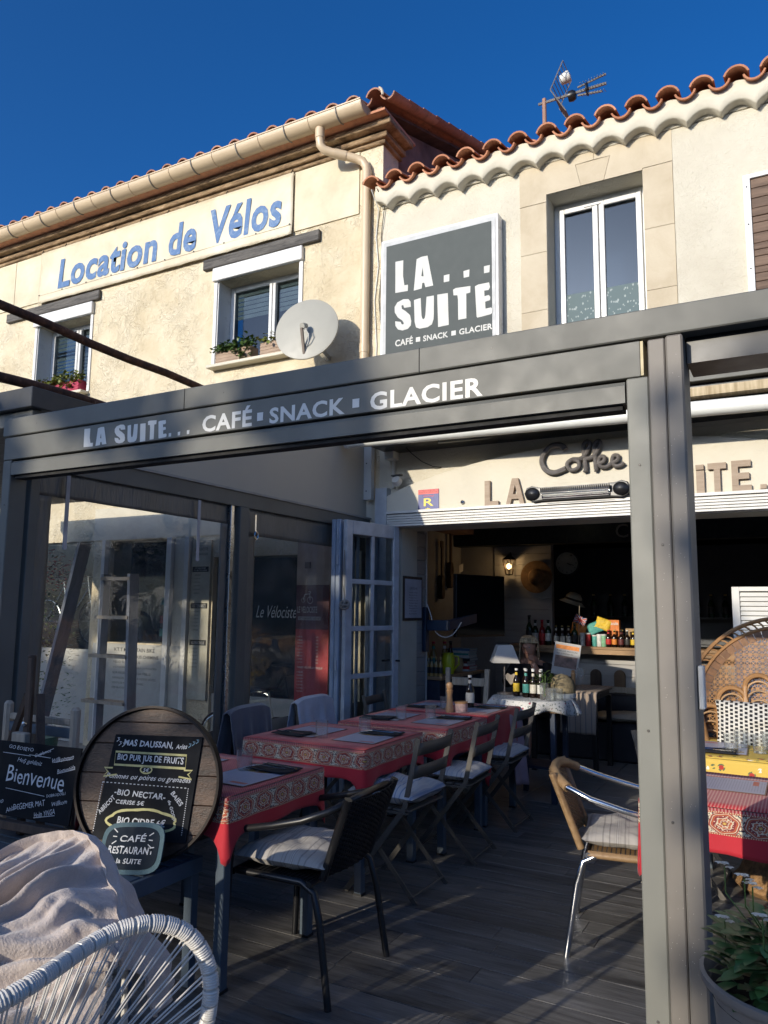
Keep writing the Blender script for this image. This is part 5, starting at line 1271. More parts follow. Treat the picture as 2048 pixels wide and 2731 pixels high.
MB().box(-3.378, -2.947, 2.42, 2.44, .90, .945).build('back_slat', BLUEGREY, PC, bevel=.004)
MB().box(-3.42, -2.90, 2.45, 2.85, .43, .45).build('seat', PALEWOOD, PC, bevel=.004)
for x in (-3.40, -2.925): MB().box(x-.02, x+.02, 2.80, 2.84, 0, .4295).build('leg', PALEWOOD, PC, bevel=.003)

# ---------------------------------------------------------------- string chairs and the blanket
STR = simple('white_pvc_cord', (.62, .60, .56), .32, var=.05)
def smooth_loop(P, n=8, closed=True):
    P = [Vector(p) for p in P]; N = len(P); out = []
    for k in range(N if closed else N-1):
        p0, p1, p2, p3 = (P[(k-1) % N], P[k], P[(k+1) % N], P[(k+2) % N]) if closed else (P[max(k-1, 0)], P[k], P[k+1], P[min(k+2, N-1)])
        for i in range(n):
            t = i/n; out.append(.5*((2*p1)+(p2-p0)*t+(2*p0-5*p1+4*p2-p3)*t*t+(3*p1-p0-3*p2+p3)*t**3))
    if not closed: out.append(P[-1])
    return out
def string_chair(P, hub, label, legs):
    c = E('string_chair', (hub[0], hub[1], 0), label, 'chair', 'white string chairs')
    L = smooth_loop(P, 10); MB().tube(L, .0155, 10, closed=True).build('rim_core', simple('white_tube', (.5, .49, .46), .4), c, smooth=True)
    # tight wrapping: many little rings along the rim
    n = len(L); cum = [0]
    for i in range(n): cum.append(cum[-1]+(L[(i+1) % n]-L[i]).length)
    tot = cum[-1]; m_ = int(tot/.0062); wrap = MB(); k = 0
    def at(s_):
        import bisect
        i = min(bisect.bisect_right(cum, s_)-1, n-1); t = (s_-cum[i])/max(1e-6, cum[i+1]-cum[i]); return L[i].lerp(L[(i+1) % n], t)
    ns = 68; gaps = set(int(m_*j/ns) for j in range(ns))
    for q in range(m_):
        if q in gaps: continue
        p = at(tot*q/m_); t = (at(min(tot*.9999, tot*q/m_+.003))-p); t = t.normalized() if t.length > 1e-7 else Vector((1, 0, 0))
        x = t.cross(Vector((0, 0, 1)));  x = (x if x.length > .1 else t.cross(Vector((0, 1, 0)))).normalized(); y = t.cross(x)
        wrap.tube([p+(x*math.cos(a)+y*math.sin(a))*.0170 for a in [i*math.pi/5 for i in range(10)]], .0043, 6, closed=True)
    wrap.build('rim_wrapping', STR, c, smooth=True)
    hb = Vector(hub); hr = [hb+Vector((.11*math.cos(2*math.pi*j/ns), .09*math.sin(2*math.pi*j/ns), .02*math.cos(2*math.pi*j/ns))) for j in range(ns)]
    MB().tube(hr, .009, 8, closed=True).build('hub_ring', STR, c, smooth=True)
    best = min(range(ns), key=lambda o_: sum((at(tot*j/ns*.9999)-hr[(j+o_) % ns]).length for j in range(0, ns, 4))); rev = [hr[(-j) % ns] for j in range(ns)]
    b2 = min(range(ns), key=lambda o_: sum((at(tot*j/ns*.9999)-rev[(j+o_) % ns]).length for j in range(0, ns, 4)))
    s1 = sum((at(tot*j/ns*.9999)-hr[(j+best) % ns]).length for j in range(0, ns, 4)); s2 = sum((at(tot*j/ns*.9999)-rev[(j+b2) % ns]).length for j in range(0, ns, 4))
    if s2 < s1: hr = rev; best = b2
    for j in range(ns):
        for e in (-.0055, .0055):
            a = at(max(0, min(tot*.9999, tot*j/ns+e))); b = hr[(j+best) % ns]
            mid_ = a.lerp(b, .5)+Vector((0, 0, -.012)); MB().tube([a, mid_, b], .0024, 6).build('cord', STR, c, smooth=True)
    for a, b in legs: MB().tube([a, (Vector(a)+Vector(b))/2, b], .010, 8).build('leg', STR, c, smooth=True)
    return c
string_chair([(-1.48, 1.06, .695), (-1.49, 1.33, .722), (-1.455, 1.43, .732), (-1.42, 1.50, .715), (-1.385, 1.55, .672), (-1.36, 1.58, .60), (-1.355, 1.585, .52), (-1.40, 1.60, .43), (-1.55, 1.60, .36), (-1.8, 1.5, .34), (-2.0, 1.25, .40), (-1.95, .95, .52), (-1.7, .85, .62)],
    (-1.72, 1.22, .27), 'white string chair in the bottom left corner', [((-1.45, 1.05, .68), (-1.45, 1.0, 0)), ((-1.42, 1.55, .45), (-1.45, 1.55, 0)), ((-1.95, 1.1, .45), (-1.95, 1.1, 0))])
string_chair([(-2.42, 1.40, .62), (-2.32, 1.54, .665), (-2.20, 1.63, .69), (-2.06, 1.69, .70), (-1.93, 1.69, .665), (-1.80, 1.63, .60), (-1.70, 1.56, .53), (-1.66, 1.48, .44), (-1.75, 1.40, .36), (-2.0, 1.32, .33), (-2.25, 1.28, .38), (-2.44, 1.28, .50)],
    (-2.05, 1.48, .24), 'white string chair under the thick blanket', [((-2.3, 1.7, .6), (-2.3, 1.75, 0)), ((-1.8, 1.72, .5), (-1.8, 1.75, 0)), ((-2.1, 1.42, .4), (-2.1, 1.40, 0))])
def bl_m():
    m = Mt('thick_fleece', .95); m.color(m.ramp(m.noise(m.coord(), 4, 5, .65), [(.3, (.46, .395, .355)), (.7, (.62, .54, .49))]))
    m.set('Sheen Weight', .6); m.set('Sheen Roughness', .4); m.bump(m.noise(m.coord(), 90, 4, .7), .9, .006); return m.m
def blanket():
    ridge = smooth_loop([(-2.215, 1.56, .715), (-2.195, 1.66, .755), (-2.15, 1.72, .772), (-2.08, 1.75, .785), (-2.01, 1.76, .782), (-1.905, 1.74, .745), (-1.785, 1.68, .685), (-1.69, 1.62, .63), (-1.63, 1.56, .59)], 12, False)
    low = smooth_loop([(-2.18, 1.28, .52), (-2.08, 1.20, .50), (-2.0, 1.17, .49), (-1.93, 1.16, .48), (-1.86, 1.18, .47), (-1.78, 1.22, .46), (-1.70, 1.28, .455), (-1.63, 1.35, .455), (-1.58, 1.42, .46)], 12, False)
    back = smooth_loop([(-2.24, 1.70, .45), (-2.22, 1.80, .42), (-2.15, 1.86, .40), (-2.07, 1.89, .40), (-1.97, 1.90, .40), (-1.88, 1.88, .40), (-1.78, 1.84, .40), (-1.68, 1.78, .38), (-1.62, 1.70, .38)], 12, False)
    FO = [(.02, .0, .03, .03), (.10, .03, .030, .035), (.22, .10, .045, .05), (.33, .20, .026, .035), (.42, .16, .04, .055), (.52, .30, .028, .045), (.62, .22, .045, .06), (.72, .38, .030, .05), (.83, .42, .045, .065), (.94, .50, .030, .05), (1.05, .55, .04, .055),
          (1.17, .60, .03, .05), (1.30, .62, .04, .06), (1.42, .66, .03, .05)]
    def s(L, u): k = u*(len(L)-1); i = min(int(k), len(L)-2); return L[i].lerp(L[i+1], k-i)
    def f(u, v):
        w = v*2.6-1
        uu = min(1, max(0, u+.06*(w if w > 0 else 0)*(1-u)))
        if w < 0: p = s(ridge, u).lerp(s(back, u), -w)+Vector((0, .02, .0))*math.sin(-w*math.pi)
        else:
            t = w/1.6; p = s(ridge, u).lerp(s(low, u), t)
            p.z += .05*math.sin(min(1, t)*math.pi); p += Vector((.02, -.03, .0))*math.sin(t*math.pi)
        wv_ = w+.25*noise.noise(Vector((u*2, w*2, 9))); q_ = 0
        for u0, sl_, wd, hh in FO:
            x_ = (u-u0+sl_*max(0, wv_)*.8+.03*noise.noise(Vector((u0*9, w*2.5, 2))))/(wd*(.85+.15*abs(w))); q_ += hh*math.exp(-x_*x_)*(1+.4*noise.noise(Vector((u0*5, w*3, 6))))
        nn = Vector((.40, -.62, .68)) if w > 0 else Vector((.2, .9, .1))
        p += nn*(1.15*q_*min(1, abs(w)*1.3+.12)-.035+.018*noise.noise(Vector((u*4, w*3, 1)))+.006*noise.noise(Vector((u*16, w*9, 3))))
        r_ = math.exp(-(w/.12)**2); p.z += .012*r_
        return p
    def t_(w): return max(0, w)
    o = MB().grid(f, 300, 170).build('blanket', bl_m(), None, smooth=True, solid=.008)
    return tag(o, 'thick pinkish grey fleece blanket draped over the string chair', 'blanket', 'blankets hung over chair backs')
blanket()

# ---------------------------------------------------------------- peacock chair on the right
PK = E('peacock_chair', (-.10, 4.9, 0), 'rattan peacock chair with fan back behind the yellow table', 'chair')
RAT = simple('honey_rattan', (.36, .19, .075), .45, var=.25, vs=14, bump=.4, bs=90); PRA = simple('pale_rattan', (.45, .28, .14), .45); RATD = simple('brown_rattan_binding', (.20, .10, .045), .5, var=.3, vs=20, bump=.8, bs=120)
cx, cz, YP = -.10, .90, 5.22
TP = lambda x, z, y=0: Vector((x, YP+.10*((x-cx)/.55)**2*-1+.22*(z-.5)*.55+y, z))
def arc(r, a0, a1, n=48, ex=1.0, c_=(cx, cz), y=0): return [TP(c_[0]+r*ex*math.cos(a0+(a1-a0)*i/n), c_[1]+r*math.sin(a0+(a1-a0)*i/n), y) for i in range(n+1)]
MB().tube(arc(.57, -.35, math.pi+.35), .013, 8).tube(arc(.515, -.35, math.pi+.35), .011, 8).build('outer_hoop', RAT, PK, smooth=True)
for k in range(52):
    a = -.3+(math.pi+.6)*k/51; d = .028
    MB().tube([TP(cx+r*math.cos(a+s_), cz+r*math.sin(a+s_)) for r, s_ in ((.515, -d), (.542, -d*.4), (.57, d))], .006, 5).build('hoop_lace', RAT, PK, smooth=True)
for k in range(40):
    a0 = -.3+(math.pi+.6)*k/40; a1 = -.3+(math.pi+.6)*(k+.93)/40
    MB().add([TP(cx+r*math.cos(a), cz+r*math.sin(a)) for r in (.455, .505) for a in (a0, a1)], [(0, 1, 3, 2)]).build('splint', RATD, PK, solid=.004)
cane = MB(); st = .034
def seg(p, q):
    # clip a strand to the fan interior
    n = 60; run = []
    for i in range(n+1):
        x = p[0]+(q[0]-p[0])*i/n; z = p[1]+(q[1]-p[1])*i/n
        ins = (x-cx)**2+(z-cz)**2 < .462**2 or (abs(x-cx) < .43 and .52 < z < cz)
        if ins: run.append((x, z))
        if (not ins or i == n) and len(run) > 1:
            flat(run)
            run = []
def flat(run, w=.0026):
    a, b = Vector((run[0][0], run[0][1])), Vector((run[-1][0], run[-1][1])); d = (b-a).normalized(); q = Vector((-d.y, d.x))*w; m_ = max(2, int((b-a).length/.05))
    vs = []
    for i in range(m_+1):
        c_ = a.lerp(b, i/m_); vs += [TP(c_.x+q.x, c_.y+q.y), TP(c_.x-q.x, c_.y-q.y)]
    cane.add(vs, [(2*i, 2*i+1, 2*i+3, 2*i+2) for i in range(m_)])
for k in range(-18, 19):
    seg((cx+k*st, .5), (cx+k*st, 1.4)); seg((cx-.5, cz+k*st), (cx+.5, cz+k*st))
for k in range(-30, 31):
    o_ = k*st; seg((cx+o_-.5, cz-.5), (cx+o_+.5, cz+.5)); seg((cx+o_-.5, cz+.5), (cx+o_+.5, cz-.5))
cane.build('cane_webbing', RAT, PK, solid=.0025)['kind'] = 'stuff'
for px_, pz in ((-.53, .93), (-.41, 1.04), (-.26, 1.12), (-.10, 1.15), (.06, 1.12), (.21, 1.04), (.33, .93)):
    w_ = .078; zb = .62
    def pet(k, y): return [TP(px_-w_*k, zb+.0, y)]+[TP(px_+w_*k*math.cos(math.pi-math.pi*i/12), pz-w_+w_*k*math.sin(math.pi*i/12), y) for i in range(13)]+[TP(px_+w_*k, zb, y)]
    MB().tube(pet(1, -.035), .016, 8).build('petal_hoop', RAT, PK, smooth=True)
    for i in range(4):
        hh = pz-.06-.055*i
        MB().tube([TP(px_+w_*.85*math.cos(math.pi-math.pi*j/10), hh-w_*.5+w_*.8*math.sin(math.pi*j/10), -.035) for j in range(11)], .006, 6).build('petal_arch', PRA, PK, smooth=True)
MB().lathe([(.30, 0), (.33, .03), (.30, .06), (.22, .22), (.30, .42), (.32, .44), (.29, .46), (.0, .47)], 30, (cx, 4.92, 0)).build('drum_base', simple('woven_drum', (.28, .16, .07), .6, var=.5, vs=30, bump=1, bs=50, bd=.01), PK, smooth=40)
MB().tube([TP(cx-.50, .90), (cx-.42, 4.9, .68), (cx-.32, 4.68, .56), (cx-.22, 4.62, .50)], .020, 8).tube([TP(cx+.50, .90), (cx+.42, 4.9, .68), (cx+.32, 4.68, .56), (cx+.22, 4.62, .50)], .020, 8).build('arm', RAT, PK, smooth=True)
def hound():
    m = Mt('black_white_weave', .9); o = m.xyz(m.coord()); a = (o[0]*(1/.026)).frac(); b = (o[2]*(1/.022)+((o[0]*(1/.026)).floor()*.5)).frac()
    m.color(m.mix(a.lt(.62)*b.lt(.62), (.60, .58, .52), (.012, .012, .016))); m.bump(m.noise(m.coord(), 200, 2), .4, .002); return m.m
tag(pillow(MB(), .74, .30, .13, (0, 0, 0), Matrix.Translation((-.12, 4.98, .84)) @ Matrix.Rotation(RAD(72), 4, 'X'), 2).build('lumbar_pillow', hound(), None, smooth=True), 'black and white woven pillow on the peacock chair', 'pillow')
tag(pillow(MB(), .30, .28, .12, (0, 0, 0), Matrix.Translation((-.32, 5.35, .80)) @ Matrix.Rotation(RAD(80), 4, 'X'), 6).build('red_bag', simple('red_fabric', (.35, .01, .02), .8), None, smooth=True), 'red fabric bag seen behind the rattan petals', 'bag')
LS = E('louvred_screen', (-.1, 6.6, 0), 'white louvred folding screen behind the peacock chair', 'screen')
MB().box(-.485, -.43, 6.55, 6.59, 0, 1.70).box(.45, .50, 6.55, 6.59, 0, 1.70).box(-.43, .45, 6.55, 6.59, 1.665, 1.70).build('frame', WHITE, LS, bevel=.003)
lv = None
for k in range(44):
    z = .05+.0365*k; Mw = Matrix.Translation((.01, 6.57, z))
    if lv is None: lv = MB().box(-.438, .438, -.014, -.009, 0, .034, Matrix.Rotation(RAD(-28), 4, 'X')).build('louvre', WHITE, LS, origin=(0, 0, 0)); lv.matrix_basis = WM[LS].inverted() @ Mw; WM[lv] = Mw
    else: link_mesh('louvre', lv.data, Mw, LS)
tag(MB().box(-.279, -.262, 2.41, 2.45, 1.22, 1.345).build('latch_plate', WHITE, None, bevel=.003), 'pale latch plate on the right side of the thick post', 'latch')
# pot with plant
PT = E('plant_pot', (-.045, 2.04, .32), 'large taupe plastic plant pot in front of the thick post', 'plant pot')
POTM = simple('taupe_plastic_pot', (.23, .195, .165), .45, var=.06, vs=3)
MB().lathe([(.0, 0), (.145, 0), (.175, .26), (.180, .262), (.188, .36), (.208, .365), (.212, .372), (.212, .385), (.203, .388), (.195, .375), (.185, .35), (.17, .10), (0, .09)], 48, (-.045, 2.04, .30)).build('pot', POTM, PT, smooth=40)
MB().lathe([(0, .0), (.10, .004), (.188, -.002)], 24, (-.045, 2.04, .635)).build('soil', SOIL, PT, smooth=True)
SS = E('plant_stand', (-.045, 2.04, 0), 'low wooden stand under the taupe pot', 'stand')
MB().lathe([(0, 0), (.17, 0), (.17, .02), (0, .02)], 24, (-.045, 2.04, .279)).build('top', OAK, SS)
for k in range(3):
    a = k*2.09; MB().tube([(-.02+.12*math.cos(a), 2.06+.12*math.sin(a), .28), (-.02+.16*math.cos(a), 2.06+.16*math.sin(a), -.05)], .014, 8).build('leg', OAK, SS)
def leaf(mb, p, d, n_, L, w, curl=.25):
    d = d.normalized(); s_ = d.cross(n_); s_ = s_.normalized() if s_.length > .01 else Vector((1, 0, 0)); n_ = s_.cross(d); vs = []
    for t, k in ((0, .10), (.18, .55), (.42, .95), (.66, 1.0), (.86, .62), (1, .06)):
        c_ = p+d*L*t-n_*L*curl*t*t; vs += [c_+s_*w*.5*k+n_*w*.10*k, c_, c_-s_*w*.5*k+n_*w*.10*k]
    mb.add(vs, [f for i in range(5) for f in ((3*i, 3*i+1, 3*i+4, 3*i+3), (3*i+1, 3*i+2, 3*i+5, 3*i+4))])
def rosette(parent, c, R_, H_, n, L, w, m, seed, name='leaves'):
    r = random.Random(seed); mb = MB()
    for i in range(n):
        a = r.uniform(0, 6.283); e = r.random()**.6; q = Vector((math.cos(a)*R_*e, math.sin(a)*R_*e, H_*(r.random()**.7)*(1-.5*e)))
        d = Vector((math.cos(a), math.sin(a), r.uniform(-.2, .9))).normalized(); leaf(mb, Vector(c)+q, d, Vector((0, 0, 1)), L*r.uniform(.6, 1.2), w*r.uniform(.7, 1.2))
    return mb.build(name, m, parent, smooth=True)
PL = E('pot_plant', (-.045, 2.04, .635), 'leafy green plant with small white flowers in the taupe pot', 'plant')
rosette(PL, (-.045, 2.04, .64), .16, .22, 420, .058, .034, LEAFD, 3, 'foliage')
rosette(PL, (.0, 2.02, .66), .13, .20, 70, .055, .032, LEAF, 4, 'foliage')
PETM = simple('white_petal', (.62, .58, .48), .6)
for i in range(11):
    a = 2.4*i; rr = .06+.012*i; top = Vector((-.045+rr*math.cos(a), 2.04+rr*math.sin(a), .87+.04*math.sin(i*1.7)))
    if i == 0: top = Vector((-.135, 2.02, .875))
    if i == 1: top = Vector((-.20, 2.05, .78))
    stm = MB().tube([(-.02+.3*(top.x+.02), 2.06+.3*(top.y-2.06), .68), (top+Vector((0, 0, -.06))), top], .0018, 5).build('flower_stem', LEAF, PL)
    for q in range(4):
        f_ = MB()
        for j in range(5):
            b = j*1.2566+q; cc_ = top+Vector((.011*math.cos(q*1.6), .011*math.sin(q*1.6), .004*q)); leaf(f_, cc_, Vector((math.cos(b), math.sin(b), .25)), Vector((0, 0, 1)), .011, .009)
        f_.build('petals', PETM, stm)
# ---------------------------------------------------------------- window boxes upstairs
def flower_box(x0, x1, z, m, label, lm, n, h=.14, trail=.1, seed=1):
    b = E('flower_box', ((x0+x1)/2, 6.08, z), label, 'flower box', 'flower boxes on the upstairs sills')
    MB().box(x0, x1, 6.02, 6.15, z, z+h).build('trough', m, b, bevel=.006)
    for k in range(3): MB().box(x0+.003, x1-.003, 6.016, 6.0195, z+.02+k*.035, z+.035+k*.035).build('ridge', m, b)
    r = random.Random(seed); mb = MB()
    for i in range(n):
        x = r.uniform(x0-.02, x1+.03); q = r.random(); y = 6.10-.12*q+r.uniform(-.03, .03); zz = z+h+.01+r.uniform(-trail, .10)*(.5+.5*math.sin(x*9+seed)) if q > .4 else z+h+r.uniform(0, .10)
        d = Vector((r.uniform(-1, 1), r.uniform(-1, .3), r.uniform(-.5, .8))); leaf(mb, Vector((x, y, zz)), d, Vector((0, -.3, 1)), r.uniform(.03, .06), r.uniform(.025, .045))
    p = E('trailing_plant', ((x0+x1)/2, 6.06, z+h), label.replace('box', 'box plant') if False else 'leafy plant spilling from the '+label, 'plant', 'plants in the upstairs flower boxes')
    mb.build('foliage', lm, p, smooth=True)
    st = MB()
    for i in range(8): x = x0+(x1-x0)*(i+.5)/8; st.tube([(x, 6.09, z+h-.02), (x+r.uniform(-.03, .03), 6.04, z+h+.06), (x+r.uniform(-.06, .06), 6.0, z+h-.02)], .0025, 4)
    st.build('stem', LEAF, p)
TERRA = simple('beige_trough', (.33, .235, .165), .7); PINKB = simple('magenta_trough', (.36, .02, .06), .5); ORB = simple('orange_trough', (.55, .16, .06), .6)
flower_box(-5.40, -4.92, 4.085, TERRA, 'beige flower box left on the right upstairs sill', LEAF, 430, trail=.16, seed=2)
flower_box(-4.80, -4.36, 4.085, TERRA, 'beige flower box right on the sill behind the dish', LEAFY, 120, trail=.04, seed=5)
flower_box(-8.02, -7.55, 4.085, PINKB, 'magenta flower box on the far left upstairs sill', LEAFY, 330, trail=.10, seed=8)
flower_box(-8.45, -8.06, 4.085, ORB, 'orange flower box on the far left upstairs sill', LEAFY, 160, trail=.05, seed=9)

# ---------------------------------------------------------------- bicycle shop front behind the clear screens
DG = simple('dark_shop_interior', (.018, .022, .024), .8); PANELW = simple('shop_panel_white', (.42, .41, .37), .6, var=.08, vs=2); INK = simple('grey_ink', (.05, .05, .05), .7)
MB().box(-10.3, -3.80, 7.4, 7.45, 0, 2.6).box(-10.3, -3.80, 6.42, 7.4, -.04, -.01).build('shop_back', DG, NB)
MB().box(-10.2, -7.2, 6.16, 6.17, 1.0, 2.25).box(-6.93, -6.02, 6.16, 6.17, 1.1, 2.24).box(-5.38, -4.30, 6.16, 6.17, .62, 2.02).build('shop_glass', SHOPGLASS, NB)
MB().box(-10.2, -7.2, 6.14, 6.2, -.05, 1.0).build('shop_panel', PANELW, NB)
MB().box(-5.38, -4.30, 6.14, 6.2, -.05, .62).build('shop_panel', PANELW, NB)
MB().box(-7.2, -3.42, 6.088, YW-.001, 2.25, 2.62).build('shop_fascia', SMOOTHR, NB)
MB().box(-7.10, -5.72, 6.075, YW-.001, .0, 1.085).build('shop_panel', PANELW, NB)
MB().box(-7.0, -6.95, 6.04, YW-.001, 0, 2.245).box(-6.0, -5.93, 6.04, YW-.001, 0, 2.245).box(-5.74, -5.68, 6.04, YW-.001, 0, 2.245).build('shop_frame', WHITE, NB)
WF = WALLF(6.0745)
z = 1.045
for t, w_, hh in (('V.T.T MOUNTAIN BIKE', .62, .042), ('V.T.C VÉLO TOUS CHEMINS', .68, .042), ('VÉLO ÉLECTRIQUE', .42, .036), ('V.T.T ENFANTS (DE 14 À 20 POUCES)', .66, .03), ('SUR RÉSERVATION LA VEILLE', .58, .03), ('LIVRAISON GRATUITE À VOTRE HÔTEL', .66, .03), ('VENTE DE PIÈCES DÉTACHÉES', .48, .026), ('RÉPARATIONS', .24, .026)):
    words('lettering', t, WF, (-6.76, -6.76+w_, z-hh, z), INK, NB, bold=.02 if hh > .04 else .0); z -= hh+.026
PCOL = simple('cream_price_board', (.40, .38, .30), .6)
MB().box(-5.66, -5.40, 6.07, YW-.001, .55, 2.2).build('price_board', PCOL, NB)
MB().box(-5.92, -5.75, 6.085, YW-.001, .0, 2.24).build('pillar', SMOOTHR, NB)
zt = 2.12
for t in ('LE VELOCISTE', 'LOCATION DE VÉLOS'): words('lettering', t, WALLF(6.0695), (-5.62, -5.44, zt-.03, zt), INK, NB, bold=.01); zt -= .05
for k, t in enumerate(('V.T.T MOUNTAIN BIKE\nV.T.C VELO TOUS CHEMINS', 'V.T.T ENFANTS', 'VÉLO ÉLECTRIQUE')):
    z0 = 1.92-.38*k; MB().box(-5.64, -5.42, 6.066, 6.0695, z0-.055, z0).build('header_strip', BLACKM, NB)
    words('lettering', t, WALLF(6.0655), (-5.62, -5.44, z0-.048, z0-.008), LETTER, NB, align='CENTER')
    for q in range(6): words('lettering', ('1 HEURE', '1/2 JOURNÉE', '1 JOUR', '2 JOURS', '3 JOURS', '1 SEMAINE')[q], WALLF(6.0695), (-5.62, -5.53, z0-.095-.038*q, z0-.08-.038*q), INK, NB)
RBN = E('roll_banner', (-4.09, 6.05, .5), 'tall dark red banner lettered LE VELOCISTE with a bicycle logo', 'banner')
redb = simple('dark_red_banner', (.30, .015, .02), .5, var=.1); MB().box(-4.285, -3.91, 6.055, 6.06, .55, 1.72).build('sheet', redb, RBN)
MB().box(-4.285, -3.91, 6.053, 6.0545, 1.30, 1.72).build('top_panel', simple('maroon_panel', (.07, .012, .02), .5), RBN)
WL = simple('pale_print', (.5, .46, .42), .6); WR = WALLF(6.0525)
words('lettering', 'LE VELOCISTE', WR, (-4.27, -4.04, 1.455, 1.515), WL, RBN, bold=.01)
wh = MB()
for cx_, r_ in ((-4.205, .022), (-4.125, .034)):
    wh.add([Vector((cx_+q*math.cos(a), 6.0524, 1.575+q*math.sin(a))) for a in [k*math.pi/12 for k in range(24)] for q in (r_, r_*.85)], [(2*k, 2*k+1, (2*k+3) % 48, (2*k+2) % 48) for k in range(24)])
wh.build('emblem', WL, RBN); stroke([(-4.205, 1.575), (-4.185, 1.63), (-4.13, 1.635), (-4.125, 1.575)], .004, WL, False, RBN, WALLF(6.0522)); stroke([(-4.145, 1.655), (-4.12, 1.655), (-4.13, 1.63)], .004, WL, False, RBN, WALLF(6.0521))
MB().box(-4.26, -4.0, 6.0515, 6.0525, 1.385, 1.42).build('lettering_bar', simple('grey_bar', (.25, .22, .22), .6), RBN)
words('lettering', 'V.T.T ENFANTS  10€/14€', WALLF(6.051), (-4.25, -4.01, 1.392, 1.412), BLACKM, RBN)
words('lettering', 'TARIFS VÉLO ÉLECTRIQUE', WR, (-4.26, -3.97, .93, .955), WL, RBN, bold=.01)
for q in range(9): words('lettering', ('1 HEURE', '2 HEURES', '1/2 JOUR', '1 JOUR', '2 JOURS', '3 JOURS', '4 JOURS', '5 JOURS', '7 JOURS')[q], WR, (-4.26, -4.20, 1.22-.03*q, 1.235-.03*q), WL, RBN); words('lettering', ('10€', '14€', '18€', '22€', '40€', '55€', '70€', '85€', '95€')[q], WR, (-4.05, -4.02, 1.22-.03*q, 1.235-.03*q), WL, RBN)
for q in range(7): words('lettering', ('1 HEURE', '2 HEURES', '1/2 JOUR', '1 JOUR', '2 JOURS', '3 JOURS', '7 JOURS')[q], WR, (-4.26, -4.19, .89-.03*q, .905-.03*q), WL, RBN)
MB().box(-4.30, -3.80, 6.075, YW-.001, 1.72, 2.24).build('pale_pillar', simple('beige_pink_wall', (.42, .33, .27), .8), NB)
tag(MB().box(-4.20, -4.14, 6.062, 6.0745, 1.88, 1.94).build('house_number', simple('brown_plate', (.12, .08, .06), .6), None), 'small brown number plate on the beige wall', 'sign')
words('lettering', 'Le Vélociste', WALLF(6.157), (-4.85, -4.35, 1.40, 1.52), simple('white_script', (.5, .5, .48), .5), NB, shear=.4)
def bicycle(x, y, z, label, m1, sc_=1.0, rz=0):
    b = E('bicycle', (x, y, z), label, 'bicycle', 'bicycles in the shop window'); T = Matrix.Translation((x, y, z)) @ Matrix.Rotation(rz, 4, 'Z') @ Matrix.Scale(sc_, 4)
    R_ = .33; P_ = lambda a, c: T @ Vector((a, 0, c))
    for cx_ in (-.5, .5):
        w_ = MB().tube([P_(cx_+R_*math.cos(a), R_+R_*math.sin(a)) for a in [k*math.pi/16 for k in range(32)]], .016*sc_, 6, closed=True).build('tyre', RUBBER, b, smooth=True)
        MB().tube([P_(cx_+.30*math.cos(a), R_+.30*math.sin(a)) for a in [k*math.pi/16 for k in range(32)]], .008*sc_, 5, closed=True).build('rim', ALU, w_)
        sp = MB()
        for k in range(14): a = k*math.pi/7; sp.tube([P_(cx_, R_), P_(cx_+.3*math.cos(a), R_+.3*math.sin(a))], .0018*sc_, 3)
        sp.build('spokes', ALU, w_)
    f = MB()
    for a, c in (((-.5, .33), (-.15, .85)), ((-.5, .33), (-.05, .30)), ((-.05, .30), (-.18, .92)), ((-.05, .30), (.36, .80)), ((-.15, .82), (.35, .88)), ((.5, .33), (.36, .80)), ((.36, .80), (.33, .98))): f.tube([P_(*a), P_(*c)], .015*sc_, 6)
    f.build('frame', m1, b, smooth=True)
    MB().tube([T @ Vector((.33, -.25, .98)), T @ Vector((.36, 0, 1.0)), T @ Vector((.33, .25, .98))], .012*sc_, 6).build('handlebar', BLACK, b); MB().box(-.3, -.08, -.06, .06, .92, .96, T).build('saddle', BLACK, b, bevel=.01)
RDF = simple('red_frame', (.25, .01, .01), .3); bicycle(-6.5, 6.8, .3, 'red bicycle behind the left shop window', RDF, 1.0); bicycle(-4.75, 6.75, .0, 'dark bicycle behind the window beside the banner', BLACK, .95, .1); bicycle(-8.4, 6.8, 1.0, 'bicycle hung at the far left shop window', ALU, .9)
bicycle(-4.72, 5.92, 0, 'pale bicycle leaning below the shop window', simple('cream_frame', (.5, .48, .4), .35), .72, 0)
for k, (c_, zz) in enumerate(((LABC['teal'], 1.52), (LABC['orange'], 1.44), (LABC['red'], 1.32), (LABC['green'], 1.30), (LABC['teal'], 1.18))):
    tag(MB().box(-6.20+.07*(k % 2)+.02, -6.14+.07*(k % 2)+.02, 6.172, 6.174, zz, zz+.08).build('sticker', c_, None), ('blue sticker top on the dark shop window', 'orange sticker on the dark shop window', 'red sticker on the dark shop window', 'pale green sticker on the dark shop window', 'round teal sticker low on the dark shop window')[k], 'sticker')
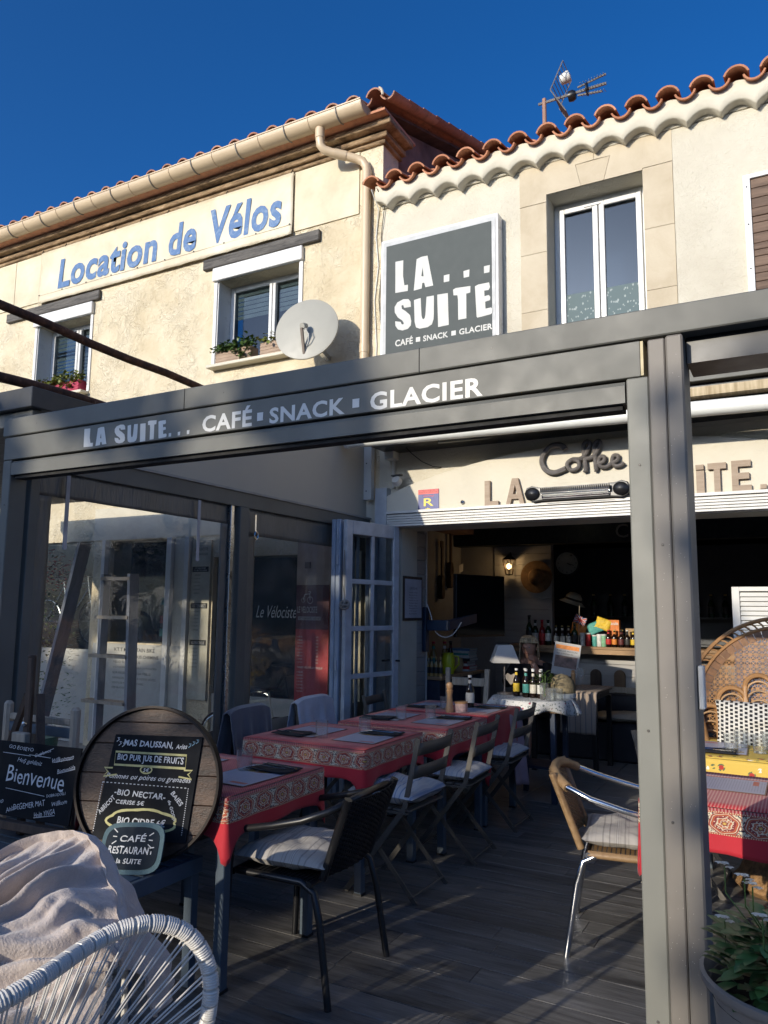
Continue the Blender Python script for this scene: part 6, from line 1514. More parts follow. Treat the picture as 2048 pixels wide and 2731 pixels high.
# step ladder and planter seen through the first screen
LD = E('step_ladder', (-5.0, 4.0, 0), 'grey wooden step ladder standing behind the clear screen', 'ladder')
LDM = wood('grey_ladder_wood', (.16, .17, .19), (.30, .31, .34), axis='Z')
MB().bar((-5.37, 4.0, 0), (-4.83, 4.0, 1.98), .03, .11, (0, 1, 0)).build('stile', LDM, LD); MB().bar((-4.53, 4.28, 0), (-4.56, 4.25, 1.75), .03, .09, (0, 1, 0)).build('stile', LDM, LD)
MB().bar((-4.86, 4.25, 0), (-4.86, 4.25, 1.75), .03, .07, (0, 1, 0)).build('stile', LDM, LD)
for zz in (.75, 1.1, 1.4, 1.7): MB().box(-5.12+.15*zz, -4.55, 4.20, 4.30, zz, zz+.025).build('tread', PALEWOOD, LD)
for i, (x, y, l, m) in enumerate(((-5.35, 2.95, 'leafy potted shrub behind the clear screen', LEAF), (-6.25, 4.8, 'dark leafy shrub with red flowers left of the ladder', LEAFD))):
    p = E('potted_shrub', (x, y, 0), l, 'plant', 'potted shrubs left of the pergola')
    MB().lathe([(0, 0), (.13, 0), (.17, .30), (.15, .30), (0, .27)], 20, (x, y, 0)).build('pot', simple('green_pot', (.03, .15, .10), .4), p, smooth=40)
    rosette(p, (x, y, .3), .28, .8 if i == 0 else 1.9, 900, .045, .022, m, 20+i, 'foliage')
    if i: rosette(p, (x, y, 1.6), .35, .5, 260, .028, .024, simple('red_blossom', (.40, .03, .06), .7), 31, 'blossom')

# ---------------------------------------------------------------- café interior furniture
CBN = E('side_cabinet', (-3.3, 7.1, 0), 'navy side cabinet with wooden top crowded with bottles', 'cabinet')
MB().box(-3.69, -3.07, 6.72, 7.78, .0, .828).build('carcass', NAVY, CBN, bevel=.004); MB().box(-3.695, -3.04, 6.705, 7.80, .83, .86).build('wooden_top', OAK, CBN, bevel=.004)
ZC = .861
for x, y, g_, l_, c_, t in ((-3.40, 6.86, GLG, LABC['black'], CAPM['black'], 'tall dark wine bottle at the left end of the cabinet'), (-3.50, 7.10, GLC, LAB, CAPM['white'], 'left pale spirit bottle with white cap on the cabinet'), (-3.42, 7.14, GLC, LAB, CAPM['white'], 'right pale spirit bottle with white cap on the cabinet'),
        (-3.36, 7.2, GLC, LABC['teal'], CAPM['red'], 'left bottle with tall red cap on the cabinet'), (-3.28, 7.3, GLC, LABC['white'], CAPM['red'], 'right bottle with tall red cap on the cabinet'), (-3.42, 7.62, GLG, LABC['black'], CAPM['gold'], 'dark bottle with gold cap behind the yellow jug'), (-3.30, 7.5, GLB, LABC['brown'], CAPM['black'], 'brown bottle left of the gold capped one'), (-3.44, 6.80, GLC, LABC['white'], CAPM['white'], 'front white labelled bottle left on the cabinet')):
    put_bottle('wine_bottle', g_, l_, c_, x, y, ZC, t, 'bottles on the side cabinet', .31, .037)
for k in range(7): put_bottle('small_bottle', GLC, LABC['black'], CAPM['gold'], -3.36+.045*k, 6.755+.004*k, ZC, 'small gold capped bottle, %s from the door side in the front row' % ('first', 'second', 'third', 'fourth', 'fifth', 'sixth', 'seventh')[k], 'row of small bottles on the cabinet', .185, .0215)
JG = E('yellow_jug', (-3.16, 7.28, ZC), 'bright yellow pitcher on the side cabinet', 'jug')
JM = simple('lemon_plastic', (.50, .52, .02), .35, var=.05)
MB().lathe([(0, 0), (.055, 0), (.062, .03), (.068, .14), (.052, .19), (.056, .205), (.050, .205), (.045, .19), (.06, .14), (.05, .01), (0, .01)], 24, (-3.16, 7.12, ZC)).build('pitcher', JM, JG, smooth=50)
MB().tube([(-3.11, 7.12, ZC+.18), (-3.05, 7.12, ZC+.17), (-3.04, 7.12, ZC+.10), (-3.09, 7.12, ZC+.05)], .009, 8).build('handle', JM, JG, smooth=True)
tag(MB().lathe([(0, 0), (.05, 0), (.065, .08), (.05, .14), (0, .15)], 20, (-3.20, 7.45, ZC)).build('tan_jug', simple('tan_ceramic', (.40, .26, .13), .4), None, smooth=True), 'tan ceramic jug behind the yellow pitcher', 'jug')
z = ZC
for k, (c_, hh) in enumerate(((LABC['white'], .022), (LABC['red'], .03), (LABC['white'], .026), (LABC['brown'], .024), (LABC['black'], .03), (LABC['white'], .03), (LABC['teal'], .02), (LABC['white'], .024), (simple('blue_book', (.08, .20, .36), .6), .022))):
    b = E('book', (-3.22, 7.65, z), ('white book at the bottom of the stack', 'red spined book second from the bottom', 'white book third from the bottom', 'brown book under the black one', 'black book in the middle of the stack', 'thick white book above the black one', 'thin teal book in the upper stack', 'white book just under the blue one', 'blue book on top of the stack')[k], 'book', 'books stacked on the cabinet')
    j = rng.uniform(-.015, .015); MB().box(-3.34+j, -3.10+j, 7.50, 7.72, z+.002, z+hh-.002).build('pages', LAB, b); MB().box(-3.345+j, -3.095+j, 7.495, 7.725, z, z+.0018).box(-3.345+j, -3.095+j, 7.495, 7.725, z+hh-.0018, z+hh).box(-3.345+j, -3.095+j, 7.492, 7.4948, z, z+hh).build('cover', c_, b); z += hh+.0005
NT = E('framed_notice', (-3.19, 6.33, 1.4), 'framed printed notice on the boarded wall beside the opening', 'picture')
MB().box(-3.1985, -3.16, 6.13, 6.52, 1.395, 1.80).build('frame', DARKWOOD, NT, bevel=.003); MB().box(-3.1595, -3.157, 6.155, 6.495, 1.42, 1.775).build('sheet', simple('pale_sheet', (.42, .43, .48), .6), NT)
TN = Matrix(((0, 0, 1, -3.1565), (1, 0, 0, 6.325), (0, 1, 0, 1.6), (0, 0, 0, 1)))
words('lettering', 'CARTE DES VINS', TN, (-.08, .08, .08, .10), INK, NT)
for q in range(9): words('lettering', ('Rouge Mas de Valériole', 'Blanc Camargue', 'Rosé gris de gris', 'Verre de vin', 'Pichet 25cl', 'Pichet 50cl', 'Bouteille 75cl', 'Champagne', 'Eau minérale')[q], TN, (-.09, .09-.01*(q % 3), .045-.024*q, .057-.024*q), INK, NT)
TV = E('television', (-2.8, 7.15, 1.2), 'black flat television on a blue wall bracket', 'television')
a_ = Vector((-2.93, 6.80, 0)); b_ = Vector((-2.70, 7.52, 0)); dv = (b_-a_).normalized()
TTV = Matrix((dv, Vector((0, 0, 1)), dv.cross(Vector((0, 0, 1))))).transposed().to_4x4(); TTV.translation = a_
Lt = (b_-a_).length
MB().box(0, Lt, 1.235, 1.845, -.045, -.002, TTV).build('casing', BLACK, TV, bevel=.003)
MB().box(.008, Lt-.008, 1.25, 1.837, -.0015, .001, TTV).build('screen_glass', simple('tv_screen', (.006, .007, .009), .06, var=.05, spec=.9), TV)
MB().box(-3.19, -3.155, 6.58, 6.66, 1.10, 1.52).box(-3.155, -2.93, 6.60, 6.66, 1.30, 1.40).bar((-2.95, 6.63, 1.35), (-2.86, 7.1, 1.42), .05, .09).build('wall_bracket', simple('dark_blue_steel', (.012, .03, .06), .4), TV, bevel=.004)
tag(MB().tube(smooth_loop([(-3.16, 6.62, 1.55), (-3.12, 6.62, 1.45), (-3.08, 6.63, 1.30), (-3.0, 6.66, 1.24), (-2.93, 6.72, 1.27), (-2.88, 6.8, 1.38)], 6, False), .005, 6).build('tv_cable', WHITE, None, smooth=True), 'white cable looping under the television bracket', 'cable')
for k, (y, z0, h_, l) in enumerate(((7.25, 1.05, .85, 'brown guitar hanging in the dark recess'), (8.05, 1.62, .55, 'small dark carved figure hanging above the television'), (8.3, 1.75, .62, 'tall dark carved figure hanging beside the lantern'))):
    gt = E('guitar' if k == 0 else 'wall_carving', (-3.68, y, z0), l, 'guitar' if k == 0 else 'carving'); gm = DARKWOOD if k else simple('guitar_brown', (.08, .03, .015), .3)
    T_ = Matrix.Translation((-3.69, y, z0)) @ Matrix(((0, 0, 1, 0), (1, 0, 0, 0), (0, 1, 0, 0), (0, 0, 0, 1)))
    w_ = .17 if k == 0 else .05
    po = [(w_*(1 if 0 < t < math.pi else -1)*abs(math.sin(t))**.6*(1-.35*math.exp(-((math.cos(t)-.1)/.25)**2)), h_*.25*(1-math.cos(t))) for t in [2*math.pi*i/28 for i in range(28)]]
    MB().prism(po, T_, .06).build('body', gm, gt, bevel=.004); MB().box(-.022, .022, h_*.5, h_*1.1, .03, .05, T_).build('neck', DARKWOOD, gt); MB().box(-.035, .035, h_*1.08, h_*1.22, .03, .045, T_).build('head', gm, gt)
tag(MB().grid(lambda u, v: (-3.55+.0*u, 8.32+.12*u, 1.93+.09*v+.03*u), 3, 3).build('paper_note', LAB, None, solid=.001), 'white paper note pinned beside the carvings', 'note')
# lantern with its lit lamp
LN = E('wall_lantern', (-3.02, 8.68, 1.9), 'lit six sided wall lantern on the white boards', 'lamp')
lx, lz = -3.03, 1.99; BRZ = simple('aged_bronze', (.05, .035, .025), .5, .5)
for k in range(6):
    a = k*math.pi/3; MB().tube([(lx+.045*math.cos(a), 8.60+.045*math.sin(a), lz-.07), (lx+.08*math.cos(a), 8.60+.08*math.sin(a), lz+.10)], .005, 5).build('frame_bar', BRZ, LN)
MB().lathe([(.048, -.075), (.05, -.066), (0, -.08)], 6, (lx, 8.60, lz)).build('base', BRZ, LN); MB().lathe([(.09, .10), (.085, .11), (.03, .15), (0, .17)], 6, (lx, 8.60, lz)).build('cap', BRZ, LN)
MB().tube([(lx, 8.60, lz+.15), (lx, 8.66, lz+.19), (lx, 8.70, lz+.10)], .008, 6).build('bracket', BRZ, LN)
def emit(name, c, s): m = Mt(name); m.color((*[min(1, q) for q in c],)); m.set('Emission Color', c); m.set('Emission Strength', s); return m.m
MB().lathe([(0, 0), (.022, .01), (.030, .035), (.022, .06), (0, .07)], 12, (lx, 8.60, lz-.01)).build('bulb', emit('warm_bulb', (1, .66, .28), 5), LN, smooth=True)
pl = bpy.data.lights.new('lantern_light', 'POINT'); pl.energy = 1.1; pl.color = (1, .62, .28); pl.shadow_soft_size = .03
po_ = bpy.data.objects.new('lantern_light', pl); COL.objects.link(po_); po_.location = (lx, 8.55, lz+.03)
tag(MB().lathe([(0, 0), (.045, 0), (.05, .006), (0, .006)], 16, (-2.10, 8.25, 2.585)).build('ceiling_spot', emit('spot', (1, .85, .6), 3), None), 'small lit ceiling spot above the bar', 'lamp')
CK = E('wall_clock', (-2.22, 8.49, 1.9), 'round pale wall clock hanging from the dark header', 'clock')
TC_ = WALLF(8.47) @ Matrix.Translation((-2.30, 2.03, 0))
MB().lathe([(0, 0), (.125, 0), (.128, .012), (.12, .014), (0, .014)], 40, T=TC_).build('face', simple('clock_face', (.22, .23, .21), .6), CK, smooth=40)
MB().lathe([(.125, -.004), (.135, .0), (.135, .02), (.125, .02), (.125, -.004)], 40, T=TC_).build('rim', BLACK, CK)
for k in range(12): a = k*math.pi/6; words('numeral', ('12', '1', '2', '3', '4', '5', '6', '7', '8', '9', '10', '11')[k], TC_ @ Matrix.Translation((0, 0, .0145)), (.1*math.sin(a)-.010, .1*math.sin(a)+.010, .1*math.cos(a)-.009, .1*math.cos(a)+.009), INK, CK)
for a, L_ in ((1.9, .08), (2.1, .05)): MB().box(-.003, .003, 0, L_, .015, .017, TC_ @ Matrix.Rotation(-a, 4, 'Z')).build('hand', BLACK, CK)
MB().box(-.004, .004, .13, .3, 0, .004, TC_).build('hanger', BLACK, CK)
SHt = E('straw_hat', (-2.70, 8.66, 1.75), 'wide straw hat hanging on the white boards', 'hat')
MB().lathe([(.19, .02), (.16, .004), (.10, .0), (.095, .04), (.07, .075), (0, .085)], 32, T=WALLF(8.68) @ Matrix.Translation((-2.72, 1.89, 0))).build('straw', simple('straw', (.20, .115, .05), .8, var=.3, vs=20, bump=.6, bs=80), SHt, smooth=50)
PHt = E('pith_hat', (-2.35, 8.6, 1.6), 'pale explorer hat with dark band on a shelf bracket', 'hat')
Th = Matrix.Translation((-2.28, 8.60, 1.60)) @ Matrix.Rotation(RAD(18), 4, 'Y')
MB().lathe([(.15, -.02), (.12, .0), (.095, .02), (.09, .06), (.06, .10), (0, .115)], 28, T=Th).build('crown', simple('pale_hat', (.27, .25, .20), .8), PHt, smooth=50); MB().lathe([(.098, .018), (.094, .042)], 28, T=Th).build('band', BLACKM, PHt)
MB().bar((-2.28, 8.6, 1.60), (-2.28, 8.78, 1.60), .03, .02).build('hook', DARKM, PHt)
words('header_letter', 'C', WALLF(8.497), (-1.76, -1.63, 2.30, 2.45), simple('dim_letter', (.20, .19, .17), .6), None, depth=.02, bold=.0)
for o in [o for o in COL.objects if o.name == 'header_letter']: tag(o, 'pale letter C on the dark header beam', 'letter')
KS = E('kitchen_shelf', (-1.2, 9.6, 1.3), 'dark kitchen shelf with dim bottles behind the bar', 'shelf')
MB().box(-2.9, 2.5, 9.6, 9.85, 1.42, 1.44).box(-2.9, 2.5, 9.6, 9.85, 1.10, 1.12).box(-2.9, 2.5, 9.86, 9.88, .9, 2.3).build('boards', DARKM, KS)
for k in range(12): put_bottle('wine_bottle', GLG, LABC['black'], CAPM['gold'], -2.3+.17*k+rng.uniform(-.03, .03), 9.72, 1.44, 'dim bottle in the row on the dark kitchen shelf', 'dim bottles on the kitchen shelf', .27, .035)
# goods on the bar shelf
ZS = 1.116
for x, g_, l_, c_, h_, r_, t in ((-2.76, GLG, LABC['black'], CAPM['black'], .33, .037, 'tall dark bottle leftmost on the bar shelf'), (-2.69, GLG, LABC['white'], CAPM['black'], .28, .035, 'wine bottle with white label left of the red bottle'), (-2.61, simple('red_glass', (.20, .005, .01), .2), LABC['red'], CAPM['red'], .28, .035, 'red bottle on the bar shelf'), (-2.54, GLG, LABC['white'], CAPM['black'], .28, .035, 'wine bottle with white label right of the red bottle'),
        (-2.45, GLB, LABC['cream'], CAPM['gold'], .22, .028, 'beer bottle with round label, first of three'), (-2.38, GLB, LABC['cream'], CAPM['gold'], .22, .028, 'beer bottle with round label, second of three'), (-2.31, GLB, LABC['cream'], CAPM['gold'], .22, .028, 'beer bottle with round label, third of three'), (-2.24, GLG, LABC['black'], CAPM['black'], .25, .036, 'wide dark bottle under the paper flag')):
    put_bottle('wine_bottle', g_, l_, c_, x, 8.50, ZS, t, 'bottles on the bar shelf', h_, r_)
def can(x, y, z, r, h, m, label, cat='can', grp='cans and jars on the bar shelf', cap=None):
    c = E(cat, (x, y, z), label, cat, grp); MB().lathe([(r*.9, 0), (r, .004), (r, h-.006), (r*.9, h), (0, h)], 16, (x, y, z)).build('body', m, c, smooth=40)
    if cap: MB().lathe([(0, 0), (r*1.04, 0), (r*1.04, .014), (0, .015)], 16, (x, y, z+h)).build('lid', cap, c, smooth=40)
for x, m, h_, t in ((-2.155, LABC['white'], .13, 'striped white can on the bar shelf'), (-2.09, LABC['red'], .13, 'red can on the bar shelf'), (-2.02, LABC['teal'], .11, 'teal jar left of the pale jars'), (-1.97, LABC['white'], .12, 'pale jar left of the green one'), (-1.92, LABC['green'], .12, 'green jar at the edge of the sunlight')):
    can(x, 8.50, ZS, .028, h_, m, t, cap=CAPM['white'])
for x, y, l_, c_, t in ((-1.865, 8.47, LABC['red'], CAPM['red'], 'red labelled bottle leftmost in the sunlight'), (-1.80, 8.46, LABC['orange'], CAPM['gold'], 'orange labelled bottle in the sunlight'), (-1.73, 8.46, LABC['brown'], CAPM['black'], 'maroon labelled bottle in the sunlight'), (-1.665, 8.46, LABC['black'], CAPM['white'], 'small dark jar bottle in the sunlight'), (-1.605, 8.47, LABC['yellow'], CAPM['gold'], 'yellow labelled bottle beside the post'), (-1.74, 8.56, LABC['brown'], CAPM['gold'], 'maroon bottle in the back row of the sunlight'), (-1.54, 8.47, LABC['red'], CAPM['black'], 'red labelled bottle hidden by the post')):
    put_bottle('sauce_bottle', GLB, l_, c_, x, y, ZS, t, 'sauce bottles in the sunlight', .185, .029)
bxm = simple('orange_carton', (.58, .16, .02), .6, var=.3, vs=30)
CT = tag(MB().box(-1.88, -1.76, 8.52, 8.60, ZS, ZS+.29).build('carton', bxm, None, bevel=.002), 'tall orange carton behind the sunlit bottles', 'box'); tag(MB().box(-1.70, -1.56, 8.55, 8.64, ZS, ZS+.20).build('carton', simple('brown_carton', (.33, .22, .12), .8), None, bevel=.002), 'brown cardboard box behind the sunlit bottles', 'box')
words('lettering', 'Biscuits', WALLF(8.5195), (-1.87, -1.77, ZS+.235, ZS+.27), LETTER, CT, bold=.02)
FLG = E('paper_flag', (-2.2, 8.46, 1.3), 'small British flag on a stick among the snacks', 'flag')
MB().tube([(-2.19, 8.46, 1.12), (-2.17, 8.46, 1.56)], .003, 5).build('stick', PALEWOOD, FLG)
TFl = WALLF(8.455) @ Matrix.Translation((-2.165, 1.40, 0)) @ Matrix.Rotation(RAD(-25), 4, 'Z')
MB().box(-.065, .065, -.04, .04, 0, .001, TFl).build('cloth', simple('flag_blue', (.02, .03, .15), .7), FLG)
for q, (c_, w_, dz) in enumerate(((LABC['white'], .011, .0015), (LABC['red'], .006, .003))):
    for a in (.55, -.55): MB().box(-.074, .074, -w_, w_, dz, dz+.0004, TFl @ Matrix.Rotation(a, 4, 'Z')).build('diagonal', c_, FLG)
    MB().box(-.066, .066, -w_, w_, dz+.0005, dz+.001, TFl).box(-w_, w_, -.041, .041, dz+.0011, dz+.0015, TFl).build('cross', c_, FLG)
for x, z0, c_, a, t in ((-2.20, 1.30, LABC['orange'], .2, 'orange snack packet under the flag'), (-2.02, 1.32, LABC['teal'], -.4, 'teal snack packet beside the flag'), (-1.93, 1.36, LABC['yellow'], .3, 'yellow snack packet leaning to the right')):
    tag(pillow(MB(), .17, .13, .04, (0, 0, 0), Matrix.Translation((x, 8.52, z0)) @ Matrix.Rotation(a, 4, 'Y') @ Matrix.Rotation(RAD(80), 4, 'X'), x*9).build('snack_packet', c_, None, smooth=True), t, 'packet', 'snack packets on the bar shelf')
# picket boards leaning on the half wall, bench, striped towel table
PK2 = E('picket_panel', (-1.7, 8.6, .3), 'brown rounded picket boards fixed to the white half wall', 'panel')
for x in (-2.62, -2.36, -2.06, -1.80, -1.52, -1.25): 
    MB().prism([(x-.06, .30), (x+.06, .30), (x+.06, .80)]+[(x+.06*math.cos(a), .80+.06*math.sin(a)) for a in [k*math.pi/8 for k in range(1, 8)]]+[(x-.06, .80)], WALLF(8.69), .03).build('picket', DARKWOOD if x < -1.9 else simple('sunlit_brown_board', (.16, .10, .055), .7), PK2, bevel=.004)  # sunlight put into the colour: right pickets lighter brown, left ones dark
MB().box(-2.7, -1.1, 8.62, 8.657, .62, .68).build('rail', PALEWOOD, PK2)
DB = E('dark_bench', (-1.6, 8.2, 0), 'dark upholstered bench with pale cushion under the bar', 'bench')
MB().box(-2.6, .8, 8.0, 8.5, 0, .38).box(-2.6, .8, 8.45, 8.58, .38, .62).build('seat_box', simple('black_upholstery', (.010, .012, .018), .6), DB, bevel=.02)
tag(pillow(MB(), 1.1, .42, .09, (-1.45, 8.2, .43), None, 12).build('bench_cushion', simple('cream_cushion', (.42, .38, .30), .85), None, smooth=True), 'long cream cushion on the dark bench', 'cushion')
TT = table(-2.35, -1.70, 7.20, 7.85, .755, 'dark table under the striped runner inside the café', 'tables inside the café', BLACK)
def stripes():
    m = Mt('striped_linen', .9); o = m.xyz(m.coord()); x = o[0]; m.color(m.mix((((x*(1/.05)).frac()-.3).abs().lt(.09)), (.33, .26, .20), (.17, .15, .14))); return m.m
tag(MB().grid(lambda u, v: (-2.02+.33*u-.04*max(0, v-.3), 7.86-.68*min(1, v/.55) if v < .55 else 7.175-.012*math.sin(u*12), .7575 if v < .55 else .7575-.85*(v-.55)), 14, 30).build('table_runner', stripes(), None, smooth=50, solid=.003), 'beige striped linen runner hanging off the inner table', 'table runner')
# small round table with flowered cloth, lamp, bottles, dome
RT = E('round_table', (-1.95, 6.05, 0), 'small high round table under the flowered cloth', 'table', 'tables inside the café')
MB().lathe([(0, 0), (.30, 0), (.30, .02), (0, .02)], 32, (-2.0, 6.20, .765)).build('tabletop', OAK, RT); 
for sx in (-1, 1):
    for sy in (-1, 1): MB().box(-1.95+sx*.17-.02, -1.95+sx*.17+.02, 6.22+sy*.17-.02, 6.22+sy*.17+.02, .0, .70).build('leg', NAVY, RT, bevel=.003)
MB().box(-2.16, -1.70, 6.0, 6.42, .700, .718).build('lower_board', OAK, RT, bevel=.003); MB().box(-2.10, -1.78, 6.07, 6.37, .25, .27).build('shelf', NAVY, RT)
def floral():
    m = Mt('white_floral_cloth', .8); v = m.coord(); a = m.vor(v, 22).lt(.20)*m.noise(v, 9, 2).gt(.48); b = m.noise(v, 55, 2, .6).gt(.60)*m.noise(v, 8, 2).gt(.46)
    c = m.mix(b, (.60, .59, .55), (.10, .13, .11)); m.color(m.mix(a*m.noise(v, 5, 1).gt(.52), c, (.30, .06, .09))); return m.m
def fcloth(u, v):
    a = 2*math.pi*u
    if v < .5: r = .325*v/.5; return (-2.0+r*math.cos(a), 6.20+r*math.sin(a), .790)
    t = (v-.5)/.5; r = .325+.03*math.sin(t*2)+.028*t*math.sin(a*9)+.02*t*math.sin(a*4+1); return (-2.0+r*math.cos(a), 6.20+r*math.sin(a), .790-(.10+.025*math.sin(a*4+2))*t)
tag(MB().grid(fcloth, 72, 16).build('flowered_cloth', floral(), None, smooth=60, solid=.002), 'white flowered round tablecloth with scalloped edge', 'tablecloth')
ZR = .793
LP = E('table_lamp', (-2.16, 6.30, ZR), 'table lamp with square tapered pale shade', 'lamp')
MB().lathe([(0, 0), (.065, 0), (.065, .012), (.01, .02), (.006, .05), (.006, .33), (0, .34)], 20, (-2.26, 6.27, ZR)).build('stem', simple('lamp_base', (.25, .21, .17), .4), LP, smooth=40)
T_ = Matrix.Translation((-2.26, 6.27, ZR+.265)) @ Matrix.Rotation(RAD(28), 4, 'Z')
q = [(-.115, 0), (.115, 0)]; vs = [T_ @ Vector((sx*w_, sy*w_, zz)) for w_, zz in ((.112, 0), (.062, .145)) for sx, sy in ((-1, -1), (1, -1), (1, 1), (-1, 1))]
MB().add(vs, [(0, 1, 5, 4), (1, 2, 6, 5), (2, 3, 7, 6), (3, 0, 4, 7)]).build('lamp_shade', simple('linen_shade', (.44, .42, .38), .9, var=.06), LP, solid=.003)
HTg = tag(MB().prism([(0, -.05), (.045, 0), (.05, .03), (.03, .05), (.0, .035), (-.03, .05), (-.05, .03), (-.045, 0)], WALLF(6.24) @ Matrix.Translation((-2.19, ZR+.13, 0)), .008).build('wooden_heart', PALEWOOD, None, bevel=.002), 'pale wooden heart hung on the lamp stem', 'ornament')
for k, (x, y, l_) in enumerate(((-2.13, 6.20, LABC['yellow']), (-2.07, 6.25, LABC['black']), (-2.035, 6.16, LABC['teal']), (-1.97, 6.15, LABC['cream']), (-1.905, 6.14, LABC['white']), (-2.0, 6.24, LABC['cream']), (-1.93, 6.24, LABC['white']))):
    put_bottle('beer_bottle', GLB, l_, CAPM['white'], x, y, ZR, ('yellow labelled beer bottle beside the lamp', 'dark labelled beer bottle behind the yellow one', 'teal labelled beer bottle', 'cream labelled beer bottle in the front row', 'white labelled beer bottle nearest the glasses', 'beer bottle behind the cream labelled one', 'beer bottle behind the white labelled one')[k], 'beer bottles on the round table', .225, .028)
for x, y, t in ((-1.79, 6.02, 'left tumbler on the round table'), (-1.74, 6.06, 'right tumbler on the round table'), (-1.80, 6.09, 'back tumbler on the round table')): place(tb, x, y, ZR, 0, 'clear glass '+t)
VS = E('herb_vase', (-1.84, 6.10, ZR), 'glass vase with green sprig on the round table', 'vase'); MB().lathe([(0, .004), (.03, .004), (.035, .13), (.037, .13), (.032, 0), (0, 0)], 18, (-1.86, 6.08, ZR)).build('glass_body', TUMBLER, VS, smooth=50)
rosette(VS, (-1.85, 6.08, ZR+.12), .07, .12, 60, .06, .012, LEAF, 44, 'sprig'); MB().tube([(-1.86, 6.08, ZR+.02), (-1.845, 6.08, ZR+.18)], .004, 5).tube([(-1.85, 6.08, ZR+.02), (-1.88, 6.09, ZR+.2)], .003, 5).build('stem', LEAF, VS)
CLO = E('cake_dome', (-1.76, 6.30, ZR), 'wicker food dome on a white cake stand', 'food dome')
MB().lathe([(0, 0), (.11, 0), (.115, .035), (.10, .04), (0, .04)], 28, (-1.78, 6.32, ZR)).build('stand', WHITE, CLO, smooth=40); MB().lathe([(.11, .0), (.11, .05), (.09, .10), (.05, .135), (0, .15)], 28, (-1.78, 6.32, ZR+.041)).build('dome', simple('woven_dome', (.20, .16, .09), .8, bump=1, bs=80, bd=.004, var=.3, vs=50), CLO, smooth=50)
WCH = E('whitewashed_chair', (-2.65, 6.3, 0), 'whitewashed wooden chair behind the last red table', 'chair')
for x, dx in ((-2.80, -.05), (-2.50, .03)): MB().bar((x, 6.32, 0), (x+dx, 6.42, .98), .045, .03, (0, 1, 0)).build('back_post', PALEWOOD, WCH, bevel=.005)
MB().box(-2.80, -2.49, 6.385, 6.41, .83, .90).box(-2.80, -2.50, 6.375, 6.40, .62, .68).build('back_rail', PALEWOOD, WCH, bevel=.005); MB().box(-2.84, -2.46, 5.98, 6.38, .43, .46).build('seat', PALEWOOD, WCH, bevel=.005)
for x in (-2.80, -2.50): MB().box(x-.02, x+.02, 5.99, 6.03, 0, .4295).build('front_leg', PALEWOOD, WCH)
PS = E('information_poster', (-2.1, 7.6, .9), 'tilted information poster on the inner table', 'poster')
TPs = frame((-2.10, 7.62, 1.02), Vector((math.cos(RAD(-6)), .1, math.sin(RAD(-8)))), Vector((.13, .12, 1)))
MB().box(-.13, .13, -.16, .16, -.003, .0, TPs).build('sheet', simple('poster_paper', (.36, .36, .36), .5), PS); MB().box(-.115, .115, .095, .135, .0005, .001, TPs).build('orange_band', LABC['orange'], PS); MB().box(-.11, .11, -.085, .03, .0005, .001, TPs).build('photo', simple('poster_photo', (.12, .07, .06), .5, var=.9, vs=18), PS)
words('lettering', 'PAELLA MAISON\nsur commande', TPs @ Matrix.Translation((0, 0, .0006)), (-.10, .10, .045, .085), INK, PS)
tag(MB().lathe([(0, 0), (.022, 0), (.024, .02), (.018, .05), (.02, .12), (.024, .14), (.016, .15), (.02, .17), (0, .18)], 16, (-1.96, 7.35, .761)).build('pepper_mill', LWOOD, None, smooth=True), 'wooden pepper mill on the striped runner', 'pepper mill')
tag(MB().lathe([(0, 0), (.032, 0), (.005, .006), (.004, .08), (.035, .12), (.040, .16), (.032, .20), (.030, .20), (.037, .16), (.0, .09)], 20, (-1.88, 7.32, .762)).build('wine_glass', TUMBLER, None, smooth=50), 'wine glass on the striped runner', 'glass')

# ---------------------------------------------------------------- the seated woman
PS_ = E('person', (-2.58, 7.95, 0), 'person with shoulder length blond hair in a black top seated with hand at chin', 'person')
SKIN = simple('skin', (.44, .24, .17), .55, var=.08); HAIR = simple('blond_hair', (.50, .40, .26), .6, var=.25, vs=60, bump=.6, bs=150); TOP = simple('black_top', (.010, .010, .013), .85)
def skin_body():
    V = [(-2.58, 8.05, .50), (-2.58, 8.06, .68), (-2.58, 8.02, .82), (-2.58, 7.98, .93), (-2.58, 7.955, 1.0), (-2.58, 7.935, 1.075), (-2.58, 7.925, 1.12),
         (-2.74, 7.99, .90), (-2.80, 7.86, .74), (-2.66, 7.68, .79), (-2.42, 7.99, .90), (-2.36, 7.84, .76), (-2.45, 7.74, .90), (-2.49, 7.75, .965), (-2.67, 7.95, .50), (-2.66, 7.60, .50), (-2.66, 7.55, .08), (-2.49, 7.95, .50), (-2.49, 7.60, .50), (-2.49, 7.55, .08), (-2.66, 7.45, .05), (-2.49, 7.45, .05)]
    Ed = [(0, 1), (1, 2), (2, 3), (3, 4), (4, 5), (5, 6), (3, 7), (7, 8), (8, 9), (3, 10), (10, 11), (11, 12), (12, 13), (0, 14), (14, 15), (15, 16), (0, 17), (17, 18), (18, 19), (16, 20), (19, 21)]
    Rr = [.14, .13, .14, .12, .052, .080, .072, .06, .048, .035, .06, .048, .032, .036, .09, .068, .04, .09, .068, .04, .03, .03]
    me = bpy.data.meshes.new('body'); me.from_pydata([tuple(Vector(v)-Vector(V[0])) for v in V], Ed, []); me.materials.append(SKIN)
    o = link_mesh('body', me, Matrix.Translation(V[0]), PS_); md = o.modifiers.new('skin', 'SKIN'); 
    for k, r_ in enumerate(Rr): me.skin_vertices[0].data[k].radius = (r_, r_*(.75 if k in (1, 2, 3) else 1))
    me.skin_vertices[0].data[0].use_root = True; sb_ = o.modifiers.new('sub', 'SUBSURF'); sb_.levels = 2; sb_.render_levels = 2
    return o
skin_body()
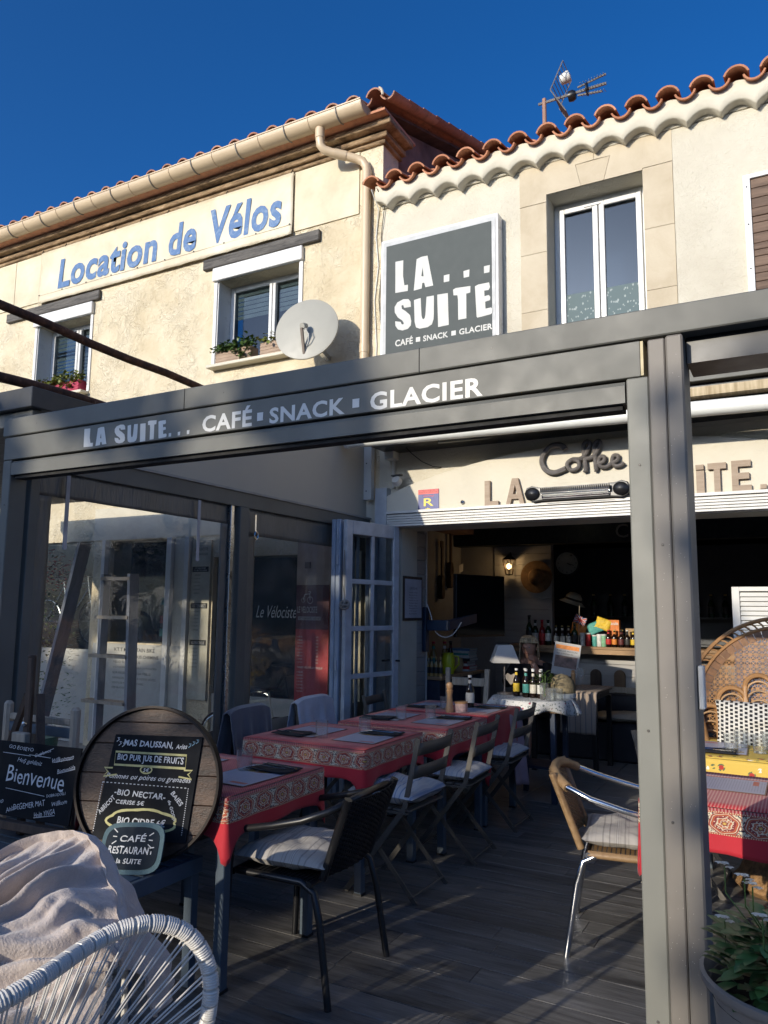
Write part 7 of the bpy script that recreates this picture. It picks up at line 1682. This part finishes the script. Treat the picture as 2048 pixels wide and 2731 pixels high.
hc = Vector((-2.58, 7.93, 1.10))
MB().lathe([(0, -.05), (.14, -.04), (.165, .12), (.15, .26), (.175, .38), (.19, .43), (.12, .475), (.06, .50), (.055, .515)], 24, (-2.58, 8.02, .48), Matrix.Translation((-2.58, 8.02, .48)) @ Matrix.Diagonal((1.15, .78, 1, 1)) @ Matrix.Translation((2.58, -8.02, -.48))).build('top', TOP, PS_, smooth=60)
for L_, r_ in (([(-2.74, 8.0, .91), (-2.80, 7.86, .75), (-2.68, 7.70, .785)], [.07, .062, .05]), ([(-2.42, 8.0, .91), (-2.355, 7.84, .755), (-2.43, 7.76, .86)], [.07, .062, .045])): MB().tube(smooth_loop(L_, 5, False), .06, 12, rs=[r_[0]+(r_[2]-r_[0])*i/10 for i in range(11)]).build('sleeve', TOP, PS_, smooth=60)
hd = MB(); T_ = Matrix.Translation(hc); n = 20
def headp(u, v):
    a = 2*math.pi*u; b = math.pi*v-math.pi/2; x, y, z = .074*math.cos(b)*math.cos(a), .092*math.cos(b)*math.sin(a), .118*math.sin(b)
    if z < 0: x *= 1+.9*z*1.6; y *= 1+.3*z
    f = max(0, -math.sin(a))
    y -= .020*f*math.exp(-((x/.013)**2+((z+.012)/.026)**2))+.006*f*math.exp(-((x/.03)**2+((z+.052)/.012)**2))+.008*f*math.exp(-((x/.03)**2+((z+.095)/.02)**2))
    y += .008*f*math.exp(-(((abs(x)-.030)/.014)**2+((z-.012)/.011)**2))
    return T_ @ Vector((x, y, z))
hd.grid(headp, 40, 30).build('head', SKIN, PS_, smooth=True)
for s_ in (-1, 1):
    MB().lathe(uvsphere(0, .0085), 10, T=Matrix.Translation(hc+Vector((s_*.029, -.080, .004)))).build('eye', simple('eye_white', (.3, .28, .26), .3), PS_, smooth=True); MB().lathe([(0, 0), (.0045, 0), (0, .002)], 10, T=Matrix.Translation(hc+Vector((s_*.029, -.0885, .0125))) @ Matrix.Rotation(math.pi/2, 4, 'X')).build('iris', BLACK, PS_)
    MB().lathe([(0, 0), (.014, .002), (.018, .01), (.010, .016), (0, .014)], 12, T=Matrix.Translation(hc+Vector((s_*.073, -.005, -.005))) @ Matrix.Rotation(s_*math.pi/2, 4, 'Y')).build('ear', SKIN, PS_, smooth=True)
MB().tube([hc+Vector((-.022, -.083, -.050)), hc+Vector((0, -.093, -.047)), hc+Vector((.022, -.083, -.050))], .004, 6).build('mouth', simple('lips', (.28, .07, .06), .5), PS_, smooth=True)
def hairp(u, v):
    a = math.pi*2*u; b = v; face = min(1, max(0, -math.sin(a-.25)-.05)*2.2)
    z = .135-.30*b*(1-.74*face); r_ = (.35+.75*min(1, b*3.2)**.6)*(1+.05*math.sin(a*18)+.04*math.sin(a*7+b*5))
    x = .086*r_*math.cos(a); y = .100*r_*math.sin(a)+.006
    if b > .5: x *= 1+.22*(b-.5)
    if b < .01: x = y = 0
    return hc+Vector((x, y+.0*face, z))
MB().grid(hairp, 72, 20).build('hair', HAIR, PS_, smooth=True, solid=.006)
hb_ = Vector((-2.49, 7.745, .975)); 
for k in range(4): MB().tube(smooth_loop([hb_+Vector((.018-.013*k, .0, .01)), hb_+Vector((.004-.014*k, .015, .045-.002*abs(k-1))), hb_+Vector((-.012-.013*k, .045, .060)), hb_+Vector((-.022-.011*k, .065, .052))], 4, False), .008, 8, rs=[.0095-.0002*i for i in range(13)]).build('finger', SKIN, PS_, smooth=True)
MB().tube([hb_+Vector((.02, .01, -.01)), hb_+Vector((.012, .04, .02)), hb_+Vector((-.002, .07, .040))], .010, 8).build('thumb', SKIN, PS_, smooth=True)

# ---------------------------------------------------------------- street side behind the camera: trees that shade the terrace
def tree(x, y, z0, h, R_, n, label, seed, trunk=.11, ls=.16, squash=1.0, gaps=.30, mat_=None, cat='tree', grp='street trees facing the terrace'):
    t = E('street_tree', (x, y, -.06), label, cat, grp); r = random.Random(seed); nr = np.random.RandomState(seed)
    MB().tube(smooth_loop([(x, y, -.06), (x+.05, y, z0*.5), (x, y+.03, z0), (x+.06, y, z0+h*.4)], 4, False), trunk, 10, rs=[trunk*(1-.05*i) for i in range(13)]).build('trunk', BARK, t, smooth=True)
    br = MB()
    for k in range(9):
        a = r.uniform(0, 6.28); e = Vector((x+R_*.7*math.cos(a), y+R_*.7*math.sin(a), z0+h*r.uniform(.35, .9))); s_ = Vector((x, y, z0*r.uniform(.8, 1.05)))
        br.tube([s_, s_.lerp(e, .5)+Vector((0, 0, -.1)), e], .03, 6, rs=[trunk*.4, trunk*.25, .01])
    br.build('limb', BARK, t, smooth=True)
    mb = MB(); cl = [Vector((r.gauss(0, .45), r.gauss(0, .45), r.uniform(-.5, .5))) for _ in range(26)]
    C_ = Vector((x, y, z0+h/2))
    for i in range(n):
        c_ = cl[r.randrange(26)]; q = c_+Vector((r.gauss(0, .16), r.gauss(0, .16), r.gauss(0, .12)))
        q = Vector((q.x*R_, q.y*R_, q.z*h*squash)); 
        if noise.noise(q*1.6+Vector((seed, 0, 0))) < -gaps*.5: continue
        d = Vector((r.uniform(-1, 1), r.uniform(-1, 1), r.uniform(-1, 1))).normalized(); u_ = d.orthogonal().normalized(); w_ = d.cross(u_); s_ = ls*r.uniform(.5, 1.1); p = C_+q
        mb.add([p-u_*s_*.5, p+w_*s_*.3, p+u_*s_*.5, p-w_*s_*.3], [(0, 1, 2, 3)])
    mb.build('crown', mat_ or LEAFT, t)
def hedge(x0, x1, y0, y1, h, n, label, seed):
    t = E('planted_hedge', ((x0+x1)/2, (y0+y1)/2, -.06), label, 'hedge', 'clipped hedges across the street'); r = random.Random(seed)
    MB().box(x0, x1, y0, y1, -.06, .45).build('planter', simple('concrete_planter', (.3, .29, .27), .9), t, bevel=.02)
    mb = MB()
    for i in range(n):
        p = Vector((r.uniform(x0-.1, x1+.1), r.uniform(y0-.1, y1+.1), .4+(h-.4)*r.random()**.8)); hh = h+.18*noise.noise(Vector((p.x*2, seed, 0)))+.10*noise.noise(Vector((p.x*7, seed, 0)))
        if p.z > hh: continue
        d = Vector((r.uniform(-1, 1), r.uniform(-1, 1), r.uniform(-1, 1))).normalized(); u_ = d.orthogonal().normalized(); w_ = d.cross(u_); s_ = r.uniform(.07, .14)
        mb.add([p-u_*s_*.5, p+w_*s_*.35, p+u_*s_*.5, p-w_*s_*.35], [(0, 1, 2, 3)])
    mb.build('foliage', LEAFT, t)
def belt(x0, x1, h, n, label, seed, gaps=()):
    t = E('tree_belt', ((x0+x1)/2, -12, -.06), label, 'trees', 'unseen evergreens shaped to shade the terrace'); r = random.Random(seed); k = x0+.4
    while k < x1: MB().tube([(k, -12, -.06), (k+.1, -12.05, 2.0), (k, -12, 4.6)], .09, 8, rs=[.12, .09, .04]).build('trunk', BARK, t); k += 1.5
    mb = MB()
    for i in range(n):
        p = Vector((r.uniform(x0, x1), r.uniform(-12.5, -11.5), .2+(h+.7)*r.random()**.8)); hh = h+.42*noise.noise(Vector((p.x*.9, seed, 0)))+.30*noise.noise(Vector((p.x*2.6, seed, 3)))
        if p.z > hh: continue
        if p.z > 5.75 and noise.noise(Vector((p.x*1.9, 0, p.z*2.1+seed)))+.35*noise.noise(Vector((p.x*5, 0, p.z*5+seed))) > -.02+.9*max(0, 6.0-p.z): continue
        if any(a < p.x < b_ and c_ < p.z < d_ for a, b_, c_, d_ in gaps): continue
        d = Vector((r.uniform(-1, 1), r.uniform(-1, 1), r.uniform(-1, 1))).normalized(); u_ = d.orthogonal().normalized(); w_ = d.cross(u_); s_ = r.uniform(.10, .24)
        mb.add([p-u_*s_*.5, p+w_*s_*.35, p+u_*s_*.5, p-w_*s_*.35], [(0, 1, 2, 3)])
    mb.build('crown', LEAFT, t)
# unseen belts, tops and gaps shaped to place shade and sun patches; light that reaches the front plane (y = 2.4) at height z crossed y = -12 at z + 3.96 and x - 3.89
belt(-17, -5.35, 6.5, 66000, 'unseen evergreen belt shaped to shade the terrace, longer one on the left', 1, ((-6.15, -5.25, 3.95, 4.85), (-6.45, -6.05, 4.88, 5.3), (-7.0, -6.45, 5.35, 6.2), (-6.50, -5.95, 4.02, 4.75), (-5.9, -5.8, 4.55, 5.0), (-8.3, -7.9, 4.6, 5.0), (-6.75, -6.6, 4.8, 5.1)))
belt(-4.12, 2.5, 6.1, 26000, 'unseen evergreen belt shaped to shade the terrace, shorter one on the right', 2)
tree(-28, -17, 3.0, 7.0, 3.4, 2600, 'tall plane tree far across the square', 12, trunk=.25, ls=.5)
tree(8.5, -17, 3.0, 7.5, 3.6, 2600, 'tall plane tree far right across the square', 14, trunk=.25, ls=.5)
for k, (x0, h, l) in enumerate(((5, 6.5, 'pale plastered house across the square, right one'), (-9, 5.8, 'low plastered house across the square, middle one'), (-25, 6.8, 'tall plastered house across the square, left one'), (-43, 6.2, 'plastered house across the square, farthest left one'))):
    OB = E('street_house', (x0+7, -26, -.06), l, 'building', 'houses across the square')
    wall_cells(x0, x0+15.5, -.06, h, [(x0+2+3*q, x0+3.1+3*q, 3.4, 4.8) for q in range(4)]+[(x0+2, x0+3.1, .8, 2.4), (x0+5, x0+6.1, -.1, 2.3), (x0+8, x0+11, .5, 2.4)], -26.4, -26).build('wall', STUCCO, OB)
    MB().box(x0-.2, x0+15.7, -27, -25.8, h, h+.2).build('cornice', SMOOTHR, OB); MB().box(x0+.2, x0+15.3, -30, -26.6, -.06, h-.1).build('core', DARKROOM, OB)
# names of copies: let Blender number them
for o in list(COL.objects):
    b = o.name.split('.')[0]
    if o.type == 'MESH' and not o.data.materials: o.data.materials.append(WHITE)
